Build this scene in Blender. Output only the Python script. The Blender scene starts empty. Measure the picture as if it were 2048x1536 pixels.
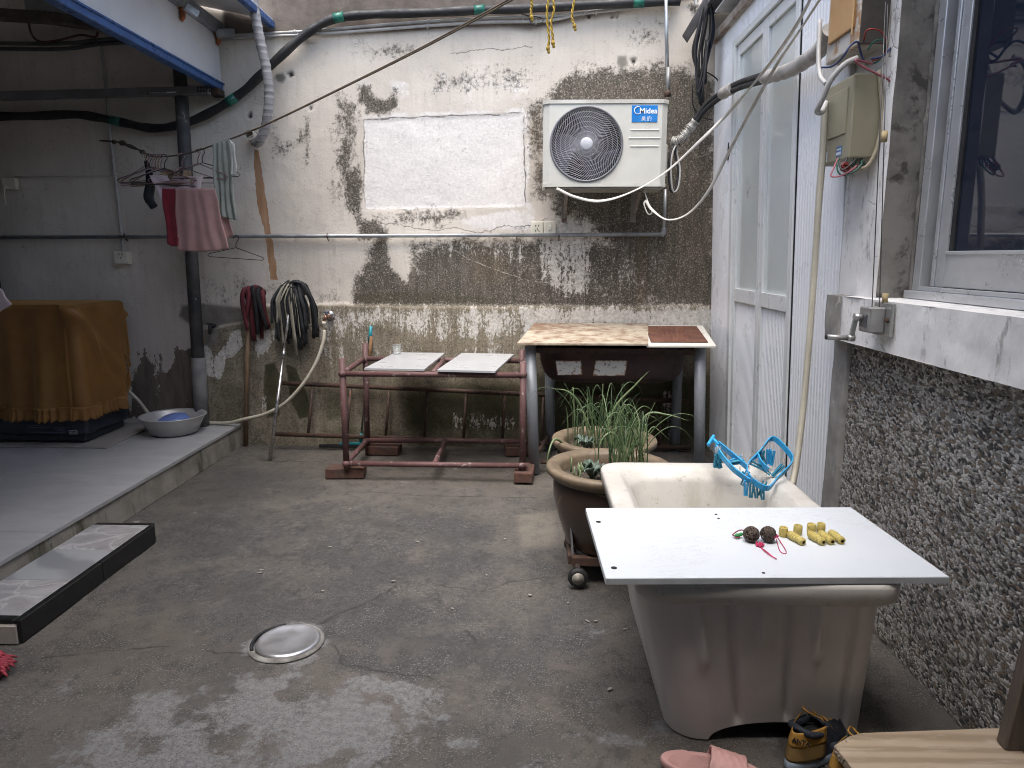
import bpy, bmesh, math, random
import numpy as np
from mathutils import Vector, Matrix, noise as mnoise

R = math.radians
random.seed(7)
rng = np.random.default_rng(7)
scene = bpy.context.scene
COL = scene.collection

# ------------------------------------------------------------------ camera, sky, sun, exposure
CAM_H, PITCH, YAW, FPX = 1.28, R(10.1), R(1.57), 1420.0
cam_d = bpy.data.cameras.new("camera")
cam = bpy.data.objects.new("camera", cam_d)
COL.objects.link(cam)
cam.location = (0, 0, CAM_H)
cam.rotation_euler = (math.pi / 2 - PITCH, 0, YAW)
cam_d.sensor_width = 36.0
cam_d.lens = FPX / 2048 * 36.0
cam_d.clip_start, cam_d.clip_end = 0.02, 300
scene.camera = cam
scene.render.resolution_x, scene.render.resolution_y = 1024, 768

SUN_EL, SUN_AZ = R(72), R(-168)         # azimuth from +Y towards +X: high, behind the viewer
world = bpy.data.worlds.new("World")
scene.world = world
world.use_nodes = True
wt = world.node_tree
for n in list(wt.nodes):
    wt.nodes.remove(n)
sky = wt.nodes.new("ShaderNodeTexSky")
sky.sky_type = 'NISHITA'
sky.sun_disc = False
sky.sun_elevation = SUN_EL
sky.sun_rotation = SUN_AZ
sky.air_density, sky.dust_density, sky.ozone_density = 1.0, 4.0, 1.0
hs = wt.nodes.new("ShaderNodeHueSaturation")
hs.inputs['Saturation'].default_value = 0.85      # thin overcast: whitish sky
wt.links.new(sky.outputs[0], hs.inputs['Color'])
bg = wt.nodes.new("ShaderNodeBackground")
bg.inputs[1].default_value = 0.15
wo = wt.nodes.new("ShaderNodeOutputWorld")
wt.links.new(hs.outputs[0], bg.inputs[0])
wt.links.new(bg.outputs[0], wo.inputs[0])

sun_d = bpy.data.lights.new("sun", 'SUN')
sun_d.energy = 1.5
sun_d.angle = R(55)
sun_d.color = (1.0, 0.985, 0.96)
sun = bpy.data.objects.new("sun", sun_d)
COL.objects.link(sun)
sdir = Vector((math.sin(SUN_AZ) * math.cos(SUN_EL), math.cos(SUN_AZ) * math.cos(SUN_EL), math.sin(SUN_EL)))
sun.rotation_euler = sdir.to_track_quat('Z', 'Y').to_euler()
sun.location = (0, 2, 8)

vs = scene.view_settings
vs.view_transform, vs.look, vs.gamma, vs.use_curve_mapping = 'Standard', 'None', 1.0, False
vs.exposure = 1.4
scene.cycles.max_bounces = 8
scene.cycles.diffuse_bounces = 6
scene.cycles.glossy_bounces = 3
scene.cycles.adaptive_threshold = 0.03
scene.cycles.use_denoising = True
scene.cycles.filter_width = 1.0

# ------------------------------------------------------------------ measuring: a sight line of the photo met with a real plane
def ray(px, py):
    x, y, z = (px - 1024) / FPX, (768 - py) / FPX, -1.0
    a = math.pi / 2 - PITCH
    Xc, Yc, Zc = x, y * math.cos(a) - z * math.sin(a), y * math.sin(a) + z * math.cos(a)
    return (Xc * math.cos(YAW) - Yc * math.sin(YAW), Xc * math.sin(YAW) + Yc * math.cos(YAW), Zc)
def at(px, py, Y=None, X=None, Z=None):
    d = ray(px, py)
    t = Y / d[1] if Y is not None else (X / d[0] if X is not None else (Z - CAM_H) / d[2])
    return Vector((d[0] * t, d[1] * t, CAM_H + d[2] * t))
WALL_Y = 4.75
def wxz(px, py):
    p = at(px, py, Y=WALL_Y)
    return (p.x, p.z)
def gxy(px, py):
    p = at(px, py, Z=0)
    return (p.x, p.y)

# ------------------------------------------------------------------ materials
class NT:
    def __init__(s, name):
        s.m = bpy.data.materials.new(name)
        s.m.use_nodes = True
        s.t = s.m.node_tree
        s.p = s.t.nodes['Principled BSDF']
        s.out = s.t.nodes['Material Output']
        s._co = None
    def new(s, typ, **kw):
        n = s.t.nodes.new(typ)
        for k, v in kw.items():
            setattr(n, k, v)
        return n
    def put(s, inp, v):
        if isinstance(v, bpy.types.NodeSocket):
            s.t.links.new(v, inp)
        elif isinstance(v, (tuple, list)) and len(v) == 3 and inp.type == 'RGBA':
            inp.default_value = (*v, 1)
        else:
            inp.default_value = v
    def co(s):
        if s._co is None:
            tc = s.new("ShaderNodeTexCoord")
            oi = s.new("ShaderNodeObjectInfo")
            mu = s.math('MULTIPLY', oi.outputs['Random'], 7.3)
            va = s.new("ShaderNodeVectorMath", operation='ADD')
            s.put(va.inputs[0], tc.outputs['Object'])
            s.put(va.inputs[1], mu)
            s._co = va.outputs[0]
        return s._co
    def scaled(s, sc, co=None):
        vm = s.new("ShaderNodeVectorMath", operation='MULTIPLY')
        s.put(vm.inputs[0], co or s.co())
        vm.inputs[1].default_value = sc
        return vm.outputs[0]
    def noise(s, scale, detail=4, rough=0.6, co=None, dist=0.0):
        n = s.new("ShaderNodeTexNoise")
        s.put(n.inputs['Vector'], co or s.co())
        n.inputs['Scale'].default_value = scale
        n.inputs['Detail'].default_value = detail
        n.inputs['Roughness'].default_value = rough
        n.inputs['Distortion'].default_value = dist
        return n.outputs['Fac']
    def voro(s, scale, feature='F1', co=None, out='Distance', rnd=1.0):
        n = s.new("ShaderNodeTexVoronoi", feature=feature)
        s.put(n.inputs['Vector'], co or s.co())
        n.inputs['Scale'].default_value = scale
        n.inputs['Randomness'].default_value = rnd
        return n.outputs[out]
    def wave(s, scale, dist=0.0, detail=2, direction='X', co=None, typ='BANDS'):
        n = s.new("ShaderNodeTexWave", wave_type=typ)
        if typ == 'BANDS':
            n.bands_direction = direction
        s.put(n.inputs['Vector'], co or s.co())
        n.inputs['Scale'].default_value = scale
        n.inputs['Distortion'].default_value = dist
        n.inputs['Detail'].default_value = detail
        return n.outputs['Fac']
    def math(s, op, a, b=0.0, c=0.0):
        n = s.new("ShaderNodeMath", operation=op)
        for i, v in enumerate((a, b, c)):
            s.put(n.inputs[i], v)
        return n.outputs[0]
    def mr(s, v, a, b, c=0.0, d=1.0, smooth=True):
        n = s.new("ShaderNodeMapRange", interpolation_type='SMOOTHSTEP' if smooth else 'LINEAR')
        s.put(n.inputs['Value'], v)
        for k, x in zip(('From Min', 'From Max', 'To Min', 'To Max'), (a, b, c, d)):
            s.put(n.inputs[k], x)
        return n.outputs['Result']
    def mix(s, f, a, b, blend='MIX'):
        n = s.new("ShaderNodeMix", data_type='RGBA', blend_type=blend)
        s.put(n.inputs['Factor'], f)
        s.put(n.inputs[6], a)
        s.put(n.inputs[7], b)
        return n.outputs[2]
    def attr(s, name):
        n = s.new("ShaderNodeAttribute", attribute_name=name)
        return n.outputs['Fac']
    def sep(s, axis, co=None):
        n = s.new("ShaderNodeSeparateXYZ")
        s.put(n.inputs[0], co or s.co())
        return n.outputs[axis]
    def bump(s, h, strength=0.3, dist=0.01, normal=None):
        n = s.new("ShaderNodeBump")
        n.inputs['Strength'].default_value = strength
        n.inputs['Distance'].default_value = dist
        s.put(n.inputs['Height'], h)
        if normal:
            s.put(n.inputs['Normal'], normal)
        return n.outputs[0]
    def done(s, color, rough=0.7, metal=0.0, normal=None, **kw):
        s.put(s.p.inputs['Base Color'], color)
        s.put(s.p.inputs['Roughness'], rough)
        s.put(s.p.inputs['Metallic'], metal)
        if normal:
            s.put(s.p.inputs['Normal'], normal)
        for k, v in kw.items():
            s.put(s.p.inputs[k.replace('_', ' ')], v)
        return s.m

def mat(name, c, rough=0.6, metal=0.0, c2=None, var=0.25, vs=7.0, bump=0.0, bs=60.0, spot=None, rvar=0.12, stretch=None, **kw):
    """general worn surface: two tones by noise, optional spots=(colour, scale, low, high), bump, uneven gloss"""
    t = NT(name)
    co = t.scaled(stretch) if stretch else t.co()
    if c2 is None:
        c2 = tuple(x * (1 - var) for x in c)
    n1 = t.noise(vs, 6, 0.62, co)
    colr = t.mix(t.mr(n1, 0.36, 0.66), c, c2)
    if spot:
        sc, ss, lo, hi = spot
        n2 = t.noise(ss, 7, 0.7, co, 0.3)
        colr = t.mix(t.mr(n2, lo, hi), colr, sc)
    rr = t.mr(t.noise(vs * 2.3, 4, 0.6, co), 0.3, 0.7, max(0.02, rough - rvar), min(1, rough + rvar))
    nm = None
    if bump:
        nm = t.bump(t.noise(bs, 5, 0.65, co), bump, 0.004)
    return t.done(colr, rr, metal, nm, **kw)

# ------------------------------------------------------------------ mesh building
_bc = {}
def _bevbox(sx, sy, sz, bev, seg):
    k = (round(sx, 5), round(sy, 5), round(sz, 5), round(bev, 5), seg)
    if k not in _bc:
        bm = bmesh.new()
        bmesh.ops.create_cube(bm, size=1.0)
        for v in bm.verts:
            v.co = Vector((v.co.x * sx, v.co.y * sy, v.co.z * sz))
        if bev > 0:
            bmesh.ops.bevel(bm, geom=list(bm.edges), offset=min(bev, 0.49 * min(sx, sy, sz)), segments=seg, profile=0.5, affect='EDGES')
        bm.verts.ensure_lookup_table()
        _bc[k] = (np.array([v.co[:] for v in bm.verts]), [[v.index for v in f.verts] for f in bm.faces])
        bm.free()
    return _bc[k]

def frame_of(d):
    d = Vector(d).normalized()
    up = Vector((0, 0, 1)) if abs(d.z) < 0.95 else Vector((0, 1, 0))
    s = d.cross(up).normalized()
    return d, s, s.cross(d).normalized()

def spline(pts, n=8, closed=False):
    P = [Vector(p) for p in pts]
    out = []
    m = len(P)
    rngi = range(m if closed else m - 1)
    for i in rngi:
        p0 = P[(i - 1) % m] if (closed or i > 0) else P[0] * 2 - P[1]
        p1, p2 = P[i], P[(i + 1) % m]
        p3 = P[(i + 2) % m] if (closed or i < m - 2) else P[m - 1] * 2 - P[m - 2]
        for k in range(n):
            t = k / n
            out.append(0.5 * ((2 * p1) + (p2 - p0) * t + (2 * p0 - 5 * p1 + 4 * p2 - p3) * t * t + (3 * p1 - p0 - 3 * p2 + p3) * t ** 3))
    if not closed:
        out.append(P[-1])
    return out

class B:
    def __init__(s):
        s.v, s.f, s.sm = [], [], []
    def add(s, verts, faces, smooth=False):
        o = len(s.v)
        s.v.extend(tuple(float(c) for c in p) for p in verts)
        s.f.extend([i + o for i in f] for f in faces)
        s.sm.extend([smooth] * len(faces))
        return s
    def box(s, c, size, rot=None, bev=0.0, seg=1):
        v, f = _bevbox(*size, bev, seg)
        if rot is not None:
            M = np.array(rot.to_3x3() if hasattr(rot, 'to_3x3') else rot)
            v = v @ M.T
        return s.add(v + np.array(c), f, False)
    def span(s, lo, hi, bev=0.0, seg=1):
        lo, hi = np.array(lo, float), np.array(hi, float)
        return s.box((lo + hi) / 2, tuple(np.abs(hi - lo)), None, bev, seg)
    def bar(s, p0, p1, w, h, bev=0.0, up=None):
        """box beam from p0 to p1, w across, h along up"""
        p0, p1 = Vector(p0), Vector(p1)
        d, sd, u = frame_of(p1 - p0)
        if up is not None:
            sd = d.cross(Vector(up)).normalized(); u = sd.cross(d).normalized()
        M = Matrix((d, sd, u)).transposed()
        return s.box((p0 + p1) / 2, ((p1 - p0).length, w, h), M, bev)
    def tube(s, pts, r, n=8, cap=True, closed=False, smooth=True):
        P = [Vector(p) for p in pts]
        m = len(P)
        rr = list(r) if hasattr(r, '__len__') else [r] * m
        verts, faces = [], []
        d0 = (P[1] - P[0])
        _, sd, u = frame_of(d0)
        for i in range(m):
            if closed:
                d = P[(i + 1) % m] - P[i - 1]
            else:
                d = P[min(i + 1, m - 1)] - P[max(i - 1, 0)]
            if d.length < 1e-9:
                d = d0
            d = d.normalized()
            u2 = u - d * u.dot(d)
            if u2.length < 1e-6:
                _, sd, u2 = frame_of(d)
            u = u2.normalized()
            sd = d.cross(u)
            for k in range(n):
                a = 2 * math.pi * k / n
                verts.append(P[i] + (sd * math.cos(a) + u * math.sin(a)) * rr[i])
        for i in range(m if closed else m - 1):
            j = (i + 1) % m
            for k in range(n):
                k2 = (k + 1) % n
                faces.append([i * n + k, i * n + k2, j * n + k2, j * n + k])
        s.add(verts, faces, smooth)
        if cap and not closed:
            o = len(s.v) - m * n
            s.f.append([o + k for k in range(n)][::-1]); s.sm.append(False)
            s.f.append([o + (m - 1) * n + k for k in range(n)]); s.sm.append(False)
        return s
    def cyl(s, p0, p1, r, r1=None, n=14, cap=True):
        return s.tube([p0, p1], [r, r if r1 is None else r1], n, cap)
    def lathe(s, prof, c=(0, 0, 0), n=32, sx=1.0, sy=1.0, axis=None):
        verts, faces = [], []
        for (r, z) in prof:
            for k in range(n):
                a = 2 * math.pi * k / n
                p = Vector((r * math.cos(a) * sx, r * math.sin(a) * sy, z))
                if axis is not None:
                    p = axis @ p
                verts.append(p + Vector(c))
        m = len(prof)
        for i in range(m - 1):
            for k in range(n):
                k2 = (k + 1) % n
                faces.append([i * n + k, i * n + k2, (i + 1) * n + k2, (i + 1) * n + k])
        s.add(verts, faces, True)
        return s
    def disc(s, c, r, n=24, normal=(0, 0, 1)):
        d, a, b = frame_of(normal)
        return s.add([Vector(c) + (a * math.cos(2 * math.pi * k / n) + b * math.sin(2 * math.pi * k / n)) * r for k in range(n)], [list(range(n))[::-1]])
    def ball(s, c, rad, n=12, m=8, rot=None):
        if not hasattr(rad, '__len__'):
            rad = (rad,) * 3
        verts, faces = [], []
        for i in range(m + 1):
            th = math.pi * i / m
            for k in range(n):
                a = 2 * math.pi * k / n
                p = Vector((rad[0] * math.sin(th) * math.cos(a), rad[1] * math.sin(th) * math.sin(a), rad[2] * math.cos(th)))
                if rot is not None:
                    p = rot @ p
                verts.append(p + Vector(c))
        for i in range(m):
            for k in range(n):
                k2 = (k + 1) % n
                faces.append([i * n + k, (i + 1) * n + k, (i + 1) * n + k2, i * n + k2])
        return s.add(verts, faces, True)
    def grid(s, P, smooth=True, wrap=False, flip=False):
        nu, nv = len(P), len(P[0])
        verts = [p for row in P for p in row]
        faces = []
        for i in range(nu if wrap else nu - 1):
            for j in range(nv - 1):
                q = [i * nv + j, ((i + 1) % nu) * nv + j, ((i + 1) % nu) * nv + j + 1, i * nv + j + 1]
                faces.append(q[::-1] if flip else q)
        return s.add(verts, faces, smooth)
    def sheet(s, P, t=0.003, smooth=True):
        """a thick sheet: the grid, its offset copy and the rim"""
        P = np.array([[tuple(p) for p in row] for row in P], float)
        du = np.gradient(P, axis=0); dv = np.gradient(P, axis=1)
        N = np.cross(du, dv)
        N /= (np.linalg.norm(N, axis=2, keepdims=True) + 1e-12)
        Q = P - N * t
        nu, nv = P.shape[:2]
        verts = np.concatenate([P.reshape(-1, 3), Q.reshape(-1, 3)])
        o = nu * nv
        faces = []
        for i in range(nu - 1):
            for j in range(nv - 1):
                a, b, c, d = i * nv + j, (i + 1) * nv + j, (i + 1) * nv + j + 1, i * nv + j + 1
                faces.append([a, b, c, d]); faces.append([o + d, o + c, o + b, o + a])
        for i in range(nu - 1):
            for j in (0, nv - 1):
                a, b = i * nv + j, (i + 1) * nv + j
                faces.append([a, o + a, o + b, b] if j == 0 else [b, o + b, o + a, a])
        for j in range(nv - 1):
            for i in (0, nu - 1):
                a, b = i * nv + j, i * nv + j + 1
                faces.append([b, o + b, o + a, a] if i == 0 else [a, o + a, o + b, b])
        return s.add(verts, faces, smooth)
    def prism(s, poly, fn, d0, d1):
        """polygon (list of 2-D points) pushed from depth d0 to d1; fn(u, v, d) gives the point"""
        n = len(poly)
        v = [fn(u, w, d0) for u, w in poly] + [fn(u, w, d1) for u, w in poly]
        f = [list(range(n)), [n + i for i in range(n)][::-1]]
        f += [[(i + 1) % n, i, n + i, n + (i + 1) % n] for i in range(n)]
        return s.add(v, f)
    def build(s, name, m, parent=None, loc=None):
        root = parent
        while root is not None and root.parent is not None:
            root = root.parent
        org = np.array(root.location if root is not None else (loc if loc is not None else (0, 0, 0)), float)
        me = bpy.data.meshes.new(name)
        me.from_pydata([tuple(p) for p in (np.array(s.v, float) - org)], [], s.f)
        me.polygons.foreach_set('use_smooth', s.sm)
        me.materials.append(m)
        me.update()
        o = bpy.data.objects.new(name, me)
        COL.objects.link(o)
        if parent is not None:
            o.parent = parent
        elif loc is not None:
            o.location = loc
        return o

def tag(o, label, cat, group=None):
    o['label'], o['category'] = label, cat
    if group:
        o['group'] = group
    return o
def thing(name, label, cat, loc=(0, 0, 0), group=None):
    o = bpy.data.objects.new(name, None)
    o.empty_display_size = 0.1
    COL.objects.link(o)
    o.location = loc
    return tag(o, label, cat, group)
def solo(name, b, m, label, cat, loc=(0, 0, 0), group=None):
    return tag(b.build(name, m, None, loc), label, cat, group)
def struct(name, b, m, loc=(0, 0, 0)):
    o = b.build(name, m, None, loc)
    o['kind'] = 'structure'
    return o
def rotm(axis, ang):
    return Matrix.Rotation(ang, 3, axis)
def text_mesh(name, txt, size, M4, m, parent, depth=0.0006, bold=0.0):
    cu = bpy.data.curves.new(name, 'FONT')
    cu.body = txt; cu.size = size; cu.extrude = depth; cu.align_x = 'CENTER'; cu.align_y = 'CENTER'; cu.offset = bold
    to = bpy.data.objects.new(name + '_tmp', cu)
    COL.objects.link(to)
    bpy.context.view_layer.update()
    me = bpy.data.meshes.new_from_object(to.evaluated_get(bpy.context.evaluated_depsgraph_get()))
    bpy.data.objects.remove(to)
    root = parent
    while root.parent is not None:
        root = root.parent
    me.transform(Matrix.Translation(-Vector(root.location)) @ M4)
    me.materials.clear(); me.materials.append(m)
    o = bpy.data.objects.new(name, me)
    COL.objects.link(o); o.parent = parent
    return o

# fields for stains: signed distance to polygons, on arrays of points
def poly_sd(P, poly):
    poly = np.array(poly, float)
    d = np.full(len(P), 1e9); inside = np.zeros(len(P), bool)
    n = len(poly)
    for i in range(n):
        a, b = poly[i], poly[(i + 1) % n]
        e = b - a; w = P - a
        t = np.clip((w @ e) / (e @ e + 1e-12), 0, 1)
        d = np.minimum(d, np.linalg.norm(w - t[:, None] * e, axis=1))
        c = ((a[1] <= P[:, 1]) & (b[1] > P[:, 1])) | ((b[1] <= P[:, 1]) & (a[1] > P[:, 1]))
        xi = a[0] + (P[:, 1] - a[1]) / (e[1] if abs(e[1]) > 1e-12 else 1e-12) * e[0]
        inside ^= c & (P[:, 0] < xi)
    return np.where(inside, d, -d)
def field(P, polys, conv, wide=1.0):
    """polys: (points in the photo, strength, softness in m) -> 0..1 field"""
    out = np.zeros(len(P))
    for pts, st, soft in polys:
        sd = poly_sd(P, [conv(*q) for q in pts])
        t = np.clip(0.5 + sd / (2 * soft * wide), 0, 1)
        out = np.maximum(out, st * t * t * (3 - 2 * t))
    return out
def line_sd(P, pts, conv):
    """signed offset from an open line, and how far along it still runs"""
    L = np.array([conv(*q) for q in pts], float)
    best = np.full(len(P), 1e9); sg = np.zeros(len(P)); ext = np.zeros(len(P))
    for i in range(len(L) - 1):
        e = L[i + 1] - L[i]; w = P - L[i]
        ln = np.linalg.norm(e)
        tr = (w @ e) / (ln * ln)
        t = np.clip(tr, 0, 1)
        d = np.linalg.norm(w - t[:, None] * e, axis=1)
        s_ = (e[0] * w[:, 1] - e[1] * w[:, 0]) / ln
        up = d < best
        best = np.where(up, d, best); sg = np.where(up, s_, sg)
        ok = np.ones(len(P))
        if i == 0: ok = np.where(tr < 0, np.clip(1 + tr * ln / 0.03, 0, 1), ok)
        if i == len(L) - 2: ok = np.where(tr > 1, np.clip(1 - (tr - 1) * ln / 0.03, 0, 1), ok)
        ext = np.where(up, ok, ext)
    return np.where(ext > 0, sg, 1.0), ext
def set_attr(o, name, arr):
    a = o.data.attributes.new(name, 'FLOAT', 'POINT')
    a.data.foreach_set('value', np.asarray(arr, np.float32))
def vnoise(P, scale, seed=0.0):
    return np.array([mnoise.fractal(Vector((p[0] * scale + seed, p[1] * scale - seed, seed)), 1.0, 2.0, 4) for p in P])
# ================================================================== BACK WALL
def make_back_wall():
    x0, x1, z0, z1, st = -3.72, 1.26, -0.02, 3.3, 0.0115
    nx, nz = int((x1 - x0) / st) + 1, int((z1 - z0) / st) + 1
    X, Z = np.meshgrid(np.linspace(x0, x1, nx), np.linspace(z0, z1, nz), indexing='ij')
    P = np.stack([X.ravel(), Z.ravel()], 1)
    ns = vnoise(P, 9.0, 3.1)
    nb = vnoise(P, 2.2, 8.0)
    plinth = field(P, [([(392, 655), (440, 655), (492, 642), (494, 611), (640, 609), (900, 612), (1440, 611), (1460, 1000), (380, 1000)], 1, 0.006)], wxz)
    plinth = np.clip((field(P, [([(392, 655), (440, 655), (492, 642), (494, 611), (640, 609), (900, 612), (1440, 611), (1460, 1000), (380, 1000)], 1, 0.05)], wxz) + ns * 0.12 - 0.5) * 6 + 0.5, 0, 1)
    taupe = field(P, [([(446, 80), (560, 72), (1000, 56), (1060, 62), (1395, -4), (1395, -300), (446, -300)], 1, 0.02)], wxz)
    rect_sd = poly_sd(P, [wxz(*q) for q in [(727, 239), (1047, 226), (1051, 414), (729, 420)]])
    fresh = field(P, [([(727, 239), (1047, 226), (1051, 414), (729, 420)], 1, 0.012),
                      ([(722, 228), (900, 222), (1046, 214), (1060, 235), (1064, 320), (1055, 400), (1075, 420), (1068, 460), (960, 462), (900, 440), (1048, 414), (1046, 228), (724, 240)], .75, .03),
                      ([(640, 150), (820, 120), (1060, 110), (1090, 160), (1050, 215), (800, 225), (700, 170)], .42, .12)], wxz)
    grime_shade = field(P, [
        ([(1088, 205), (1112, 168), (1150, 147), (1250, 134), (1330, 132), (1400, 150), (1425, 165), (1432, 620), (1290, 612), (1250, 560), (1215, 480), (1160, 430), (1118, 400), (1100, 380)], 1.0, .07),
        ([(800, 540), (880, 545), (960, 535), (1060, 550), (1150, 580), (1300, 590), (1300, 616), (800, 616)], 1.15, .06),
        ([(704, 616), (706, 565), (738, 520), (748, 478), (735, 455), (742, 440), (762, 446), (776, 480), (782, 530), (815, 560), (830, 616)], 1.0, .045),
        ([(716, 480), (724, 440), (748, 438), (772, 462), (776, 476)], .95, .03),
        ([(822, 490), (900, 480), (1060, 476), (1260, 480), (1300, 616), (815, 616)], .84, .07),
        ([(718, 175), (740, 170), (748, 198), (775, 200), (788, 180), (794, 212), (772, 230), (735, 228), (716, 205)], .85, .03),
        ([(672, 196), (722, 205), (719, 330), (704, 352), (692, 420), (664, 380), (670, 300)], .62, .07),
        ([(690, 345), (722, 322), (725, 450), (712, 450), (698, 425), (686, 390)], .8, .025),
        ([(738, 424), (930, 416), (935, 438), (860, 452), (745, 446)], .62, .05),
        ([(1052, 200), (1095, 190), (1100, 410), (1066, 392), (1058, 300)], .62, .05),
        ([(692, 95), (820, 92), (830, 108), (760, 118), (700, 110)], .5, .05),
        ([(860, 150), (940, 130), (1060, 128), (1075, 170), (960, 180), (860, 190)], .52, .08),
        ([(1240, 62), (1330, 60), (1340, 90), (1260, 92)], .5, .05),
        ([(1370, 10), (1395, 5), (1400, 25), (1385, 28)], .8, .02),
        ([(536, 240), (556, 236), (560, 300), (546, 318)], .5, .04),
        ([(608, 230), (620, 236), (619, 320), (611, 330)], .72, .02),
        ([(596, 255), (606, 255), (606, 285), (597, 288)], .6, .015),
        ([(545, 290), (600, 272), (600, 322), (545, 322)], .42, .05),
        ([(400, 560), (560, 545), (640, 580), (705, 590), (704, 616), (400, 616)], .36, .12),
        ([(1290, 60), (1330, 50), (1330, 85), (1290, 88)], .6, .05),
        ([(1095, 378), (1180, 380), (1300, 390), (1330, 480), (1200, 470), (1120, 440)], .8, .08)], wxz, 1.7)  # last patch: grime plus the painted shadow under the air conditioner
    keep = field(P, [([(776, 482), (806, 490), (821, 540), (815, 566), (788, 540)], 1, .02)], wxz)
    grime_shade = grime_shade * (1 - .85 * keep)
    brown = field(P, [([(1060, 380), (1100, 380), (1130, 470), (1060, 470)], .4, .06), ([(940, 470), (1015, 470), (1010, 560), (950, 570)], .9, .07),
                      ([(1276, 470), (1292, 470), (1296, 612), (1270, 612)], .9, .03), ([(400, 530), (640, 520), (700, 600), (400, 605)], .5, .15),
                      ([(400, 700), (500, 690), (760, 700), (900, 640), (1040, 640), (1040, 760), (420, 880)], .7, .12), ([(1040, 240), (1085, 220), (1085, 380), (1062, 370)], .7, .05),
                      ([(1085, 200), (1430, 140), (1430, 610), (1340, 600), (1330, 200)], .35, .1)], wxz)
    moss_dark = field(P, [([(530, 728), (552, 722), (566, 760), (562, 832), (536, 836), (528, 780)], 1, .02), ([(572, 725), (594, 735), (618, 790), (628, 832), (600, 838), (582, 800)], 1, .02),
                     ([(640, 790), (700, 775), (692, 840), (648, 850)], .7, .06), ([(420, 745), (520, 760), (524, 870), (418, 880)], .62, .1),
                     ([(790, 780), (900, 760), (1060, 760), (1060, 870), (800, 872)], .85, .1), ([(1060, 740), (1430, 740), (1430, 900), (1060, 900)], .9, .12),  # plain darker areas behind the rack and under the table
                     ([(480, 700), (520, 700), (520, 880), (484, 880)], .55, .05), ([(640, 850), (1430, 850), (1430, 900), (640, 900)], .6, .06),
                     ([(705, 580), (820, 575), (1000, 590), (1000, 612), (705, 612)], .6, .05)], wxz)
    white = field(P, [([(1035, 612), (1432, 612), (1430, 668), (1300, 672), (1180, 652), (1040, 690)], 1.0, .06), ([(640, 612), (1040, 612), (1036, 672), (880, 690), (760, 650), (640, 680)], .72, .07),
                      ([(1070, 430), (1190, 430), (1180, 590), (1130, 600), (1080, 560)], .85, .07), ([(820, 470), (1060, 476), (1060, 540), (940, 510), (820, 520)], .55, .06),
                      ([(640, 680), (1040, 680), (1040, 740), (640, 740)], .48, .07), ([(1160, 500), (1330, 500), (1300, 590), (1180, 590)], .42, .07),
                      ([(405, 690), (420, 690), (432, 712), (458, 680), (464, 662), (484, 655), (490, 690), (468, 715), (455, 720), (446, 758), (426, 756), (408, 745)], 1.0, .014),
                      ([(500, 678), (522, 660), (560, 655), (540, 700), (516, 714)], .8, .03), ([(600, 650), (650, 612), (760, 615), (745, 760), (730, 690), (640, 690)], .55, .05),
                      ([(524, 790), (536, 790), (540, 828), (524, 828)], .7, .02), ([(1320, 780), (1345, 780), (1340, 880), (1325, 850)], .6, .02),
                      ([(880, 830), (960, 825), (1050, 830), (1040, 860), (890, 860)], .5, .04)], wxz)
    damp = field(P, [([(268, 728), (300, 720), (330, 745), (352, 700), (400, 690), (412, 840), (255, 840)], .82, .055), ([(255, 690), (400, 680), (405, 840), (250, 840)], .45, .08)], wxz)
    cement = field(P, [([(364, 612), (400, 606), (492, 616), (490, 645), (440, 652), (436, 690), (416, 690), (404, 655), (378, 648), (358, 632)], 1, .012),
                       ([(552, 148), (566, 146), (572, 156), (566, 166), (556, 164), (549, 155)], 1, .008), ([(1236, 112), (1252, 112), (1256, 128), (1242, 138), (1234, 126)], 1, .01)], wxz)
    strip = field(P, [([(508, 296), (517, 300), (530, 380), (541, 460), (556, 560), (540, 560), (530, 470), (514, 400), (508, 340)], 1, .008)], wxz)
    hole = field(P, [([(574, 146), (582, 143), (587, 150), (580, 155)], 1, .007), ([(1262, 118), (1272, 117), (1272, 126), (1264, 126)], 1, .007), ([(619, 214), (624, 214), (624, 219), (619, 219)], 1, .006),
                     ([(495, 228), (502, 225), (503, 235), (497, 236)], 1, .008), ([(1176, 30), (1182, 32), (1180, 37), (1175, 36)], 1, .006),
                     ([(1221, 32), (1227, 31), (1227, 36), (1221, 36)], 1, .006), ([(1232, 31), (1236, 31), (1236, 35), (1232, 35)], 1, .005)], wxz)
    # relief: the plinth is thicker, plaster is lumpy, holes go in
    Y = WALL_Y - 0.018 * plinth - 0.004 * nb - 0.0016 * ns - 0.004 * taupe + 0.02 * hole - 0.003 * np.clip((keep - .5) * 8, 0, 1)
    Y += 0.004 * np.clip(rect_sd / 0.012, 0, 1)
    V = np.stack([P[:, 0], Y, P[:, 1]], 1)
    idx = np.arange(nx * nz).reshape(nx, nz)
    a, b, c, d = idx[:-1, :-1].ravel(), idx[1:, :-1].ravel(), idx[1:, 1:].ravel(), idx[:-1, 1:].ravel()
    bb = B(); bb.v = V.tolist(); bb.f = np.stack([a, b, c, d], 1).tolist(); bb.sm = [True] * len(bb.f)

    t = NT("old_plaster")
    co = t.co()
    n_big, n_mid, n_fine = t.noise(1.3, 2, .6, co), t.noise(9, 5, .68, co), t.noise(55, 3, .7, co)
    n_grain = t.noise(170, 1, .6, co)
    n_run = t.noise(1.0, 4, .66, t.scaled((26, 26, 3.2)))                 # runs down the wall
    base = t.mix(t.mr(n_big, .35, .65), (.70, .645, .57), (.56, .51, .445))
    base = t.mix(t.mr(n_run, .45, .8, 0, .35), base, (.40, .355, .30))
    base = t.mix(t.mr(n_mid, .58, .72, 0, .3), base, (.34, .31, .27))
    fr = t.math('ADD', t.attr('fresh'), t.mr(n_mid, .3, .7, -.25, .25))
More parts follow.
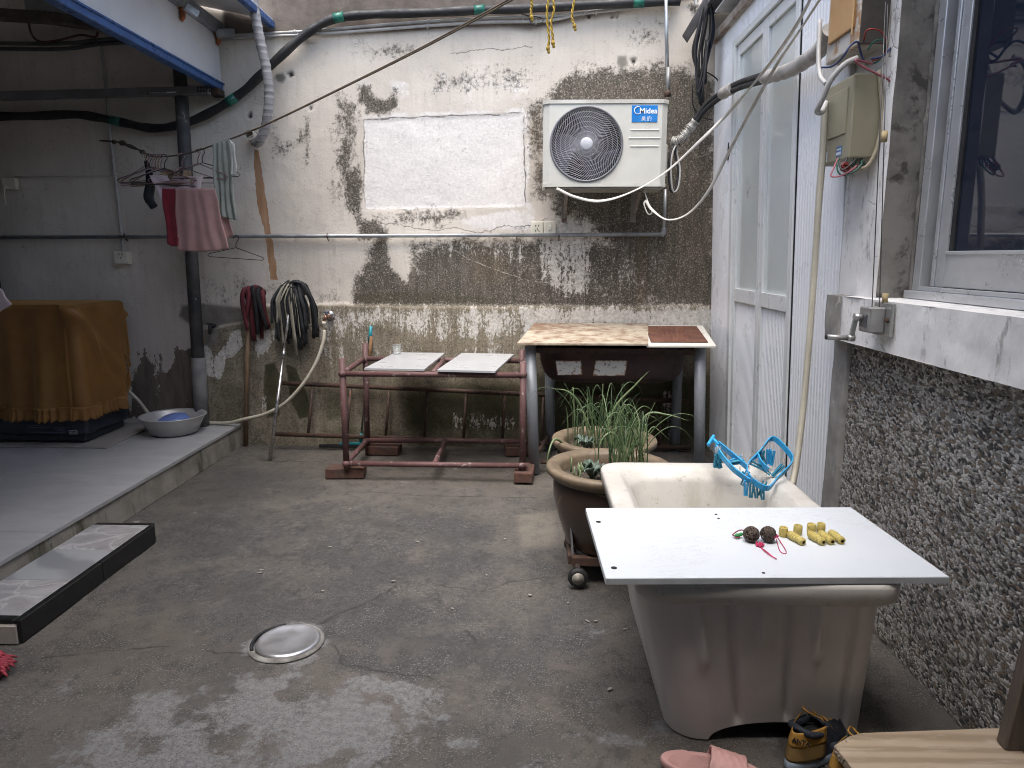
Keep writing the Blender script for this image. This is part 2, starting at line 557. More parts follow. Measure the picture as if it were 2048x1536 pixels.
    col = t.mix(t.mr(fr, .35, .75), base, t.mix(t.mr(n_fine, .3, .7), (.76, .73, .695), (.65, .62, .59)))
    # hairline crazing in the fresh paint
    craz = t.voro(26, 'DISTANCE_TO_EDGE', t.scaled((.55, .55, 1.35)))
    craz_m = t.math('MULTIPLY', t.mr(craz, .0, .022, 1, 0), t.mr(t.noise(5, 4, .6), .5, .64))
    col = t.mix(t.math('MULTIPLY', craz_m, .8), col, (.27, .25, .22))
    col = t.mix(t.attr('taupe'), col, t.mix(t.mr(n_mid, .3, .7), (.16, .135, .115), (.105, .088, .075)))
    br = t.math('MULTIPLY', t.attr('brown'), t.mr(n_run, .3, .75, .35, 1))
    # grime eats the paint in grains, thick in the middle of a stain and sprinkled at its edge
    gn = t.math('ADD', t.math('MULTIPLY', n_mid, .55), t.math('ADD', t.math('MULTIPLY', n_fine, .5), t.math('MULTIPLY', n_run, .15)))
    gthr = t.math('ADD', t.math('MULTIPLY', t.attr('grime_shade'), 1.12), t.math('MULTIPLY', t.math('SUBTRACT', gn, .6), 2.6))
    gm = t.mr(gthr, .26, .80)
    gcol = t.mix(t.mr(n_run, .35, .7), (.085, .076, .062), (.165, .145, .118))
    gcol = t.mix(t.mr(n_grain, .52, .62), gcol, (.065, .058, .047))
    n_pit = t.noise(105, 2, .65, co)
    gcol = t.mix(t.mr(n_pit, .56, .66, 0, .75), gcol, (.36, .325, .275))
    gcol = t.mix(t.mr(n_pit, .34, .44, .8, 0), gcol, (.045, .04, .033))
    col = t.mix(gm, col, gcol)
    col = t.mix(t.math('MULTIPLY', br, .6), col, t.mix(.5, col, (.20, .125, .06)))
    # thicker rendered foot of the wall
    pcol = t.mix(t.mr(n_run, .3, .7), (.185, .155, .11), (.27, .235, .175))
    pcol = t.mix(t.mr(n_mid, .5, .7), pcol, (.125, .108, .08))
    pcol = t.mix(t.mr(n_pit, .35, .45, .7, 0), pcol, (.075, .066, .05))
    pcol = t.mix(t.mr(n_pit, .57, .67, 0, .6), pcol, (.36, .325, .265))
    col = t.mix(t.attr('plinth'), col, pcol)
    dm = t.mr(t.math('ADD', t.attr('damp'), t.math('MULTIPLY', t.math('SUBTRACT', t.noise(7, 6, .72, t.scaled((1.6, 1, .8))), .5), 2.0)), .5, .56)
    col = t.mix(dm, col, t.mix(t.mr(n_run, .35, .7), (.19, .155, .125), (.12, .10, .082)))
    mo = t.mr(t.math('ADD', t.attr('moss_dark'), t.math('MULTIPLY', t.math('SUBTRACT', gn, .6), .9)), .35, .9)
    col = t.mix(t.math('MULTIPLY', mo, .9), col, t.mix(t.mr(n_mid, .4, .62), (.036, .038, .016), (.078, .070, .040)))
    # flakes of white left on the rough render
    wn = t.math('ADD', t.math('MULTIPLY', t.noise(58, 4, .8, t.scaled((1.2, 1, .75))), .62), t.math('MULTIPLY', n_run, .5))
    wthr = t.math('ADD', t.math('MULTIPLY', t.attr('white'), .62), t.math('MULTIPLY', t.math('SUBTRACT', wn, .56), 2.1))
    wm = t.mr(wthr, .36, .52)
    col = t.mix(t.math('MULTIPLY', wm, .92), col, t.mix(t.mr(n_fine, .35, .65), (.68, .65, .60), (.46, .435, .39)))
    col = t.mix(t.attr('cement'), col, t.mix(t.mr(n_mid, .35, .65), (.17, .155, .135), (.24, .22, .19)))
    col = t.mix(t.mr(t.math('ADD', t.attr('strip'), t.mr(n_mid, .3, .7, -.3, .3)), .42, .6), col, t.mix(t.mr(n_run, .3, .7), (.30, .165, .085), (.40, .25, .15)))
    # the broken seam round the bricked-up panel
    sd = t.math('ADD', t.attr('rect_sd'), t.mr(n_mid, .2, .8, -.014, .014, False))
    seam = t.math('MULTIPLY', t.mr(t.math('ABSOLUTE', sd), .001, .0065, 1, 0), t.math('MULTIPLY', t.attr('seam'), t.mr(t.noise(13, 4, .6), .36, .55)))
    col = t.mix(t.math('MULTIPLY', seam, .85), col, (.10, .09, .075))
    crk = t.math('MULTIPLY', t.mr(t.math('ABSOLUTE', t.math('ADD', t.attr('crack'), t.mr(n_mid, .2, .8, -.02, .02, False))), .0005, .004, 1, 0), t.attr('crack_on'))
    col = t.mix(t.math('MULTIPLY', crk, .8), col, (.12, .10, .085))
    scr = t.math('MULTIPLY', t.mr(t.math('ABSOLUTE', t.math('ADD', t.attr('scratch'), t.mr(n_mid, .2, .8, -.006, .006, False))), .0005, .0035, 1, 0), t.math('MULTIPLY', t.attr('scratch_on'), t.mr(n_fine, .42, .55)))
    col = t.mix(t.math('MULTIPLY', scr, .7), col, (.62, .58, .52))
    col = t.mix(t.attr('hole'), col, (.05, .045, .04))
    h = t.math('ADD', t.math('MULTIPLY', n_fine, .5), t.math('ADD', t.math('MULTIPLY', n_mid, .8), t.math('MULTIPLY', n_grain, .3)))
    m = t.done(col, t.mr(n_mid, .3, .7, .8, .97), 0, t.bump(h, .55, .006), Specular_IOR_Level=.25)
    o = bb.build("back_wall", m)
    crack, con = line_sd(P, [(722, 455), (790, 446), (850, 462), (910, 456), (960, 466), (1010, 452), (1062, 448), (1090, 440)], wxz)
    c2, con2 = line_sd(P, [(690, 392), (700, 425), (722, 455)], wxz)
    u = np.abs(c2) < np.abs(crack); crack = np.where(u, c2, crack); con = np.where(u, con2, con)
    c2, con2 = line_sd(P, [(905, 105), (960, 98), (1010, 100), (1060, 92)], wxz)
    u = np.abs(c2) < np.abs(crack); crack = np.where(u, c2, crack); con = np.where(u, con2, con)
    scr_, son = line_sd(P, [(905, 496), (940, 520), (1000, 542), (1060, 562), (1120, 568), (1186, 576)], wxz)
    corner = (P[:, 1] > wxz(800, 410)[1]) | (rect_sd > 0.03)
    for k, v in dict(plinth=plinth, taupe=taupe, fresh=fresh, grime_shade=grime_shade, brown=brown, moss_dark=moss_dark, white=white, damp=damp, cement=cement, strip=strip, hole=hole,
                     rect_sd=rect_sd, seam=np.where(P[:, 1] < wxz(800, 405)[1], .25, 1.0), crack=crack, crack_on=con, scratch=scr_, scratch_on=son).items():
        set_attr(o, k, v)
    return tag(o, "tall stained courtyard wall of peeling white plaster across the back", "wall")
back_wall = make_back_wall()

# ================================================================== FLOOR
def make_floor():
    xs = np.concatenate([np.linspace(-6, -2.1, 14)[:-1], np.arange(-2.1, 1.4, .018), np.linspace(1.4, 5, 10)[1:]])
    ys = np.concatenate([np.linspace(-6, 1.0, 16)[:-1], np.arange(1.0, 4.80, .018), [4.9, 5.2]])
    X, Y = np.meshgrid(xs, ys, indexing='ij')
    P = np.stack([X.ravel(), Y.ravel()], 1)
    nb = vnoise(P, 1.3, 5.5)
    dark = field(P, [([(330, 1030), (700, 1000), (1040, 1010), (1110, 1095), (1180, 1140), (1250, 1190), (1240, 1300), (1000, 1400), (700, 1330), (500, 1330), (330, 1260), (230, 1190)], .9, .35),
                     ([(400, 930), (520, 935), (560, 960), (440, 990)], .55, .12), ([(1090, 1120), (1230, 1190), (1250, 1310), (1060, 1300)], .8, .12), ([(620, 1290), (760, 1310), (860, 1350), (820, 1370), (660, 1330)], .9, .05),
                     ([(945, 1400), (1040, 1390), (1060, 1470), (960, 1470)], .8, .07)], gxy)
    light = field(P, [([(-300, 1640), (200, 1470), (330, 1375), (480, 1345), (600, 1350), (690, 1345), (820, 1365), (900, 1430), (820, 1500), (700, 1600)], .85, .16),
                      ([(735, 1355), (850, 1365), (840, 1400), (745, 1395)], .9, .05), ([(500, 1262), (560, 1238), (640, 1240), (670, 1280), (620, 1320), (520, 1330), (490, 1300)], .8, .05),
                      ([(870, 1440), (1330, 1380), (1330, 1536), (800, 1536)], .45, .2), ([(1000, 1340), (1200, 1250), (1260, 1290), (1200, 1420)], .4, .15)], gxy)
    brown = field(P, [([(300, 1090), (480, 930), (700, 950), (1110, 985), (1110, 905), (480, 885), (350, 980)], .9, .25), ([(20, 1310), (300, 1080), (480, 1060), (520, 1160), (330, 1330), (60, 1480)], .7, .3),
                      ([(1140, 1140), (1215, 1175), (1300, 1330), (1340, 1536), (1260, 1536), (1225, 1320)], .8, .06)], gxy)
    patch = field(P, [([(1034, 1030), (1112, 1020), (1112, 1088), (1042, 1092)], .8, .02)], gxy)
    crack = np.full(len(P), 1.0); con = np.zeros(len(P))
    for ln in ([(640, 1242), (690, 1222), (740, 1200), (800, 1165), (870, 1166), (960, 1180), (1040, 1158), (1120, 1152), (1160, 1135)], [(760, 1140), (785, 1160)],
               [(420, 1300), (520, 1300)], [(676, 1290), (690, 1325), (760, 1340), (860, 1356)], [(640, 980), (760, 985), (900, 991), (1110, 993)],
               [(480, 916), (560, 920), (640, 922)], [(930, 1262), (955, 1285)], [(60, 1320), (200, 1302), (330, 1290)], [(1040, 1015), (1075, 1018)]):
        c2, e2 = line_sd(P, ln, gxy)
        u = np.abs(c2) < np.abs(crack); crack = np.where(u, c2, crack); con = np.where(u, e2, con)
    Z = 0.006 * nb * (np.abs(P[:, 1] - 3) < 2.2) - 0.004
    V = np.stack([P[:, 0], P[:, 1], Z], 1)
    nx, ny = len(xs), len(ys)
    idx = np.arange(nx * ny).reshape(nx, ny)
    a, b, c, d = idx[:-1, :-1].ravel(), idx[1:, :-1].ravel(), idx[1:, 1:].ravel(), idx[:-1, 1:].ravel()
    bb = B(); bb.v = V.tolist(); bb.f = np.stack([a, b, c, d], 1).tolist(); bb.sm = [True] * len(bb.f)
    t = NT("old_concrete")
    co = t.co()
    n_big, n_mid, n_fine, n_gr = t.noise(1.6, 3, .62, co), t.noise(8, 6, .7, co), t.noise(48, 3, .7, co), t.noise(190, 1, .6, co)
    base = t.mix(t.mr(n_big, .36, .64), (.100, .090, .079), (.060, .055, .050))
    base = t.mix(t.mr(n_mid, .46, .60, 0, .6), base, (.054, .050, .046))
    base = t.mix(t.math('MULTIPLY', t.attr('brown'), .6), base, t.mix(t.mr(n_mid, .35, .65), (.118, .101, .081), (.074, .062, .049)))
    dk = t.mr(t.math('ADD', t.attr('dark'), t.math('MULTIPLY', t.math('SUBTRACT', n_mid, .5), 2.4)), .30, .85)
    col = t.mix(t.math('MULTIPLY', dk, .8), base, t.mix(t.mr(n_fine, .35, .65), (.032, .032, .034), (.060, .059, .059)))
    col = t.mix(t.mr(t.noise(3.1, 8, .74, co), .47, .60, 0, .55), col, t.mix(t.mr(n_fine, .3, .7), (.080, .073, .065), (.125, .113, .099)))
    col = t.mix(t.mr(t.noise(13, 5, .75, t.scaled((1, .7, 1))), .52, .66, 0, .6), col, (.034, .032, .031))
    lt = t.mr(t.math('ADD', t.attr('light'), t.math('MULTIPLY', t.math('SUBTRACT', t.noise(5.5, 7, .68, co), .5), 3.6)), .52, .80)
    col = t.mix(t.math('MULTIPLY', lt, .7), col, t.mix(t.mr(n_fine, .35, .65), (.20, .198, .205), (.13, .128, .132)))
    col = t.mix(t.math('MULTIPLY', t.attr('patch'), .7), col, t.mix(t.mr(n_mid, .35, .65), (.165, .148, .125), (.115, .102, .086)))
    col = t.mix(t.math('MULTIPLY', t.mr(n_gr, .57, .70, 0, .6), t.mr(n_mid, .38, .58)), col, (.24, .222, .20))
    col = t.mix(t.mr(n_gr, .30, .42, .6, 0), col, (.05, .046, .042))
    sp = t.voro(3.7, 'F1', co)                                           # a few spilt drops of pale mortar
    spm = t.math('MULTIPLY', t.mr(t.math('ADD', sp, t.mr(n_fine, .3, .7, -.03, .03)), .045, .075, 1, 0), t.mr(t.noise(1.1, 2, .5), .5, .58))
    col = t.mix(t.math('MULTIPLY', spm, .6), col, (.32, .295, .255))
    cd = t.math('ABSOLUTE', t.math('ADD', t.attr('crack'), t.mr(t.noise(11, 3, .55, co), .2, .8, -.022, .022, False)))
    ck = t.math('MULTIPLY', t.mr(cd, .0012, .0075, 1, 0), t.math('MULTIPLY', t.attr('crack_on'), t.mr(t.noise(6, 3, .5), .34, .5)))
    col = t.mix(t.math('MULTIPLY', ck, .85), col, (.03, .027, .024))
    h = t.math('ADD', t.math('MULTIPLY', n_fine, .5), t.math('ADD', t.math('MULTIPLY', n_mid, .9), t.math('MULTIPLY', n_gr, .35)))
    rough = t.math('SUBTRACT', t.mr(n_mid, .3, .7, .68, .92), t.math('MULTIPLY', dk, .16))
    o = bb.build("ground", t.done(col, rough, 0, t.bump(h, .5, .006), Specular_IOR_Level=.35))
    o['kind'] = 'structure'
    for k, v in dict(dark=dark, light=light, brown=brown, patch=patch, crack=crack, crack_on=con).items():
        set_attr(o, k, v)
make_floor()

# ================================================================== shared materials
M_pvc = mat("white_pvc", (.80, .815, .84), .32, c2=(.76, .775, .80), vs=2, rvar=.08)
M_alu = mat("aluminium", (.60, .615, .63), .36, .6, c2=(.55, .56, .58), vs=4)
M_aluw = mat("white_aluminium", (.70, .72, .72), .38, .1, c2=(.65, .67, .67), vs=6, spot=((.42, .40, .36), 14, .70, .82))
M_galv = mat("galvanised_steel", (.42, .44, .46), .40, .65, c2=(.30, .315, .33), vs=14, spot=((.22, .19, .16), 8, .62, .75), bump=.1)
M_rust = mat("rusty_steel", (.075, .040, .027), .82, .15, c2=(.045, .03, .025), vs=14, spot=((.13, .065, .036), 20, .56, .7), bump=.35, bs=90)
M_blk = mat("black_rubber", (.010, .010, .011), .6, c2=(.02, .02, .021), vs=10, bump=.15, bs=70)
M_white_plastic = mat("ivory_plastic", (.72, .69, .58), .42, c2=(.62, .58, .47), vs=8)
M_dark = mat("dark_void", (.012, .012, .014), .8)
M_greywall = mat("grey_plaster", (.46, .445, .42), .85, c2=(.38, .365, .34), vs=2, bump=.2, bs=40)  # grey plaster in two tones by noise

# ================================================================== RAISED PLATFORM, left
def make_platform():
    t = NT("platform_render")
    n1, n2 = t.noise(5, 8, .68), t.noise(3.0, 7, .7, t.scaled((1.6, 1.6, .35)))
    col = t.mix(t.mr(n1, .35, .65), (.27, .245, .205), (.17, .15, .12))
    col = t.mix(t.mr(n2, .50, .66), col, (.066, .062, .036))
    col = t.mix(t.mr(t.noise(40, 6, .7), .6, .72, 0, .6), col, (.44, .41, .36))
    m_side = t.done(col, .9, 0, t.bump(n1, .6, .008))
    b = B()
    # riser with an uneven rendered face
    ys = np.linspace(-3.0, 4.742, 240); zs = np.linspace(0.0, .132, 7)
    b.grid([[(-2.012 + .012 * (1 - z / .132) + .006 * mnoise.noise(Vector((y * 3, z * 9, 1.0))), y, z) for z in zs] for y in ys], True, False, True)
    b.span((-3.6, -3.0, -.02), (-2.02, 4.742, .128))
    o = struct("platform", b, m_side, (-2.8, 2, 0))
    t = NT("polished_floor_tile")
    co = t.co()
    v = t.noise(2.2, 8, .62, t.scaled((1, 2.6, 1)), 1.2)
    col = t.mix(t.mr(v, .3, .7), (.37, .367, .365), (.305, .302, .302))
    m_t = t.done(col, t.mr(t.noise(3, 4), .3, .7, .3, .46), 0, t.bump(t.noise(2, 3), .03, .01))
    # tiles: 0.8 m squares, laid from the edge inwards
    yb = [4.742, 4.36, 3.56, 2.76, 1.96, 1.16, .36, -.44, -1.24, -2.04, -2.98]
    xb = [-2.003, -2.803, -3.598]
    for i in range(len(yb) - 1):
        for j in range(2):
            q = B(); q.span((xb[j + 1] + .0012, yb[i + 1] + .0012, .130), (xb[j] - .0012, yb[i] - .0012, .150 + random.uniform(-.0006, .0006)), .0016)
            q.build("tile", m_t, o)
make_platform()

# ================================================================== STEP of marble tiles
def make_step():
    s = thing("step", "low step with grey marble tiles and black stone edging beside the platform", "step", (-1.86, 2.6, 0))
    m_core = mat("step_mortar", (.36, .33, .29), .85, c2=(.27, .25, .22), vs=8, bump=.3)
    t = NT("grey_marble")
    co = t.co()
    v1 = t.noise(4.5, 9, .66, co, 1.6)
    col = t.mix(t.mr(v1, .3, .7), (.235, .225, .225), (.36, .35, .35))
    vein = t.voro(7, 'DISTANCE_TO_EDGE', t.mix(.32, co, t.noise(3, 5)))
    col = t.mix(t.mr(vein, 0, .07, .55, 0), col, (.52, .51, .5))
    m_a = t.done(col, .38, 0, t.bump(v1, .04, .004))
    t = NT("streaked_marble")
    v1 = t.wave(2.2, 7, 4, 'DIAGONAL')
    col = t.mix(t.mr(v1, .2, .8), (.21, .215, .225), (.31, .315, .32))
    m_b = t.done(col, .33)
    t = NT("black_stone")
    col = t.mix(t.mr(t.noise(30, 6, .7), .55, .7, 0, .45), (.009, .0095, .010), (.06, .06, .058))
    m_k = t.done(col, .34, 0, t.bump(t.noise(60, 4), .1, .003))
    b = B(); b.span((-2.0, 2.155, -.01), (-1.722, 3.045, .068)); b.build("core", m_core, s)
    ys = [3.018, 2.74, 2.46, 2.192]
    for i, mm in enumerate((m_a, m_b, m_a)):
        q = B(); q.span((-1.992, ys[i + 1] + .001, .069), (-1.733, ys[i] - .001, .083), .0015); q.build("tile", mm, s)
    for nm, lo, hi in (("edging", (-1.99, 3.019, .0), (-1.722, 3.046, .0815)), ("edging", (-1.99, 2.157, .069), (-1.733, 2.191, .0825)),
                       ("edging", (-1.7325, 2.62, .001), (-1.708, 3.018, .0826)), ("edging", (-1.7325, 2.157, .001), (-1.708, 2.618, .0822))):
        q = B(); q.span(lo, hi, .002); q.build(nm, m_k, s)
    q = B(); q.span((-1.995, 2.146, .002), (-1.72, 2.155, .066), .001); q.build("end_tile", mat("beige_tile", (.40, .37, .33), .5), s)
make_step()

# ================================================================== HOUSE on the right: panelled wall with door, pillar, window, pebble dash
house = thing("house", "white panelled house side with glazed door, window and pebble dash", "house", (1.2, 3.0, 0))
TL = R(1.9)          # the panelled wall leans a little into the yard
def lean(y, x, z):   # point of the panelled wall: x = depth into the wall from its face
    return (1.215 - math.sin(TL) * z + x, y, z)
def panel_strip(name, y0, y1, z0, z1, m, depth=0.0, rib=.021, groove=.005, parent=house, face_fn=lean):
    b = B()
    prof = []
    n = max(1, int(round((y1 - y0) / rib)))
    for i in range(n):
        a0 = y0 + (y1 - y0) * i / n; a1 = y0 + (y1 - y0) * (i + 1) / n
        g = (a1 - a0) * .24
        prof += [(a0, groove), (a0 + g, 0), (a1 - g, 0)]
    prof.append((y1, groove))
    zz = [z0, z1]
    b.grid([[face_fn(y, depth + d, z) for z in zz] for y, d in prof], False, False, True)
    b.add([face_fn(y0, depth + groove, z0), face_fn(y1, depth + groove, z0), face_fn(y1, depth + .03, z0), face_fn(y0, depth + .03, z0)], [[0, 1, 2, 3]])
    b.add([face_fn(y0, depth + groove, z0), face_fn(y0, depth + .03, z0), face_fn(y0, depth + .03, z1), face_fn(y0, depth + groove, z1)], [[0, 1, 2, 3]])
    b.add([face_fn(y1, depth + groove, z0), face_fn(y1, depth + .03, z0), face_fn(y1, depth + .03, z1), face_fn(y1, depth + groove, z1)], [[3, 2, 1, 0]])
    return b.build(name, m, parent)
def lbox(name, y0, y1, z0, z1, d0, d1, m, parent=house, bev=.002):
    v, f = _bevbox(d1 - d0, y1 - y0, z1 - z0, bev, 1)
    v = v + np.array(((d0 + d1) / 2, (y0 + y1) / 2, (z0 + z1) / 2))
    b = B(); b.add([lean(p[1], p[0], p[2]) for p in v], f)
    return b.build(name, m, parent)
def make_house():
    # panel boards: corner to door, then door to pillar, each a board
    yb = [4.735, 4.52, 4.295]
    for i in range(2):
        panel_strip("panel", yb[i + 1] + .001, yb[i] - .001, 0, 2.62, M_pvc)
    yb = [3.262, 3.02, 2.775]
    for i in range(2):
        panel_strip("panel", yb[i + 1] + .001, yb[i] - .001, 0, 2.62, M_pvc, rib=.032, groove=.003)
    yb = [4.293, 4.05, 3.78, 3.52, 3.264]
    for i in range(4):
        panel_strip("panel", yb[i + 1] + .001, yb[i] - .001, 2.475, 2.62, M_pvc)
    # hole broken through the first panel, for an old pipe
    b = B()
    prof = [(0.0, .03), (.012, .045), (.02, .02), (.028, -.02), (.018, -.06), (.004, -.052), (-.014, -.03), (-.012, .01)]
    b.prism(prof, lambda u, w, d: lean(4.37 + u, d, 1.90 + w), -.0025, .01)
    b.build("broken_hole", M_dark, house)
    # door frame
    lbox("door_frame", 4.243, 4.293, 0, 2.472, -.012, .03, M_aluw)
    lbox("door_frame", 3.264, 3.30, 0, 2.472, -.012, .03, M_aluw)
    lbox("door_frame", 3.301, 4.242, 2.435, 2.472, -.012, .03, M_aluw)
    t = NT("frosted_glass")
    col = t.mix(t.mr(t.noise(1.5, 5, .6, t.scaled((1, 1, .5))), .35, .65), (.52, .56, .55), (.60, .64, .63))
    col = t.mix(t.mr(t.noise(3.2, 7, .7, t.scaled((1, 1, .6)), .8), .60, .74), col, (.24, .25, .23))
    m_gl = t.done(col, .16, 0, t.bump(t.noise(4, 3), .05, .004), Coat_Weight=.3)
    for (ya, yb_, nm) in ((3.757, 4.240, "door_leaf"), (3.303, 3.753, "door_leaf")):
        leaf = lbox(nm, ya, ya + .045, .03, 2.432, .002, .028, M_aluw)
        lbox("stile", yb_ - .045, yb_, .03, 2.432, .002, .028, M_aluw, leaf)
        lbox("rail", ya + .046, yb_ - .046, 1.03, 1.105, -.002, .028, M_aluw, leaf)
        lbox("rail", ya + .046, yb_ - .046, .031, .12, .002, .028, M_aluw, leaf)
        lbox("rail", ya + .046, yb_ - .046, 2.375, 2.431, .002, .028, M_aluw, leaf)
        lbox("pane", ya + .046, yb_ - .046, 1.106, 2.374, .016, .021, m_gl, leaf, .0005)
        panel_strip("lower_panel", ya + .046, yb_ - .046, .121, 1.029, M_pvc, .012, parent=leaf)
    # rubber lines between frame, leaves and boards
    for y in (4.2415, 3.755, 3.3015):
        lbox("seal", y - .0012, y + .0012, .03, 2.432, .006, .026, M_dark, house, 0)
    for y in (4.2945, 3.2625):
        lbox("seal", y - .0016, y + .0016, 0, 2.472, -.004, .02, M_dark, house, 0)
    lbox("seal", 3.303, 4.24, 2.4325, 2.4345, .004, .02, M_dark, house, 0)

    # pillar of old painted plaster
    t = NT("flaking_whitewash")
    n1, n2, n3 = t.noise(5, 8, .66), t.noise(30, 8, .75, t.scaled((1, 1, .5))), t.noise(3, 8, .7, t.scaled((6, 6, .8)))
    col = t.mix(t.mr(n1, .35, .65), (.74, .73, .715), (.60, .59, .575))
    col = t.mix(t.mr(t.math('ADD', t.math('MULTIPLY', n2, .5), t.math('MULTIPLY', n3, .55)), .56, .66, 0, .8), col, (.27, .255, .235))
    cz = t.voro(9, 'DISTANCE_TO_EDGE', t.mix(.12, t.co(), t.noise(9, 4)))
    czm = t.math('MULTIPLY', t.mr(cz, 0, .02, 1, 0), t.mr(t.noise(4, 3), .52, .6))
    col = t.mix(t.math('MULTIPLY', czm, .75), col, (.17, .155, .14))
    m_wash = t.done(col, .82, 0, t.bump(t.math('SUBTRACT', t.math('ADD', n1, t.math('MULTIPLY', n2, .7)), t.math('MULTIPLY', czm, .8)), .5, .008))
    m_grey = mat("bare_mortar", (.30, .285, .265), .88, c2=(.20, .19, .175), vs=9, spot=((.46, .44, .41), 12, .58, .68), bump=.4, bs=40)
    m_dkgrey = mat("weathered_mortar", (.115, .108, .098), .88, c2=(.20, .187, .17), vs=7, spot=((.055, .05, .045), 10, .52, .64), bump=.5, bs=30)
    def rough_slab(name, lo, hi, m, amp=.004, nu=26, nv=40, seed=0, parent=house):
        """a plastered block: uneven face towards the yard (-X) and towards the viewer (-Y)"""
        b = B()
        (xa, ya, za), (xb, yb2, zb) = lo, hi
        pts = []
        path = [(xb, yb2)] + [(xa, yb2 + (ya - yb2) * i / nu) for i in range(nu + 1)] + [(xa + (xb - xa) * i / 8, ya) for i in range(1, 9)]
        for (x, y) in path:
            row = []
            for j in range(nv + 1):
                z = za + (zb - za) * j / nv
                k = mnoise.fractal(Vector((x * 7 + seed, y * 7, z * 6)), 1, 2, 4) * amp
                row.append((x - k if x < xb - .001 else x, y - (k if x > xa + .001 and x < xb - .001 else 0), z))
            pts.append(row)
        b.grid(pts, True)
        b.add([(xa, ya, zb), (xb, ya, zb), (xb, yb2, zb), (xa, yb2, zb)], [[0, 1, 2, 3]])
        b.add([(xa, ya, za), (xb, ya, za), (xb, yb2, za), (xa, yb2, za)], [[3, 2, 1, 0]])
        return b.build(name, m, parent)
    rough_slab("pillar", (1.172, 2.478, 1.143), (1.40, 2.772, 3.0), m_wash, .004, 24, 90, 3)
    b = B()   # unpainted reveal between pillar and window
    b.grid([[(1.176 + .112 * i / 8, 2.474 - .004 * mnoise.fractal(Vector((i, z * 6, 2)), 1, 2, 3), z) for z in np.linspace(1.146, 3.0, 90)] for i in range(9)], True)
    b.build("reveal", m_dkgrey, house)
    b = B()   # broken bead of mortar along the window frame
    zz_ = np.linspace(1.15, 3.0, 150)
    b.tube([(1.286 + .004 * mnoise.noise(Vector((0, 0, z * 19))), 2.468, z) for z in zz_], [.006 + .007 * abs(mnoise.noise(Vector((3, 0, z * 23)))) for z in zz_], 7)
    b.build("mortar_bead", m_dkgrey, house)
    rough_slab("lower_pillar", (1.176, 2.655, 0), (1.40, 2.772, .985), m_grey, .005, 10, 50, 9)

    # sill: bare end, then whitewashed face
    rough_slab("sill_end", (1.122, 2.612, .985), (1.40, 2.742, 1.142), m_grey, .004, 12, 12, 4)
    rough_slab("sill", (1.120, -3.0, .984), (1.40, 2.611, 1.144), m_wash, .006, 300, 12, 11)
    # pebble dash below the sill
    t = NT("pebble_dash")
    co = t.co()
    jit = t.mix(.02, t.scaled((1, .52, 1)), t.noise(30, 2))
    cell = t.voro(140, 'F1', jit, 'Color')
    edge = t.voro(140, 'DISTANCE_TO_EDGE', jit)
    s1 = t.sep(0, cell)
    col = t.mix(t.mr(s1, .05, .8), (.30, .285, .26), (.92, .89, .84))
    col = t.mix(t.mr(t.sep(1, cell), .78, .8), col, (.30, .22, .15))
    col = t.mix(t.mr(t.sep(2, cell), .80, .82), col, (.035, .034, .034))
    col = t.mix(t.mr(edge, .02, .11, .65, 0), col, (.11, .103, .095))
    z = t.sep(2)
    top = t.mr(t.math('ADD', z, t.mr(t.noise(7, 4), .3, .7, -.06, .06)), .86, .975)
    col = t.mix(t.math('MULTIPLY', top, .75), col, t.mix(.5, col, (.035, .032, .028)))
    h = t.mr(edge, 0, .35)
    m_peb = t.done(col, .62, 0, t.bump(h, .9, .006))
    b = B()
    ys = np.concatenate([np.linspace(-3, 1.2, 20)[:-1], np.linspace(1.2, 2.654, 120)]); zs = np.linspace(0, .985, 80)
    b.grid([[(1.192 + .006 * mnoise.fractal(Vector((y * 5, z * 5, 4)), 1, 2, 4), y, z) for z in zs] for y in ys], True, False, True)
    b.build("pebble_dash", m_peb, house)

    # window: frame, sliding sash, dark glass, room behind
    def wb(name, lo, hi, m=M_alu, par=house, bev=.002):
        q = B(); q.span(lo, hi, bev); return q.build(name, m, par)
    W = wb("window_frame", (1.288, 2.418, 1.172), (1.40, 2.462, 3.0))
    wb("frame_sill", (1.262, -3, 1.146), (1.40, 2.463, 1.171), M_alu, W)
    wb("track", (1.292, -3, 1.1715), (1.30, 2.417, 1.186), M_alu, W)
    wb("track", (1.318, -3, 1.1715), (1.326, 2.417, 1.184), M_alu, W)
    wb("gap", (1.345, 2.385, 1.172), (1.39, 2.4175, 3.0), M_dark, W)
    S = wb("window_sash", (1.310, 2.318, 1.1865), (1.335, 2.384, 3.0))
    wb("stile_edge", (1.304, 2.366, 1.1865), (1.3095, 2.384, 3.0), M_alu, S)
    wb("bottom_rail", (1.308, -3, 1.187), (1.335, 2.3172, 1.30), M_alu, S)
    wb("rail_lip", (1.3035, -3, 1.2885), (1.3075, 2.3172, 1.2995), M_alu, S)
    wb("gasket", (1.316, 2.296, 1.3005), (1.330, 2.3175, 3.0), M_blk, S, 0)
    t = NT("tinted_window_glass")
    m_win = t.done((.025, .036, .066), .03, 0, None, Transmission_Weight=.5, IOR=1.42, Specular_IOR_Level=.5)
    wb("pane", (1.321, -3, 1.3005), (1.325, 2.2955, 3.0), m_win, S, 0)
    m_room = mat("dim_room", (.10, .11, .15), .8, c2=(.06, .065, .09), vs=2)
    b = B()   # the room behind the glass, open only towards it
    b.span((1.41, -3.0, .98), (1.43, 2.46, 1.12)); b.span((3.4, -3, 0.4), (3.45, 2.9, 3.1)); b.span((1.38, 2.472, 1.15), (3.45, 2.52, 3.0)); b.span((1.38, -3.05, .4), (3.45, -3.0, 3.1))
    b.span((1.38, -3, 3.0), (3.45, 2.9, 3.06)); b.span((1.44, -3, .9), (3.4, 2.46, .95))
    b.build("room", m_room, house)
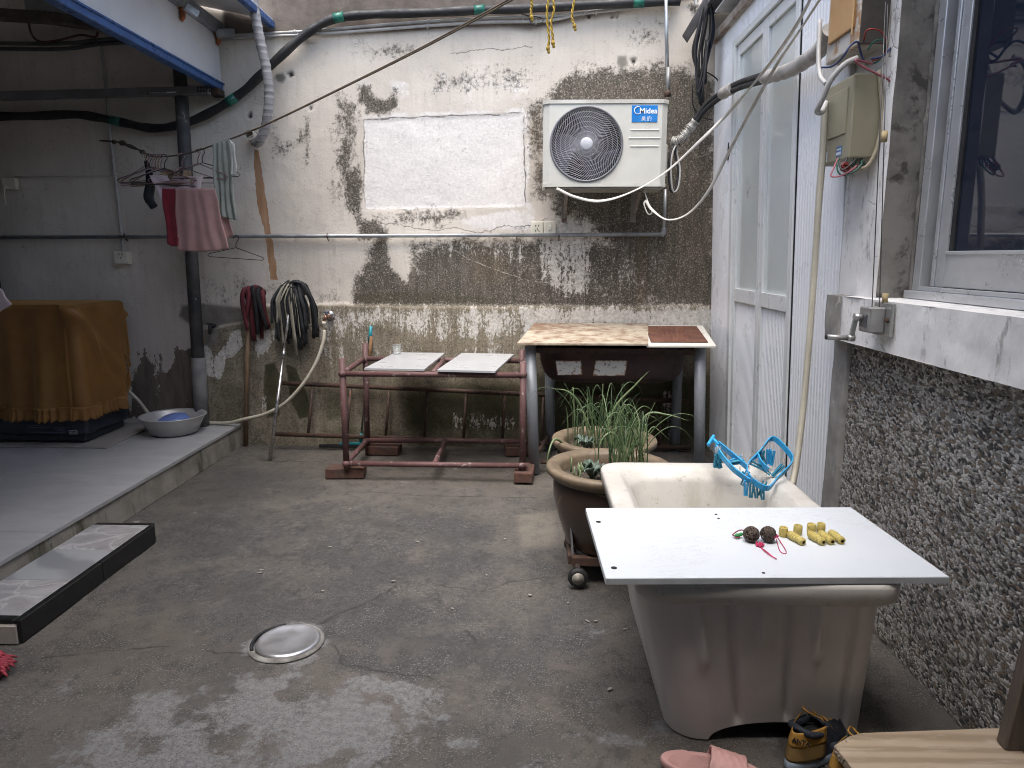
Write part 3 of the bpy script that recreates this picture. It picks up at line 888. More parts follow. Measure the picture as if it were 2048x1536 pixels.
    q = B(); q.span((1.36, 1.2, 1.31), (1.375, 2.1, 2.9), .002); q.build("blind", mat("blue_curtain", (.03, .045, .12), .8, bump=.2, bs=20), house)
    # inner core so that no light leaks through the wall
    b = B(); b.span((1.256, 2.79, 0), (1.50, 4.74, 2.58)); b.span((1.41, 2.53, 0), (1.5, 2.79, 3.0)); b.span((1.25, -3, 0), (1.38, 2.64, .975))
    b.build("core", M_greywall, house)
    # eave: boards and a sheet roof
    m_eave = mat("eave_sheet", (.24, .235, .25), .55, .3, c2=(.16, .155, .17), vs=6, spot=((.15, .08, .05), 9, .6, .72))
    b = B(); b.add([(1.02, -3, 2.74), (1.02, 4.74, 2.74), (3.6, 4.74, 3.2), (3.6, -3, 3.2), (1.02, -3, 2.77), (1.02, 4.74, 2.77), (3.6, 4.74, 3.23), (3.6, -3, 3.23)],
                   [[0, 3, 2, 1], [4, 5, 6, 7], [0, 1, 5, 4], [1, 2, 6, 5], [2, 3, 7, 6], [3, 0, 4, 7]])
    b.build("roof_sheet", m_eave, house)
    b = B(); b.span((1.045, -3, 2.665), (1.30, 4.42, 2.675), .001); b.build("soffit", mat("soffit_board", (.50, .51, .54), .6), house)
    b = B(); b.bar((1.115, 4.72, 2.60), (1.115, -2.9, 2.60), .03, .05, .003); b.build("wall_plate", mat("worn_batten", (.40, .37, .33), .75, c2=(.20, .13, .09), vs=8, bump=.2), house)
make_house()

# ================================================================== CANOPY over the platform, left
def make_canopy():
    c = thing("canopy", "white canopy with blue metal edges above the tiled platform", "canopy", (-2.0, 3.0, 0))
    m_w = mat("white_sheet", (.66, .67, .70), .42, .1, c2=(.58, .59, .62), vs=2.5, spot=((.42, .40, .38), 6, .68, .8))
    m_b = mat("blue_flashing", (.045, .125, .34), .36, .2, c2=(.03, .085, .24), vs=7, spot=((.10, .13, .2), 14, .62, .74))
    m_or = mat("orange_rust_primer", (.36, .11, .03), .7, c2=(.17, .055, .025), vs=30, bump=.4)
    b = B(); b.span((-1.995, -3, 2.372), (-1.980, 4.735, 2.655), .001); b.build("fascia_panel", m_w, c)
    b = B(); b.span((-2.03, -3, 2.328), (-1.972, 4.74, 2.3715), .004); b.build("blue_edge", m_b, c)
    b = B(); b.span((-1.9715, -3, 2.362), (-1.962, 4.74, 2.372), .001); b.build("drip_lip", m_b, c)
    b = B(); b.span((-1.998, -3, 2.656), (-1.945, 4.735, 2.73), .003); b.build("purlin", mat("grey_purlin", (.27, .28, .30), .5, .4, bump=.1), c)
    b = B()
    def roof(x, dz): return 2.735 + (-1.60 - x) * .2 + dz
    b.add([(x, y, roof(x, dz)) for dz in (0, .012) for (x, y) in ((-1.63, -3), (-1.63, 4.735), (-3.75, 4.735), (-3.75, -3))],
          [[0, 3, 2, 1][::-1], [4, 5, 6, 7][::-1], [0, 1, 5, 4], [1, 2, 6, 5], [2, 3, 7, 6], [3, 0, 4, 7]])
    b.build("roof_sheet", m_w, c)
    b = B(); b.span((-1.655, -3, 2.695), (-1.615, 4.73, 2.7335), .003); b.build("blue_edge", m_b, c)
    for y in (4.70, 4.24, 3.78):
        b = B()
        b.ball((-1.968, y, 2.628), (.016, .022, .034), 8, 6); b.ball((-1.966, y - .014, 2.602), (.011, .014, .02), 8, 6); b.span((-1.979, y - .03, 2.64), (-1.955, y + .03, 2.68), .005)
        b.build("rusty_cleat", m_or, c)
    b = B(); b.bar(at(432, 68, Y=4.66), at(470, 66, Y=4.70), .05, .045, .003); b.build("bracket", M_galv, c)
    b = B(); b.bar(at(396, 30, Y=4.2), at(370, 12, Y=4.15), .03, .04, .003); b.build("bracket", M_galv, c)
    # soffit joint and hanging trim at the fascia end
    b = B(); b.span((-2.03, 4.64, 2.285), (-1.965, 4.738, 2.326), .003); b.build("end_cap", M_rust, c)
make_canopy()

# ================================================================== houses closing the yard, out of the picture, and a roof added for shade
def make_rest():
    b = B(); b.span((-3.72, -3.2, 0), (-3.62, 4.74, 3.3))
    lh = thing("side_house", "dark front of the house left of the covered platform", "house", (-3.6, 2, 0))
    b.build("wall", mat("grey_wall_paint", (.62, .61, .60), .85, c2=(.54, .53, .52), vs=2), lh)
    m_wd = mat("dark_door_wood", (.035, .03, .028), .5, vs=5, stretch=(1, 1, .1))
    for (y0, y1) in ((4.52, 4.735), (2.2, 3.2), (.4, 1.5)):
        q = B(); q.span((-3.618, y0, .15), (-3.575, y1, 2.2), .004); q.build("door", m_wd, lh)
    b = B(); b.span((-3.6, -3.3, 0), (1.45, -3.2, 2.9))
    solo("yard_wall", b, M_greywall, "plain grey wall closing the yard behind the viewer", "wall", (0, -3.25, 0))
    b = B(); b.add([(x, y, z + dz) for dz in (0, .05) for (x, y, z) in ((-3.6, .70, 2.86), (1.45, .70, 2.86), (1.45, -3.2, 3.3), (-3.6, -3.2, 3.3))], [[3, 2, 1, 0], [4, 5, 6, 7], [0, 1, 5, 4], [1, 2, 6, 5], [2, 3, 7, 6], [3, 0, 4, 7]])
    solo("added_shade_roof", b, M_greywall, "plain unseen roof added over the viewer to shade the near yard", "roof", (0, 1.15, 2.86))  # unseen roof, added to keep sky light off the near yard
make_rest()
# ================================================================== AIR CONDITIONER
def make_ac():
    xl, xr, yf, yb, zb, zt = .066, .792, 4.375, 4.64, 1.695, 2.185
    ac = thing("air_conditioner", "white outdoor air conditioner unit with round fan grille mounted high on the stained wall", "air conditioner", (.43, 4.5, zb))
    m_c = mat("cream_enamel", (.64, .635, .575), .42, .05, c2=(.57, .56, .50), vs=3.5, spot=((.36, .33, .27), 12, .66, .78))
    m_t = mat("dusty_enamel", (.60, .59, .54), .55, c2=(.47, .45, .40), vs=8, spot=((.30, .27, .22), 20, .62, .74))
    cx, cz, rf = .318, 1.937, .212
    # front plate with a round opening; left and right edges are chamfered backwards
    b = B()
    x0, x1, z0, z1 = xl + .035, xr - .035, zb + .02, zt - .02
    n = 96
    angs = sorted(set([2 * math.pi * k / n for k in range(n)] + [math.atan2(zz - cz, xx - cx) % (2 * math.pi) for xx in (x0, x1) for zz in (z0, z1)]))
    inner, outer = [], []
    for a in angs:
        ca, sa = math.cos(a), math.sin(a)
        ts = [((x1 if ca > 0 else x0) - cx) / ca if abs(ca) > 1e-9 else 1e9, ((z1 if sa > 0 else z0) - cz) / sa if abs(sa) > 1e-9 else 1e9]
        t_ = min(ts)
        inner.append((cx + rf * ca, yf, cz + rf * sa)); outer.append((cx + t_ * ca, yf, cz + t_ * sa))
    m_ = len(angs)
    deep = [(p[0], yf + .05, p[2]) for p in inner]
    b.add(outer + inner, [[i, (i + 1) % m_, m_ + (i + 1) % m_, m_ + i] for i in range(m_)])
    b.add(inner + deep, [[i, (i + 1) % m_, m_ + (i + 1) % m_, m_ + i] for i in range(m_)], True)
    # chamfers and sides
    b.add([(x0, yf, z0), (x0, yf, z1), (xl, yf + .03, z1), (xl, yf + .03, z0), (xl, yb, z1), (xl, yb, z0)], [[0, 3, 2, 1][::-1], [3, 5, 4, 2][::-1]])
    b.add([(x1, yf, z0), (x1, yf, z1), (xr, yf + .03, z1), (xr, yf + .03, z0), (xr, yb, z1), (xr, yb, z0)], [[0, 3, 2, 1], [3, 5, 4, 2]])
    b.add([(xl, yb, z0), (xr, yb, z0), (xr, yb, z1), (xl, yb, z1)], [[0, 1, 2, 3]])
    b.build("casing", m_c, ac)
    def cap(name, za, zb_, ov, m):
        q = B()
        poly = [(xl + .03, yf - ov), (xr - .03, yf - ov), (xr + ov, yf + .028 - ov), (xr + ov, yb), (xl - ov, yb), (xl - ov, yf + .028 - ov)]
        q.prism(poly, lambda u, w, d: (u, w, d), zb_, za)
        return q.build(name, m, ac)
    cap("top_cover", zt - .0205, zt, .006, m_t)
    cap("base_pan", zb, zb + .0195, .003, m_c)
    cap("base_lip", zb - .012, zb - .0005, -.012, mat("grimy_enamel", (.33, .32, .28), .6))
    # horizontal pressings
    for z in (2.016, 1.970, 1.924):
        q = B(); q.span((.565 + (.01 if z > 2 or z < 1.93 else 0), yf - .004, z - .004), (.742 + (0 if z > 2 or z < 1.93 else .008), yf + .002, z + .004), .0035, 2); q.build("pressing", m_c, ac)
    # cavity and fan
    q = B(); q.lathe([(.0, 0), (rf + .005, 0), (rf + .005, -.04)], (cx, yf + .12, cz), 48, axis=rotm('X', math.pi / 2)); q.build("fan_cavity", mat("fan_cavity_dark", (.035, .035, .05), .7), ac)
    f = B()
    for k in range(3):
        rows = []
        for i in range(9):
            r = .045 + .155 * i / 8
            row = []
            for j in range(9):
                a = 2 * math.pi * k / 3 + (.18 + .5 * i / 8) + (1.35) * j / 8
                row.append((cx + r * math.cos(a), yf + .095 - .055 * j / 8, cz + r * math.sin(a)))
            rows.append(row)
        f.sheet(rows, .003)
    f.cyl((cx, yf + .11, cz), (cx, yf + .03, cz), .045, .04, 24)
    f.build("fan", mat("fan_grey", (.10, .10, .14), .5), ac)
    # grille: rim, hoops, swept wires, badge disc
    M_gw = mat("grille_wire", (.40, .40, .43), .45, .1)
    g = B(); g.tube([(cx + (rf - .002) * math.cos(a), yf - .004, cz + (rf - .002) * math.sin(a)) for a in np.linspace(0, 2 * math.pi, 72)[:-1]], .0065, 8, closed=True)
    G = g.build("fan_grille", mat("grille_rim", (.20, .20, .22), .5), ac)
    def dome(r): return yf - .006 - .010 * (1 - (r / rf) ** 2)
    for k, r in enumerate(np.linspace(.07, rf - .03, 5)):
        g = B(); g.tube([(cx + r * math.cos(a), dome(r) + .001, cz + r * math.sin(a)) for a in np.linspace(0, 2 * math.pi, 60)[:-1]], .0014, 4, closed=True); g.build("hoop", M_gw, G)
    for k in range(72):
        a0 = 2 * math.pi * k / 72
        g = B(); g.tube([(cx + r * math.cos(a0 - 1.0 * (r / rf) ** 1.3), dome(r), cz + r * math.sin(a0 - 1.0 * (r / rf) ** 1.3)) for r in np.linspace(.03, rf - .003, 12)], .0015, 4, cap=False); g.build("wire", M_gw, G)
    g = B(); g.lathe([(0, .006), (.030, .005), (.036, .002), (.037, -.002)], (cx, dome(0), cz), 32, axis=rotm('X', math.pi / 2)); g.build("hub_disc", mat("pale_disc", (.55, .56, .60), .4), G)
    # maker's plate
    bx, bz, w, h = .6545, 2.106, .150, .094
    m_blue = mat("blue_label", (.012, .22, .62), .35, c2=(.010, .18, .54), vs=5)
    m_wh = mat("label_white", (.86, .87, .88), .4, var=.03)
    q = B(); q.span((bx - w / 2, yf - .0035, bz - h / 2), (bx + w / 2, yf + .001, bz + h / 2), .009, 3); P = q.build("badge", m_blue, ac)
    TM = Matrix.Translation((bx + .021, yf - .0042, bz + .014)) @ Matrix.Rotation(math.pi / 2, 4, 'X')
    text_mesh("lettering", "Midea", .043, TM, m_wh, P, .0006, .0007)
    q = B(); q.tube([(bx - .040 + .0205 * math.cos(a), yf - .0044, bz + .018 + .0205 * math.sin(a)) for a in np.linspace(R(25), R(320), 30)], [.0004 + .0024 * math.sin(math.pi * i / 29) ** .7 for i in range(30)], 5); q.build("emblem", m_wh, P)
    def strokes(segs, ox, oz, s_):
        q = B()
        for (xa, ya, xb_, yb_) in segs:
            q.bar((ox + xa * s_, yf - .0044, oz + ya * s_), (ox + xb_ * s_, yf - .0044, oz + yb_ * s_), .0008, .0021, up=(0, 0, 1) if abs(ya - yb_) < abs(xa - xb_) else (1, 0, 0))
        return q
    mei = [(.3, 1, .4, .88), (.7, 1, .6, .88), (.12, .82, .88, .82), (.18, .67, .82, .67), (.06, .52, .94, .52), (.5, .88, .5, .4), (.03, .34, .97, .34), (.5, .34, .42, .2), (.42, .2, .05, 0), (.55, .25, .95, 0)]
    de = [(.25, 1, .2, .85), (.08, .8, .08, .05), (.08, .8, .42, .8), (.42, .8, .42, .05), (.08, .45, .42, .45), (.08, .07, .42, .07), (.62, 1, .52, .68), (.58, .8, .95, .8), (.95, .8, .92, .1), (.92, .1, .76, .05), (.64, .52, .76, .38)]
    strokes(mei, bx - .019, bz - .040, .026).build("character", m_wh, P)
    strokes(de, bx + .0135, bz - .040, .026).build("character", m_wh, P)
    # side valve cover and bracket arms
    q = B(); q.span((xr + .001, 4.47, 1.76), (xr + .022, 4.60, 1.95), .008, 2); q.build("valve_cover", m_c, ac)
    for x in (.21, .655):
        q = B(); q.span((x - .018, 4.40, zb - .016), (x + .018, 4.745, zb - .0125), .001); q.span((x - .018, 4.735, zb - .19), (x + .018, 4.741, zb - .0165), .001)
        q.bar((x, 4.46, zb - .02), (x, 4.735, zb - .17), .022, .004)
        q.build("bracket", mat("bracket_steel", (.26, .24, .22), .6, .5, spot=((.14, .07, .04), 30, .55, .68)), ac)
make_ac()

# ================================================================== pipes and cables on the wall
def pipe(name, pts, r, m, label, cat, n=10, sp=0, loc=None, group=None):
    P = spline(pts, sp) if sp else [Vector(p) for p in pts]
    b = B(); b.tube(P, r, n)
    return solo(name, b, m, label, cat, loc or tuple(P[0]), group)
M_conduit = mat("grey_conduit", (.46, .45, .43), .6, c2=(.36, .345, .325), vs=10, spot=((.22, .2, .18), 16, .6, .72))
def make_pipes():
    YP = 4.715
    # long steel water pipe with riser
    wp = thing("steel_pipe", "long thin galvanised water pipe running level across the whole wall", "pipe", (-1, YP, 1.42))
    a, c = at(-20, 475, Y=YP), at(1322, 469, Y=YP)
    b = B(); b.cyl((-3.6, YP, a.z), c, .0125, n=12); b.build("run", M_galv, wp)
    top = Vector((c.x + .018, YP, 1.71))
    b = B(); b.tube(spline([c, c + Vector((.012, 0, .003)), c + Vector((.018, 0, .02)), c + Vector((.018, 0, .04))], 5), .016, 12); b.build("elbow", M_galv, wp)
    b = B(); b.cyl(c + Vector((.018, 0, .03)), top, .011, n=12); b.build("riser", M_galv, wp)
    for px in (655, 1118, 250):
        p = at(px, 472, Y=YP)
        q = B(); q.tube([(p.x, YP + .0, p.z + .015), (p.x, YP - .016, p.z), (p.x, YP, p.z - .015), (p.x, 4.742, p.z - .03)], .004, 6); q.build("clip", M_rust, wp)
    # drop pipe above the air conditioner
    up = thing("riser_pipe", "thin bright steel pipe rising from the air conditioner's top", "pipe", (.8, 4.6, 2.2))
    p0, p1 = at(1335, 190, Y=4.66), at(1332, 0, Y=4.66)
    b = B(); b.cyl(p0, p1 + (p1 - p0) * .4, .0115, n=12); b.build("tube", M_galv, up)
    b = B(); b.cyl(p0, p0 + Vector((0, 0, .16)), .0155, n=12); b.build("sleeve", mat("tarnished_sleeve", (.20, .20, .20), .5, .5), up)
    b = B(); b.cyl(p0 - Vector((0, 0, .01)), p0 + Vector((0, 0, .025)), .02, n=6); b.build("nut", M_rust, up)
    # black insulated pipe, swinging down under the canopy
    ins = thing("insulated_pipe", "thick black foam insulated pipe curving along the wall with green tape joints", "pipe", (-1.5, 4.68, 2.3))
    px = [(-40, 233), (60, 232), (150, 229), (200, 236), (250, 246), (300, 256), (350, 252), (400, 235), (450, 208), (490, 180), (530, 142), (580, 95), (620, 62), (660, 40), (700, 32), (760, 28), (860, 25), (960, 20), (1040, 18), (1140, 12), (1260, 6), (1360, 2)]
    P = spline([at(x, y, Y=4.69) for x, y in px], 6)
    b = B(); b.tube(P, [.027 + .002 * math.sin(i * .9) for i in range(len(P))], 12); b.build("foam_sleeve", M_blk, ins)
    m_tape = mat("green_tape", (.012, .15, .10), .35, c2=(.01, .09, .065), vs=20)
    for (x, y) in ((232, 242), (463, 200), (676, 36), (960, 20), (1270, 4)):
        c = at(x, y, Y=4.69)
        i = min(range(1, len(P) - 1), key=lambda k: (P[k] - c).length)
        d = (P[i + 1] - P[i - 1]).normalized()
        q = B(); q.tube([P[i] - d * .035, P[i] - d * .01, P[i] + d * .03], [.030, .029, .0305], 12); q.build("tape", m_tape, ins)
    # wrapped hose coming down into a wall stub
    wr = thing("wrapped_pipe", "pale tape wrapped pipe hanging down into a stub in the wall", "pipe", (-1.77, 4.6, 2.05))
    px = [(504, -60, 4.42), (508, 10, 4.45), (520, 80, 4.48), (533, 140, 4.5), (538, 195, 4.52), (532, 250, 4.56), (520, 280, 4.60), (512, 287, 4.66)]
    P = spline([at(x, y, Y=Y) for x, y, Y in px], 12)
    t = NT("wrapping_tape")
    w = t.wave(9, 1.2, 2, 'Z')
    col = t.mix(t.mr(t.noise(6, 4), .3, .7), (.42, .41, .41), (.29, .28, .28))
    col = t.mix(t.mr(w, .82, .95, 0, .55), col, (.17, .165, .165))
    m_wr = t.done(col, .55, 0, t.bump(w, .3, .005))
    b = B(); b.tube(P, [.029 + .0016 * math.sin(i * 1.7) for i in range(len(P))], 14); b.build("wrapped_run", m_wr, wr)
    s0 = at(511, 276, Y=4.75)
    b = B(); b.lathe([(.030, .0), (.033, .0), (.033, -.05), (.027, -.05), (.027, .05)], (s0.x, 4.69, s0.z), 24, axis=rotm('X', -math.pi / 2)); b.build("stub", mat("pvc_stub", (.50, .47, .40), .5), wr)
    b = B(); b.ball((s0.x - .002, 4.69, s0.z - .012), (.022, .03, .016), 10, 8); b.build("filler", mat("stub_filler", (.52, .47, .38), .8), wr)
    # two thin conduits along the top with clips
    for k, (px, lab) in enumerate((([(440, 72), (620, 62), (800, 47), (960, 37), (1060, 34), (1130, 30), (1250, 14), (1340, 2), (1385, -3), (1392, 12)], "upper one of two thin conduits clipped along the wall top"),
                                   ([(450, 76), (640, 68), (800, 56), (960, 45), (1090, 42), (1160, 28), (1260, 16), (1330, 6)], "lower one of two thin conduits clipped along the wall top"))):
        c = thing("conduit", lab, "conduit", (-.5, 4.73, 2.7), "conduits along the wall top")
        P = spline([at(x, y, Y=4.728) for x, y in px], 6)
        b = B(); b.tube(P, .0095, 8); b.build("tube", M_conduit, c)
        for i in range(5, len(P) - 8, 9):
            d = (P[i + 1] - P[i - 1]).normalized()
            q = B(); q.cyl(P[i] - d * .006, P[i] + d * .006, .0135, n=10); q.box(P[i] + Vector((0, .01, 0)), (.012, .02, .03), None, .002); q.build("clip", M_conduit, c)
    # old soil pipe on the left
    dp = thing("drain_pipe", "dark grey vertical drain pipe standing in the corner behind the hanging towel", "pipe", (-2.26, 4.66, .15))
    m_dp = mat("weathered_drain", (.052, .053, .056), .6, .2, c2=(.10, .098, .095), vs=7, spot=((.36, .34, .31), 18, .6, .68), bump=.2)
    p0, p1 = at(402, 815, Y=4.66), at(361, 150, Y=4.66)
    b = B(); b.cyl((p0.x, 4.66, .15), (p1.x, 4.66, 2.62), .040, n=32); b.build("barrel", m_dp, dp)
    m_dp2 = mat("pale_drain", (.19, .185, .175), .7, c2=(.12, .117, .11), vs=9, bump=.2)
    b = B(); b.cyl((p0.x, 4.66, .152), (p0.x + (p1.x - p0.x) * .19, 4.66, .62), .046, n=32); b.build("lower_barrel", m_dp2, dp)
    # steel channel and pipes under the canopy
    ch = thing("steel_channel", "dark steel channel fixed level under the canopy on the wall", "channel", (-2.8, 4.62, 2.27))
    b = B(); b.bar((-3.6, 4.63, at(0, 194, Y=4.63).z), at(420, 181, Y=4.63), .045, .05, .003, (0, 0, 1)); b.build("channel", mat("dull_channel", (.20, .20, .205), .5, .4), ch)
    b = B(); e = at(408, 180, Y=4.60)
    for i in range(5):
        for j in range(2):
            b.box((e.x - .04 + i * .018, 4.607, e.z - .004 + j * .02), (.009, .006, .012), None, .001)
    b.build("slots", M_dark, ch)
    b = B(); b.cyl(at(288, 186, Y=4.60), at(352, 184, Y=4.60), .004, n=8); b.build("bright_rod", mat("bright_rod", (.6, .6, .58), .35, .6), ch)
    for k, (ya, yb_, lab) in enumerate(((86, 80, "upper dark pipe under the canopy"), (97, 88, "lower dark pipe under the canopy"))):
        pipe("old_pipe", [at(-60, ya, Y=4.68), at(120, ya + 1, Y=4.68), at(200, yb_, Y=4.68), at(300, yb_ - 5, Y=4.68)], .012, mat("sooty_pipe", (.10, .098, .095), .6, .3), lab + " left of the blue edge", "pipe", 10, 6, None, "old pipes under the canopy")
    pipe("red_cable", [at(55, 30, Y=4.66), at(62, 65, Y=4.66), at(80, 83, Y=4.66), at(120, 80, Y=4.66), at(160, 70, Y=4.66), at(190, 74, Y=4.66), at(196, 62, Y=4.66)], .007, mat("dull_red_cable", (.12, .05, .055), .6), "dull red cable looping above the old pipes", "cable", 8, 6)
    b = B(); q = [at(-40, 27, Y=4.55), at(100, 36, Y=4.58), at(260, 60, Y=4.62)]
    for i in range(2):
        b.bar(q[i], q[i + 1], .06, .065, .006, (0, 0, 1))
    solo("rotten_beam", b, mat("rotten_wood", (.075, .062, .052), .9, c2=(.12, .10, .085), vs=14, bump=.6, bs=30), "rough rotten timber beam under the canopy roof", "beam", tuple(q[0]))
    b = B(); b.span(at(50, 22, Y=4.60) - Vector((0, 0, .03)), at(220, 8, Y=4.72) + Vector((0, 0, .02)), .004)
    solo("lintel_board", b, mat("pale_lintel", (.42, .41, .40), .7, c2=(.30, .29, .28)), "pale board above the rotten beam", "board", tuple(at(120, 15, Y=4.66)))
    # wiring on the left wall: conduit, socket, switch box
    cd = thing("wall_conduit", "thin upright conduit dropping to the left wall socket", "conduit", (-2.9, 4.73, 1.4))
    pts = [at(x, y, Y=4.733) for x, y in ((203, 92), (212, 180), (220, 270), (230, 350), (236, 400), (243, 470), (246, 505))]
    b = B(); b.tube(spline(pts, 6), .0095, 8); b.build("tube", M_conduit, cd)
    for i in (1, 3, 4):
        q = B(); q.cyl(pts[i] - Vector((0, 0, .008)), pts[i] + Vector((0, 0, .008)), .014, n=10); q.build("clip", M_conduit, cd)
    def socket(name, lab, px0, py0, px1, py1, depth, holes, grp=None, swi=False):
        p0, p1 = at(px0, py1, Y=4.74), at(px1, py0, Y=4.74)
        s = thing(name, lab, "socket" if not swi else "switch", ((p0.x + p1.x) / 2, 4.74, p0.z), grp)
        q = B(); q.span((p0.x, 4.742 - depth, p0.z), (p1.x, 4.745, p1.z), .005, 2); q.build("plate", M_white_plastic, s)
        w, h = p1.x - p0.x, p1.z - p0.z
        for (u, v, a_) in holes:
            q = B(); q.box((p0.x + u * w, 4.742 - depth - .0006, p0.z + v * h), (.005, .0018, .011), rotm('Y', R(a_))); q.build("pin_hole", M_dark, s)
        if swi:
            q = B(); q.span((p0.x + .36 * w, 4.742 - depth - .004, p0.z + .32 * h), (p0.x + .64 * w, 4.742 - depth + .001, p0.z + .68 * h), .002); q.build("rocker", M_white_plastic, s)
        return s
    hs_ = [(.38, .66, 0), (.62, .66, 0), (.5, .38, 0), (.36, .26, 25), (.64, .26, -25)]
    socket("power_socket", "cream power socket on the wall under the air conditioner", 1062, 443, 1087, 468, .012, hs_)
    socket("light_switch", "cream switch right beside the socket under the air conditioner", 1087.6, 443, 1112, 468, .012, [], None, True)
    socket("power_socket", "cream surface box socket on the shaded left wall", 236, 503, 262, 528, .045, [(.4, .78, 0), (.62, .78, 0), (.5, .5, 0)])
    socket("switch_box", "small white box near the left edge of the wall", 12, 357, 36, 380, .035, [], None)
    pipe("thin_wire", [at(30, 354, Y=4.735), at(120, 353, Y=4.735), at(232, 350, Y=4.735)], .0035, M_conduit, "thin wire running level from the small white box", "wire", 6)
    pipe("hanging_wire", [at(14, 375, Y=4.70), at(10, 372, Y=4.69), at(9, 390, Y=4.69), at(12, 410, Y=4.69)], .003, M_white_plastic, "short white wire dangling below the small white box", "wire", 6, 5)
    # taps
    tp = thing("wall_tap", "brass wall tap on its white rose with the hose attached", "tap", tuple(at(655, 637, Y=4.74)))
    c = at(656, 633, Y=4.72)
    m_br = mat("worn_brass", (.34, .18, .10), .42, .7, c2=(.22, .14, .10), vs=20)
    q = B(); q.lathe([(0, .014), (.026, .013), (.034, .0)], (c.x + .012, 4.728, c.z + .004), 20, axis=rotm('X', math.pi / 2)); q.build("rose", mat("chrome_rose", (.45, .42, .40), .3, .8), tp)
    q = B(); q.cyl((c.x + .012, 4.72, c.z + .004), (c.x + .008, 4.66, c.z + .002), .013, n=14); q.cyl((c.x + .004, 4.665, c.z + .012), (c.x - .014, 4.665, c.z - .03), .012, .009, 14); q.build("body", m_br, tp)
    q = B(); q.cyl((c.x + .004, 4.665, c.z + .012), (c.x + .006, 4.665, c.z + .03), .006, n=10); q.bar((c.x - .016, 4.665, c.z + .034), (c.x + .026, 4.665, c.z + .034), .008, .008, .002); q.build("handle", mat("blue_handle", (.06, .08, .14), .4, .3), tp)
    q = B(); q.cyl((c.x - .013, 4.665, c.z - .028), (c.x - .016, 4.665, c.z - .05), .013, n=14); q.build("collar", M_white_plastic, tp)
    tp = thing("old_tap", "small dark old tap set in the cement patch", "tap", tuple(at(425, 655, Y=4.74)))
    c = at(426, 652, Y=4.72)
    m_ot = mat("blackened_brass", (.04, .04, .04), .5, .5)
    q = B(); q.cyl((c.x, 4.745, c.z), (c.x, 4.67, c.z), .012, n=12); q.cyl((c.x, 4.675, c.z + .01), (c.x - .002, 4.66, c.z - .05), .011, .008, 12); q.build("body", m_ot, tp)
    q = B(); q.bar((c.x - .024, 4.675, c.z + .022), (c.x + .024, 4.675, c.z + .018), .01, .01, .003); q.cyl((c.x, 4.675, c.z + .005), (c.x, 4.675, c.z + .02), .006, n=8); q.build("handle", m_ot, tp)
    # white hose from the tap to the washing machine
    pts = [at(649, 660, Y=4.66), at(646, 685, Y=4.64), at(632, 725, Y=4.62), at(606, 768, Y=4.6), at(570, 806, Y=4.6), at(530, 828, Y=4.6), at(490, 838, Y=4.62)]
    pts += [Vector((-2.06, 4.66, .172)), Vector((-2.22, 4.69, .163)), Vector((-2.45, 4.70, .163)), Vector((-2.58, 4.68, .19)), Vector((-2.645, 4.62, .33)), Vector((-2.70, 4.58, .42))]
    hs = thing("hose", "cream hose drooping from the brass tap across to the washing machine", "hose", tuple(pts[0]))
    b = B(); b.tube(spline(pts, 8), .0115, 10); b.build("tube", mat("cream_hose", (.56, .52, .42), .5, c2=(.46, .42, .33)), hs)
make_pipes()
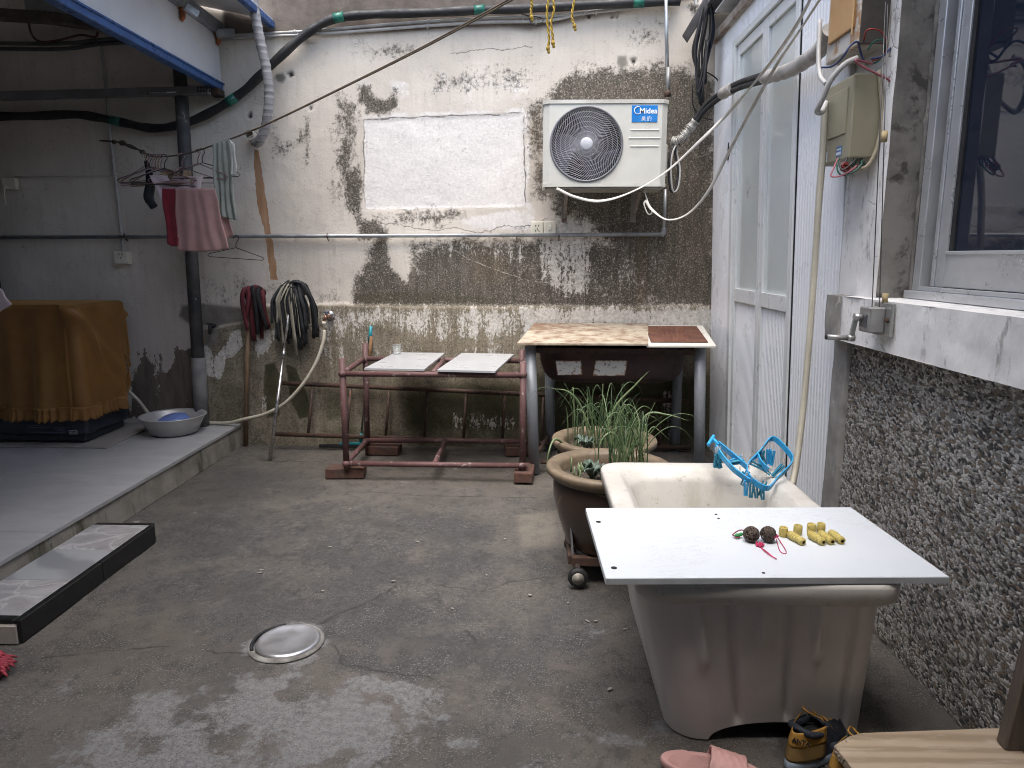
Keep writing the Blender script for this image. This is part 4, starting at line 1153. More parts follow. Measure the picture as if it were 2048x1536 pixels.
# ================================================================== WASHING MACHINE and its velvet cover
def make_washer():
    x0, x1, y0, y1 = -3.42, -2.705, 4.12, 4.60
    zb = .168
    m_n = mat("navy_plastic", (.020, .027, .038), .38, c2=(.028, .034, .044), vs=5)
    m_mat = mat("floor_board", (.30, .275, .245), .6, c2=(.24, .22, .20), vs=4, stretch=(1, .2, 1))
    b = B(); b.span((-3.55, 4.06, .151), (-2.55, 4.70, .159), .002)
    solo("base_board", b, m_mat, "thin grey board under the covered washing machine", "board", (-3, 4.4, .151))
    w = thing("washing_machine", "dark navy twin tub washing machine standing under the brown velvet cover", "washing machine", (-3.05, 4.36, zb - .008))
    b = B(); b.span((x0 + .02, y0 + .03, .30), (x1 - .02, y1 - .02, .95), .03, 2); b.build("tub_body", m_n, w)
    b = B(); b.span((x0, y0, .215), (x1 + .012, y1, .345), .022, 3); B_ = b.build("base", m_n, w)
    b = B(); b.span((x0 + .03, y0 + .03, .168), (x1 - .02, y1 - .03, .216), .012, 2); b.build("plinth", m_n, w)
    b = B(); b.span((x0 + .02, y0 - .004, .30), (x1 - .1, y0 + .01, .318), .003); b.build("rib", m_n, w)
    for (xa, xb_) in ((x0 + .06, x0 + .12), (x1 - .12, x1 - .06)):
        b = B(); b.span((xa, y0 + .05, .159), (xb_, y0 + .12, .170), .002); b.span((xa, y1 - .12, .159), (xb_, y1 - .05, .170), .002); b.build("foot", m_n, w)
    m_lab = mat("faded_print", (.07, .11, .18), .4)
    b = B(); b.span((-3.04, y0 - .0042, .232), (-2.83, y0 - .002, .236)); b.span((-3.06, y0 - .0042, .262), (-2.83, y0 - .002, .265)); b.span((-3.05, y0 - .0042, .276), (-2.95, y0 - .002, .279)); b.build("printed_stripe", m_lab, w)
    b = B(); b.tube([(-2.89 + .006 * i, y0 - .003, .252 + .008 * math.sin(i * 2.1)) for i in range(10)], .0012, 4); b.build("printed_script", mat("pale_print", (.22, .26, .3), .4), w)
    b = B(); b.span((-2.805, y0 - .004, .222), (-2.752, y0 - .001, .25), .001); L = b.build("label_plate", mat("silver_label", (.42, .43, .45), .35, .4), w)
    b = B()
    for r in range(2):
        for i in range(6):
            b.span((-2.80 + i * .0078, y0 - .0052, .228 + r * .010), (-2.796 + i * .0078, y0 - .0038, .234 + r * .010))
    b.build("small_print", M_dark, L)
    # velvet cover
    t = NT("brown_velvet")
    n1 = t.noise(6, 4, .6)
    col = t.mix(t.mr(n1, .3, .7), (.215, .098, .019), (.165, .072, .013))
    m_v = t.done(col, .62, 0, t.bump(t.noise(140, 2), .06, .002), Sheen_Weight=.55, Sheen_Roughness=.35, Sheen_Tint=(.9, .55, .2))
    cov = thing("velvet_cover", "golden brown velvet cover with ruffled hem draped over the washing machine", "cover", (-3.05, 4.36, .30))
    cx0, cx1, cy0, cy1, zt = -3.44, -2.70, 4.115, 4.60, 1.005
    # perimeter from back-left, front, right side, to back
    path = []
    rc = .035
    def seg(a, b_, n):
        return [(a[0] + (b_[0] - a[0]) * i / n, a[1] + (b_[1] - a[1]) * i / n) for i in range(n)]
    path += seg((cx0, cy1), (cx0, cy0 + rc), 24) + seg((cx0 + rc, cy0), (cx1 - rc, cy0), 120)
    path += [(cx1 - rc + rc * math.sin(a), cy0 + rc - rc * math.cos(a)) for a in np.linspace(0, math.pi / 2, 9)[:-1]]
    path += seg((cx1, cy0 + rc), (cx1 + .02, cy1), 80) + [(cx1 + .02, cy1)] + seg((cx1 + .01, cy1 + .012), (cx0, cy1 + .012), 40)
    path = np.array(path)
    tang = np.gradient(path, axis=0); tang /= np.linalg.norm(tang, axis=1, keepdims=True) + 1e-9
    nrm = np.stack([tang[:, 1], -tang[:, 0]], 1)
    sl = np.concatenate([[0], np.cumsum(np.linalg.norm(np.diff(path, axis=0), axis=1))])
    def hem(i):
        x, y = path[i]
        z = .385
        if y > cy1 - .12 and x > cx1 - .05: z += .26 * min(1, (y - cy1 + .12) / .03)
        return z
    nv = 44
    rows = []
    for i in range(len(path)):
        row = []
        s_ = sl[i]
        for j in range(nv + 1):
            v = j / nv
            z = zt - .012 - (zt - .012 - hem(i)) * v
            side = path[i][0] > cx1 - .05
            f = .5 + .5 * math.sin(s_ * 26 + 1.3 * math.sin(s_ * 7.1))
            f2 = .5 + .5 * math.sin(s_ * 11.3 + 1.0 + v * 1.6)
            off = (.042 * f ** 1.5 + .03 * f2) * v ** .8 * (.45 if side else 1)
            # diagonal drag folds on the right side, falling from the front top corner
            if side:
                q = (path[i][1] - cy0); r_ = (zt - z)
                off += .032 * math.exp(-((q * 1.75 - (r_ - .02)) / .045) ** 2) * math.exp(-r_ * 1.6) + .02 * math.exp(-((q * 1.05 - (r_ - .06)) / .06) ** 2) + .022 * math.exp(-((r_ - .10 - .03 * math.sin(q * 20)) / .018) ** 2) * max(0, (q - .3) / .2)
                off += .006 * v
            off += .004 * mnoise.noise(Vector((s_ * 8, z * 8, 0)))
            row.append((path[i][0] + nrm[i][0] * off, path[i][1] + nrm[i][1] * off, z))
        rows.append(row)
    b = B(); b.sheet(rows, .004)
    # top: rounded down to the sides
    n = len(path)
    ring = [Vector((rows[i][0][0], rows[i][0][1], rows[i][0][2])) for i in range(n)]
    c = Vector(((cx0 + cx1) / 2, (cy0 + cy1) / 2, zt))
    ring2 = [r_.lerp(Vector((c.x, c.y, r_.z)), .018) + Vector((0, 0, .010)) for r_ in ring]
    ring3 = [r_.lerp(Vector((c.x, c.y, r_.z)), .06) + Vector((0, 0, .0135 + .003 * mnoise.noise(r_ * 6))) for r_ in ring]
    ring4 = [r_.lerp(Vector((c.x, c.y, r_.z)), .5) + Vector((0, 0, .014 + .006 * mnoise.noise(r_ * 5))) for r_ in ring]
    b.add(ring + ring2 + ring3 + ring4 + [c + Vector((0, 0, .002))], [[k * n + i, k * n + (i + 1) % n, (k + 1) * n + (i + 1) % n, (k + 1) * n + i] for k in range(3) for i in range(n)] + [[3 * n + i, 3 * n + (i + 1) % n, 4 * n] for i in range(n)], True)
    b.build("drape", m_v, cov)
    # ruffle
    rows2 = []
    nn = len(path) * 3
    for i in range(nn):
        u = i / (nn - 1) * (len(path) - 1)
        k = int(min(u, len(path) - 2)); f_ = u - k
        p = np.array(rows[k][nv]) * (1 - f_) + np.array(rows[k + 1][nv]) * f_
        nr = nrm[k]; s_ = sl[k] * (1 - f_) + sl[k + 1] * f_
        if p[1] > cy1 - .02: continue
        row = []
        for j in range(9):
            v = j / 8
            wv = math.sin(s_ * 150 + 2.4 * math.sin(s_ * 31)) * (.35 + .65 * abs(math.sin(s_ * 13 + 1)))
            off = .006 + .013 * v ** .7 * (wv + .6) + (.005 if j == 1 else 0)
            row.append((p[0] + nr[0] * off, p[1] + nr[1] * off, p[2] + .012 - (.082 + .006 * wv) * v))
        rows2.append(row)
    b = B(); b.sheet(rows2, .002); b.build("ruffle", m_v, cov)
make_washer()

# ================================================================== BASIN with blue bowl
def make_basin():
    c = at(346, 829, Y=4.455)
    m_st = mat("stainless_steel", (.50, .49, .47), .36, .45, c2=(.47, .46, .44), vs=2, rvar=.0)
    b = B(); b.lathe([(0, .006), (.135, .006), (.150, .016), (.203, .116), (.212, .1215), (.222, .122), (.2255, .1195), (.224, .1165), (.216, .115), (.2105, .108), (.160, .010), (.135, 0), (0, 0)], (c.x, c.y, .1515), 80, .91, .91)
    solo("steel_basin", b, m_st, "round stainless steel wash basin on the platform tiles", "basin", (c.x, c.y, .1515))
    b = B(); ro = rotm('X', R(8)) @ rotm('Y', R(-7))
    b.lathe([(0, .062), (.055, .060), (.085, .048), (.102, .022), (.110, 0), (.104, .0), (.08, .043), (0, .055)], (c.x - .005, c.y + .01, .207), 36, axis=ro)
    solo("blue_bowl", b, mat("blue_plastic", (.12, .18, .42), .4, c2=(.16, .23, .47), vs=4), "pale blue plastic bowl upside down in the steel basin", "bowl", (c.x, c.y, .165))
make_basin()

# ================================================================== MOPS
def ribbon(b, P, w, t, wdir):
    P = [Vector(p) for p in P]
    rows = []
    wd = Vector(wdir).normalized()
    for p in P:
        rows.append([p - wd * w / 2, p, p + wd * w / 2])
    b.sheet(rows, t, True)
def make_mops():
    m_wood = mat("old_pole_wood", (.24, .16, .095), .7, c2=(.15, .095, .055), vs=9, stretch=(6, 6, .6), bump=.2)
    foot = at(491, 892, Z=0); top = at(497, 588, Y=4.70)
    mp = thing("mop", "wooden pole mop with dark red rag head upside down against the wall", "mop", (foot.x, foot.y, 0))
    b = B(); b.cyl(foot, top, .0155, .0145, 12); b.build("pole", m_wood, mp)
    m_red = mat("dark_red_rag", (.115, .018, .024), .9, c2=(.075, .012, .017), vs=12, bump=.3, bs=90)
    m_bk = mat("black_rag", (.008, .007, .008), .9, c2=(.014, .012, .013), vs=12, bump=.3, bs=90)
    hd = at(510, 578, Y=4.68)
    random.seed(11)
    spec = [(490, 578, 495, 660, 0), (496, 576, 506, 680, 0), (500, 576, 500, 620, 1), (505, 575, 516, 668, 1), (510, 574, 510, 682, 0), (515, 575, 524, 676, 0), (518, 576, 534, 658, 1), (522, 578, 530, 650, 0), (526, 582, 538, 654, 0), (498, 580, 492, 640, 0), (520, 580, 520, 660, 1)]
    for i, (xa, ya, xb_, yb_, k) in enumerate(spec):
        yo = 4.66 + .03 * (i % 3)
        p0, p2 = at(xa, ya, Y=yo + .01), at(xb_, yb_, Y=yo)
        p1 = p0.lerp(p2, .35) + Vector((.014 * (1 if i % 2 else -1), -.02, .02))
        b = B(); P = spline([p0 + Vector((.006, .04, -.03)), p0, p1, p2], 6)
        b.tube(P, [(.010 + .006 * math.sin(3.0 * j / len(P))) for j in range(len(P))], 7); b.build("rag_strip", m_bk if k else m_red, mp)
    # steel pole mop with grey strips
    foot, top = at(540, 920, Z=0), at(582, 590, Y=4.66)
    mp = thing("mop", "bright steel pole mop with grey and cream cloth strips upside down against the wall", "mop", (foot.x, foot.y, 0))
    b = B(); b.cyl(foot, foot.lerp(top, .62), .0115, n=12); b.cyl(foot.lerp(top, .61), foot.lerp(top, .66), .0135, n=12); b.cyl(foot.lerp(top, .65), top, .0095, n=12); b.build("pole", mat("chromed_tube", (.55, .54, .52), .25, .9), mp)
    ms = [mat("grey_strip", (.048, .050, .053), .9, c2=(.032, .034, .036), vs=15, bump=.3), mat("dark_strip", (.012, .0125, .014), .9, c2=(.02, .02, .022), vs=15, bump=.3), mat("cream_strip", (.42, .385, .30), .9, c2=(.33, .30, .23), vs=15, bump=.3)]
    c = at(590, 582, Y=4.66)
    b = B(); b.ball(c + Vector((0, .02, -.01)), (.07, .05, .04), 14, 8); b.build("clamp", ms[1], mp)
    for i in range(64):
        a = random.uniform(-1.05, 1.05)
        front = random.random()
        x0 = c.x + .055 * a + random.uniform(-.02, .02)
        L = random.uniform(.18, .43) * (1 - .25 * abs(a))
        k = 2 if random.random() < .24 else (1 if random.random() < .55 else 0)
        if k == 2: L *= 1.05
        P = spline([Vector((x0 * .5 + c.x * .5, c.y + .03, c.z - .02)), Vector((x0, c.y - .01 - .03 * front, c.z + .04 + .025 * random.random())), Vector((c.x + .125 * a, c.y - .02 - .05 * front, c.z - .04)),
                    Vector((c.x + .145 * a + random.uniform(-.01, .01), c.y - .0 - .06 * front, c.z - .5 * L)), Vector((c.x + .14 * a + random.uniform(-.015, .015), c.y + .01 - .05 * front, c.z - L))], 4)
        b = B(); ribbon(b, P, random.uniform(.013, .026), .003, (1, random.uniform(-1.2, 1.2), random.uniform(-.3, .3))); b.build("cloth_strip", ms[k], mp)
    for i in range(9):
        a = random.uniform(0, 6.28)
        p = c + Vector((.05 * math.cos(a), -.03, .02 + .02 * math.sin(a)))
        b = B(); P = spline([p + Vector((.04 * math.cos(a + k * 1.1), -.02 * (k % 2), .03 * math.sin(a + k * 1.1))) for k in range(5)], 4)
        ribbon(b, P, .02, .005, (.3, 1, .4)); b.build("cloth_loop", ms[i % 2], mp)
    # squeegee with teal grips
    m_teal = mat("teal_plastic", (.02, .28, .33), .4, c2=(.015, .22, .26))
    base, top = Vector((-1.16, 4.66, .03)), at(742, 652, Y=4.72)
    sq = thing("floor_squeegee", "floor squeegee with teal grips behind the red pipe rack", "squeegee", (base.x, base.y, 0))
    d = (top - base)
    b = B(); b.cyl(base, top, .007, n=10); b.build("pole", mat("dull_steel_tube", (.28, .27, .25), .35, .8), sq)
    for (u0, u1, r) in ((.02, .09, .013), (.42, .475, .012), (.86, 1.0, .013)):
        q = B(); q.cyl(base + d * u0, base + d * u1, r, r * .85, 12); q.build("grip", m_teal, sq)
    q = B(); q.span((-1.44, 4.635, .006), (-1.12, 4.66, .030), .004); q.build("blade", M_blk, sq)
    q = B(); q.span((-1.30, 4.632, .0305), (-1.12, 4.664, .042), .003); q.build("blade_holder", m_teal, sq)
    # broken stick behind the rack
    b = B(); p = at(739, 715, Y=4.62); b.cyl(p, p + Vector((.0, .07, .13)), .012, .011, 8)
    solo("stick_stub", b, mat("splintered_wood", (.22, .115, .05), .85, bump=.5), "short broken wooden stick behind the rack corner", "stick", tuple(p))
make_mops()

# ================================================================== LADDER lying along the wall
def make_ladder():
    m = mat("rusty_ladder_steel", (.105, .062, .045), .75, .3, c2=(.065, .045, .038), vs=16, spot=((.17, .085, .05), 20, .56, .7), bump=.3)
    l = thing("ladder", "rusty steel ladder lying on its edge along the foot of the wall", "ladder", (-.3, 4.66, 0))
    a0, a1 = at(562, 766, Y=4.69), at(1380, 803, Y=4.69)
    b0 = at(552, 868, Y=4.62); b1 = Vector((a1.x, 4.62, b0.z - .075))
    q = B(); q.cyl(a0, a1, .0155, n=12); q.build("rail", m, l)
    q = B(); q.cyl(b0, b1, .0155, n=12); q.build("rail", m, l)
    for k in range(11):
        u = (k + .83) / 10.6
        if u > 1: break
        q = B(); q.cyl(a0.lerp(a1, u), b0.lerp(b1, u), .010, n=10); q.build("rung", m, l)
make_ladder()

# ================================================================== RED PIPE RACK, bricks, boards
def make_rack():
    t = NT("red_oxide_paint")
    n1 = t.noise(22, 6, .7)
    col = t.mix(t.mr(t.noise(5, 4), .3, .7), (.135, .066, .064), (.10, .052, .051))
    col = t.mix(t.mr(n1, .57, .66, 0, .85), col, (.36, .30, .28))
    col = t.mix(t.mr(t.noise(12, 6, .7), .6, .7, 0, .8), col, (.07, .045, .036))
    m = t.done(col, .62, .1, t.bump(n1, .2, .003))
    k = thing("pipe_rack", "low rack of dull red painted steel pipes standing on bricks", "rack", (-.55, 4.2, .06))
    xl, xr, yf, yb, zt, zl = -1.075, -.048, 3.97, 4.50, .628, .098
    for (nm, x, y, z0, z1) in (("leg", xl, yf, .064, .715), ("leg", xr, yf, .064, .70), ("leg", xl + .0, yb, .064, .74), ("leg", xr, yb, .064, .70)):
        q = B(); q.cyl((x, y, z0), (x + random.uniform(-.012, .012), y, z1), .0185, n=14); q.build(nm, m, k)
    r = .0165
    for (nm, p0, p1) in (("top_rail", (xl, yf - .004, zt), (xr, yf - .004, zt - .004)), ("top_rail", (xl, yb, zt + .01), (xr, yb, zt)), ("side_rail", (xl - .004, yf, zt - .0), (xl - .004, yb, zt + .01)), ("side_rail", (xr, yf, zt), (xr, yb, zt)),
                         ("cross_bar", (-.56, yf, zt + .002), (-.56, yb, zt + .004)), ("lower_rail", (xl, yf - .004, zl), (xr + .03, yf - .004, zl - .005)), ("lower_rail", (xl, yb, zl), (xr, yb, zl)), ("side_rail", (xl, yf, zl), (xl, yb, zl)),
                         ("side_rail", (xr, yf, zl), (xr, yb, zl)), ("cross_bar", (-.56, yf, zl), (-.56, yb, zl))):
        q = B(); q.cyl(p0, p1, r, n=12); q.build(nm, m, k)
    for (x, y, z) in ((xl, yf, zt), (xr, yf, zt), (xl, yf, zl), (xr, yf, zl), (xl, yb, zt), (xr, yb, zt), (xl, yb, zl), (xr, yb, zl)):
        q = B(); q.ball((x, y - .008, z), (.026, .02, .02), 8, 6); q.build("weld", m, k)
    m_b = mat("old_brick", (.10, .044, .030), .92, c2=(.066, .036, .028), vs=14, spot=((.075, .065, .055), 16, .5, .66), bump=.7, bs=60)
    for (x, y, rz, lab) in ((-1.095, 4.03, 3, "dirty brick under the front left foot of the rack"), (-.035, 4.03, 86, "dirty brick under the front right foot of the rack"),
                            (-.975, 4.53, -4, "brick under the back left foot of the rack"), (-.06, 4.54, 5, "brick under the back right foot of the rack")):
        b = B()
        v, f = _bevbox(.225, .108, .062, .006, 2)
        v = np.array([p * (1 + .02 * mnoise.noise(Vector(p) * 40 + Vector((x * 9, 0, 0)))) for p in v])
        M = np.array(rotm('Z', R(rz)))
        b.add(v @ M.T + np.array((x, y, .032)), f)
        solo("brick", b, m_b, lab, "brick", (x, y, 0), "bricks under the rack")
    m_t = mat("pale_grey_board", (.43, .437, .445), .30, c2=(.385, .39, .40), vs=3, rvar=.03)
    for (q4, lab) in ((((-.955, 3.985), (-.605, 3.955), (-.572, 4.66), (-.905, 4.68)), "left one of two pale grey boards laid on the rack"), (((-.53, 3.94), (-.20, 3.90), (-.112, 4.62), (-.46, 4.66)), "right one of two pale grey boards laid on the rack")):
        b = B(); n4 = len(q4)
        zs = .6465
        b.add([(x, y, zs) for x, y in q4] + [(x, y, zs + .011) for x, y in q4], [[3, 2, 1, 0], [4, 5, 6, 7], [0, 1, 5, 4], [1, 2, 6, 5], [2, 3, 7, 6], [3, 0, 4, 7]])
        solo("shelf_board", b, m_t, lab, "board", (q4[0][0], q4[0][1], zs), "boards on the rack")
    t = NT("clear_plastic")
    mcup = t.done((.93, .96, .97), .08, 0, None, Transmission_Weight=.92, IOR=1.2)
    c = at(797, 706, Z=.658)
    b = B(); b.lathe([(0, .002), (.024, .002), (.030, .058), (.033, .060), (.031, .062), (.028, .058), (.0225, .004), (0, .004)], (c.x, min(c.y, 4.58), .658), 24)
    solo("plastic_cup", b, mcup, "small clear plastic cup on the left grey board", "cup", (c.x, min(c.y, 4.58), .658))
make_rack()

# ================================================================== OLD IRON BATHTUB on grey legs, with sheets on top
def make_table():
    m_leg = mat("grey_leg_paint", (.20, .22, .245), .5, .2, c2=(.27, .285, .305), vs=6, stretch=(3, 3, .5), spot=((.12, .11, .10), 14, .6, .7), bump=.1)
    m_dk = mat("dark_frame_steel", (.05, .038, .034), .7, .3, c2=(.09, .05, .035), vs=12, bump=.2)
    s = thing("leg_stand", "tall stand of grey pipe legs carrying the rusty iron tub", "stand", (.5, 4.4, 0))
    for (x0, x1, y) in ((.022, -.006, 4.13), (1.015, .985, 4.15), (.13, .12, 4.66), (.97, .965, 4.66)):
        q = B(); q.cyl((x0, y, 0), (x1, y, .772), .033, n=18); q.build("leg", m_leg, s)
    for (p0, p1) in (((.03, 4.13, .748), (.96, 4.15, .735)), ((.10, 4.66, .745), (.95, 4.66, .735)), ((.0, 4.16, .75), (.11, 4.64, .75)), ((.985, 4.17, .745), (.965, 4.64, .745))):
        q = B(); q.bar(p0, p1, .03, .035, .003, (0, 0, 1)); q.build("rail", m_dk, s)
    for (p0, p1) in (((.03, 4.15, .10), (.12, 4.65, .10)), ((.06, 4.16, .06), (.2, 4.16, .055))):
        q = B(); q.cyl(p0, p1, .012, n=8); q.build("low_brace", M_rust, s)
    # tub hull: rounded oblong bowl
    t = NT("tub_iron")
    n1 = t.noise(9, 6, .66)
    col = t.mix(t.mr(n1, .35, .65), (.040, .026, .026), (.065, .036, .030))
    x, z = t.sep(0), t.sep(2)
    m_hull = t.done(t.mix(t.mr(t.noise(26, 6, .7), .60, .7, 0, .8), col, (.12, .055, .035)), .6, .25, t.bump(n1, .15, .004))
    tub = thing("iron_bathtub", "rust dark cast iron bathtub hanging in the grey stand behind the plant pots", "bathtub", (.5, 4.4, .53))
    cx, cy = .50, 4.40
    def ring(hx, hy, z, r, n=15):
        pts = []
        for (sx, sy, a0) in ((1, -1, -90), (1, 1, 0), (-1, 1, 90), (-1, -1, 180)):
            for k in range(n):
                a = R(a0 + 90 * k / (n - 1))
                pts.append((cx + sx * (hx - r) + r * math.cos(a), cy + sy * (hy - r) + r * math.sin(a), z))
        return pts
    prof = [(.30, .10, .532, .09), (.355, .16, .535, .14), (.39, .20, .548, .17), (.418, .225, .58, .19), (.44, .24, .64, .19), (.455, .25, .735, .19), (.475, .27, .745, .20), (.475, .27, .758, .20), (.45, .245, .758, .18), (.42, .225, .64, .18), (.36, .17, .57, .15), (.28, .1, .555, .09)]
    rings = [ring(*p) for p in prof]
    b = B(); n = len(rings[0])
    b.add([p for r_ in rings for p in r_], [[i * n + k, i * n + (k + 1) % n, (i + 1) * n + (k + 1) % n, (i + 1) * n + k] for i in range(len(rings) - 1) for k in range(n)] + [[k for k in range(n)][::-1], [(len(rings) - 1) * n + k for k in range(n)]], True)
    b.build("hull", m_hull, tub)
    # two chipped white enamel panels on its side: patches of paint that follow the hull
    def hull_y(x, z):
        best = None
        for i in range(5):
            if prof[i][2] <= z <= prof[i + 1][2]:
                u = (z - prof[i][2]) / (prof[i + 1][2] - prof[i][2])
                return cy - (prof[i][1] * (1 - u) + prof[i + 1][1] * u)
        return cy - .25
    t = NT("chipped_white_enamel")
    nn = t.noise(34, 5, .7)
    col = t.mix(t.mr(nn, .55, .62), (.52, .52, .50), (.11, .06, .038))
    ed = t.attr('edge')
    col = t.mix(t.mr(t.math('ADD', ed, t.mr(nn, .3, .7, -.5, .5)), .35, .8), col, (.20, .10, .045))
    m_en = t.done(col, .45)
    for (xa, xb_, za, zb) in ((.155, .305, .592, .682), (.365, .555, .588, .684)):
        rows = []; ev = []
        for i in range(19):
            row = []
            for j in range(11):
                u, v = i / 18, j / 10
                x_, z_ = xa + (xb_ - xa) * u + .012 * v * (-1 if xa < .3 else 1), za + (zb - za) * v
                row.append((x_, hull_y(x_, z_) - .0025, z_)); ev.append(max(0, 1 - min(u, 1 - u, v * .7, (1 - v) * .7) / .09))
            rows.append(row)
        b = B(); b.grid(rows, True, False, False); o = b.build("enamel_patch", m_en, tub); set_attr(o, 'edge', ev)
    # sheets on top, leaning up to the back
    def slab(name, q4, thick, m, lab, cat, nx=1):
        b = B()
        lo = [Vector(p) for p in q4]; up = [p + Vector((0, 0, thick)) for p in lo]
        b.add(lo + up, [[3, 2, 1, 0], [4, 5, 6, 7], [0, 1, 5, 4], [1, 2, 6, 5], [2, 3, 7, 6], [3, 0, 4, 7]])
        return solo(name, b, m, lab, cat, tuple(lo[0]))
    t = NT("weathered_sheet")
    co = t.co(); n1 = t.noise(7, 7, .7, t.scaled((1, 1.7, 1))); n2 = t.noise(3.0, 5, .6)
    col = t.mix(t.mr(n1, .36, .70), (.44, .385, .30), (.30, .25, .185))
    col = t.mix(t.mr(t.math('ADD', t.math('MULTIPLY', n2, .6), t.math('MULTIPLY', t.noise(12, 6, .7), .5)), .50, .68, 0, .85), col, (.155, .075, .04))
    m_sh = t.done(col, .8, 0, t.bump(n1, .2, .004))
    t = NT("white_enamel_rim")
    m_er = t.done(t.mix(t.mr(t.noise(14, 6, .7), .6, .72), (.66, .64, .58), (.28, .20, .13)), .45)
    # slope: z = .786 at y 4.05, .842 at y 4.71
    def zz(y): return .786 + (y - 4.05) / .66 * .054
    fl, fr = at(1034, 682, Y=4.055), at(1296, 683, Y=4.055)
    e0, e1 = at(1432, 686, Y=4.055), None
    slab("enamel_sheet", [(.66, 4.05, zz(4.05) - .011), (e0.x, 4.05, zz(4.05) - .011), (1.128, 4.71, zz(4.71) - .011), (.70, 4.71, zz(4.71) - .011)], .010, m_er, "chipped cream enamel sheet at the right end of the tub top", "sheet")
    slab("plywood_sheet", [(fl.x, 4.045, zz(4.045)), (fr.x, 4.045, zz(4.045)), (.772, 4.712, zz(4.712)), (.018, 4.712, zz(4.712))], .011, m_sh, "weathered tan sheet with rust stains covering the iron tub", "sheet")
    # washboard-like rusty plate
    rows = []
    for i in range(61):
        u = i / 60
        row = []
        for j in range(13):
            v = j / 12
            y = 4.13 + .52 * v
            rib = .013 * abs(math.sin((u - .22) * 38)) if .22 < u < .74 and .1 < v < .9 else 0
            row.append((.695 + .33 * u + .05 * v, y, zz(y) + .006 + rib))
        rows.append(row)
    t = NT("rust_plate")
    n1 = t.noise(10, 6, .7)
    m_rp = t.done(t.mix(t.mr(n1, .35, .65), (.085, .030, .021), (.15, .065, .037)), .8, .1, t.bump(n1, .3, .004))
    b = B(); b.sheet(rows, .005); solo("rusty_ribbed_plate", b, m_rp, "small rust red ribbed plate lying on the cream enamel sheet", "plate", (.7, 4.2, .79))
make_table()
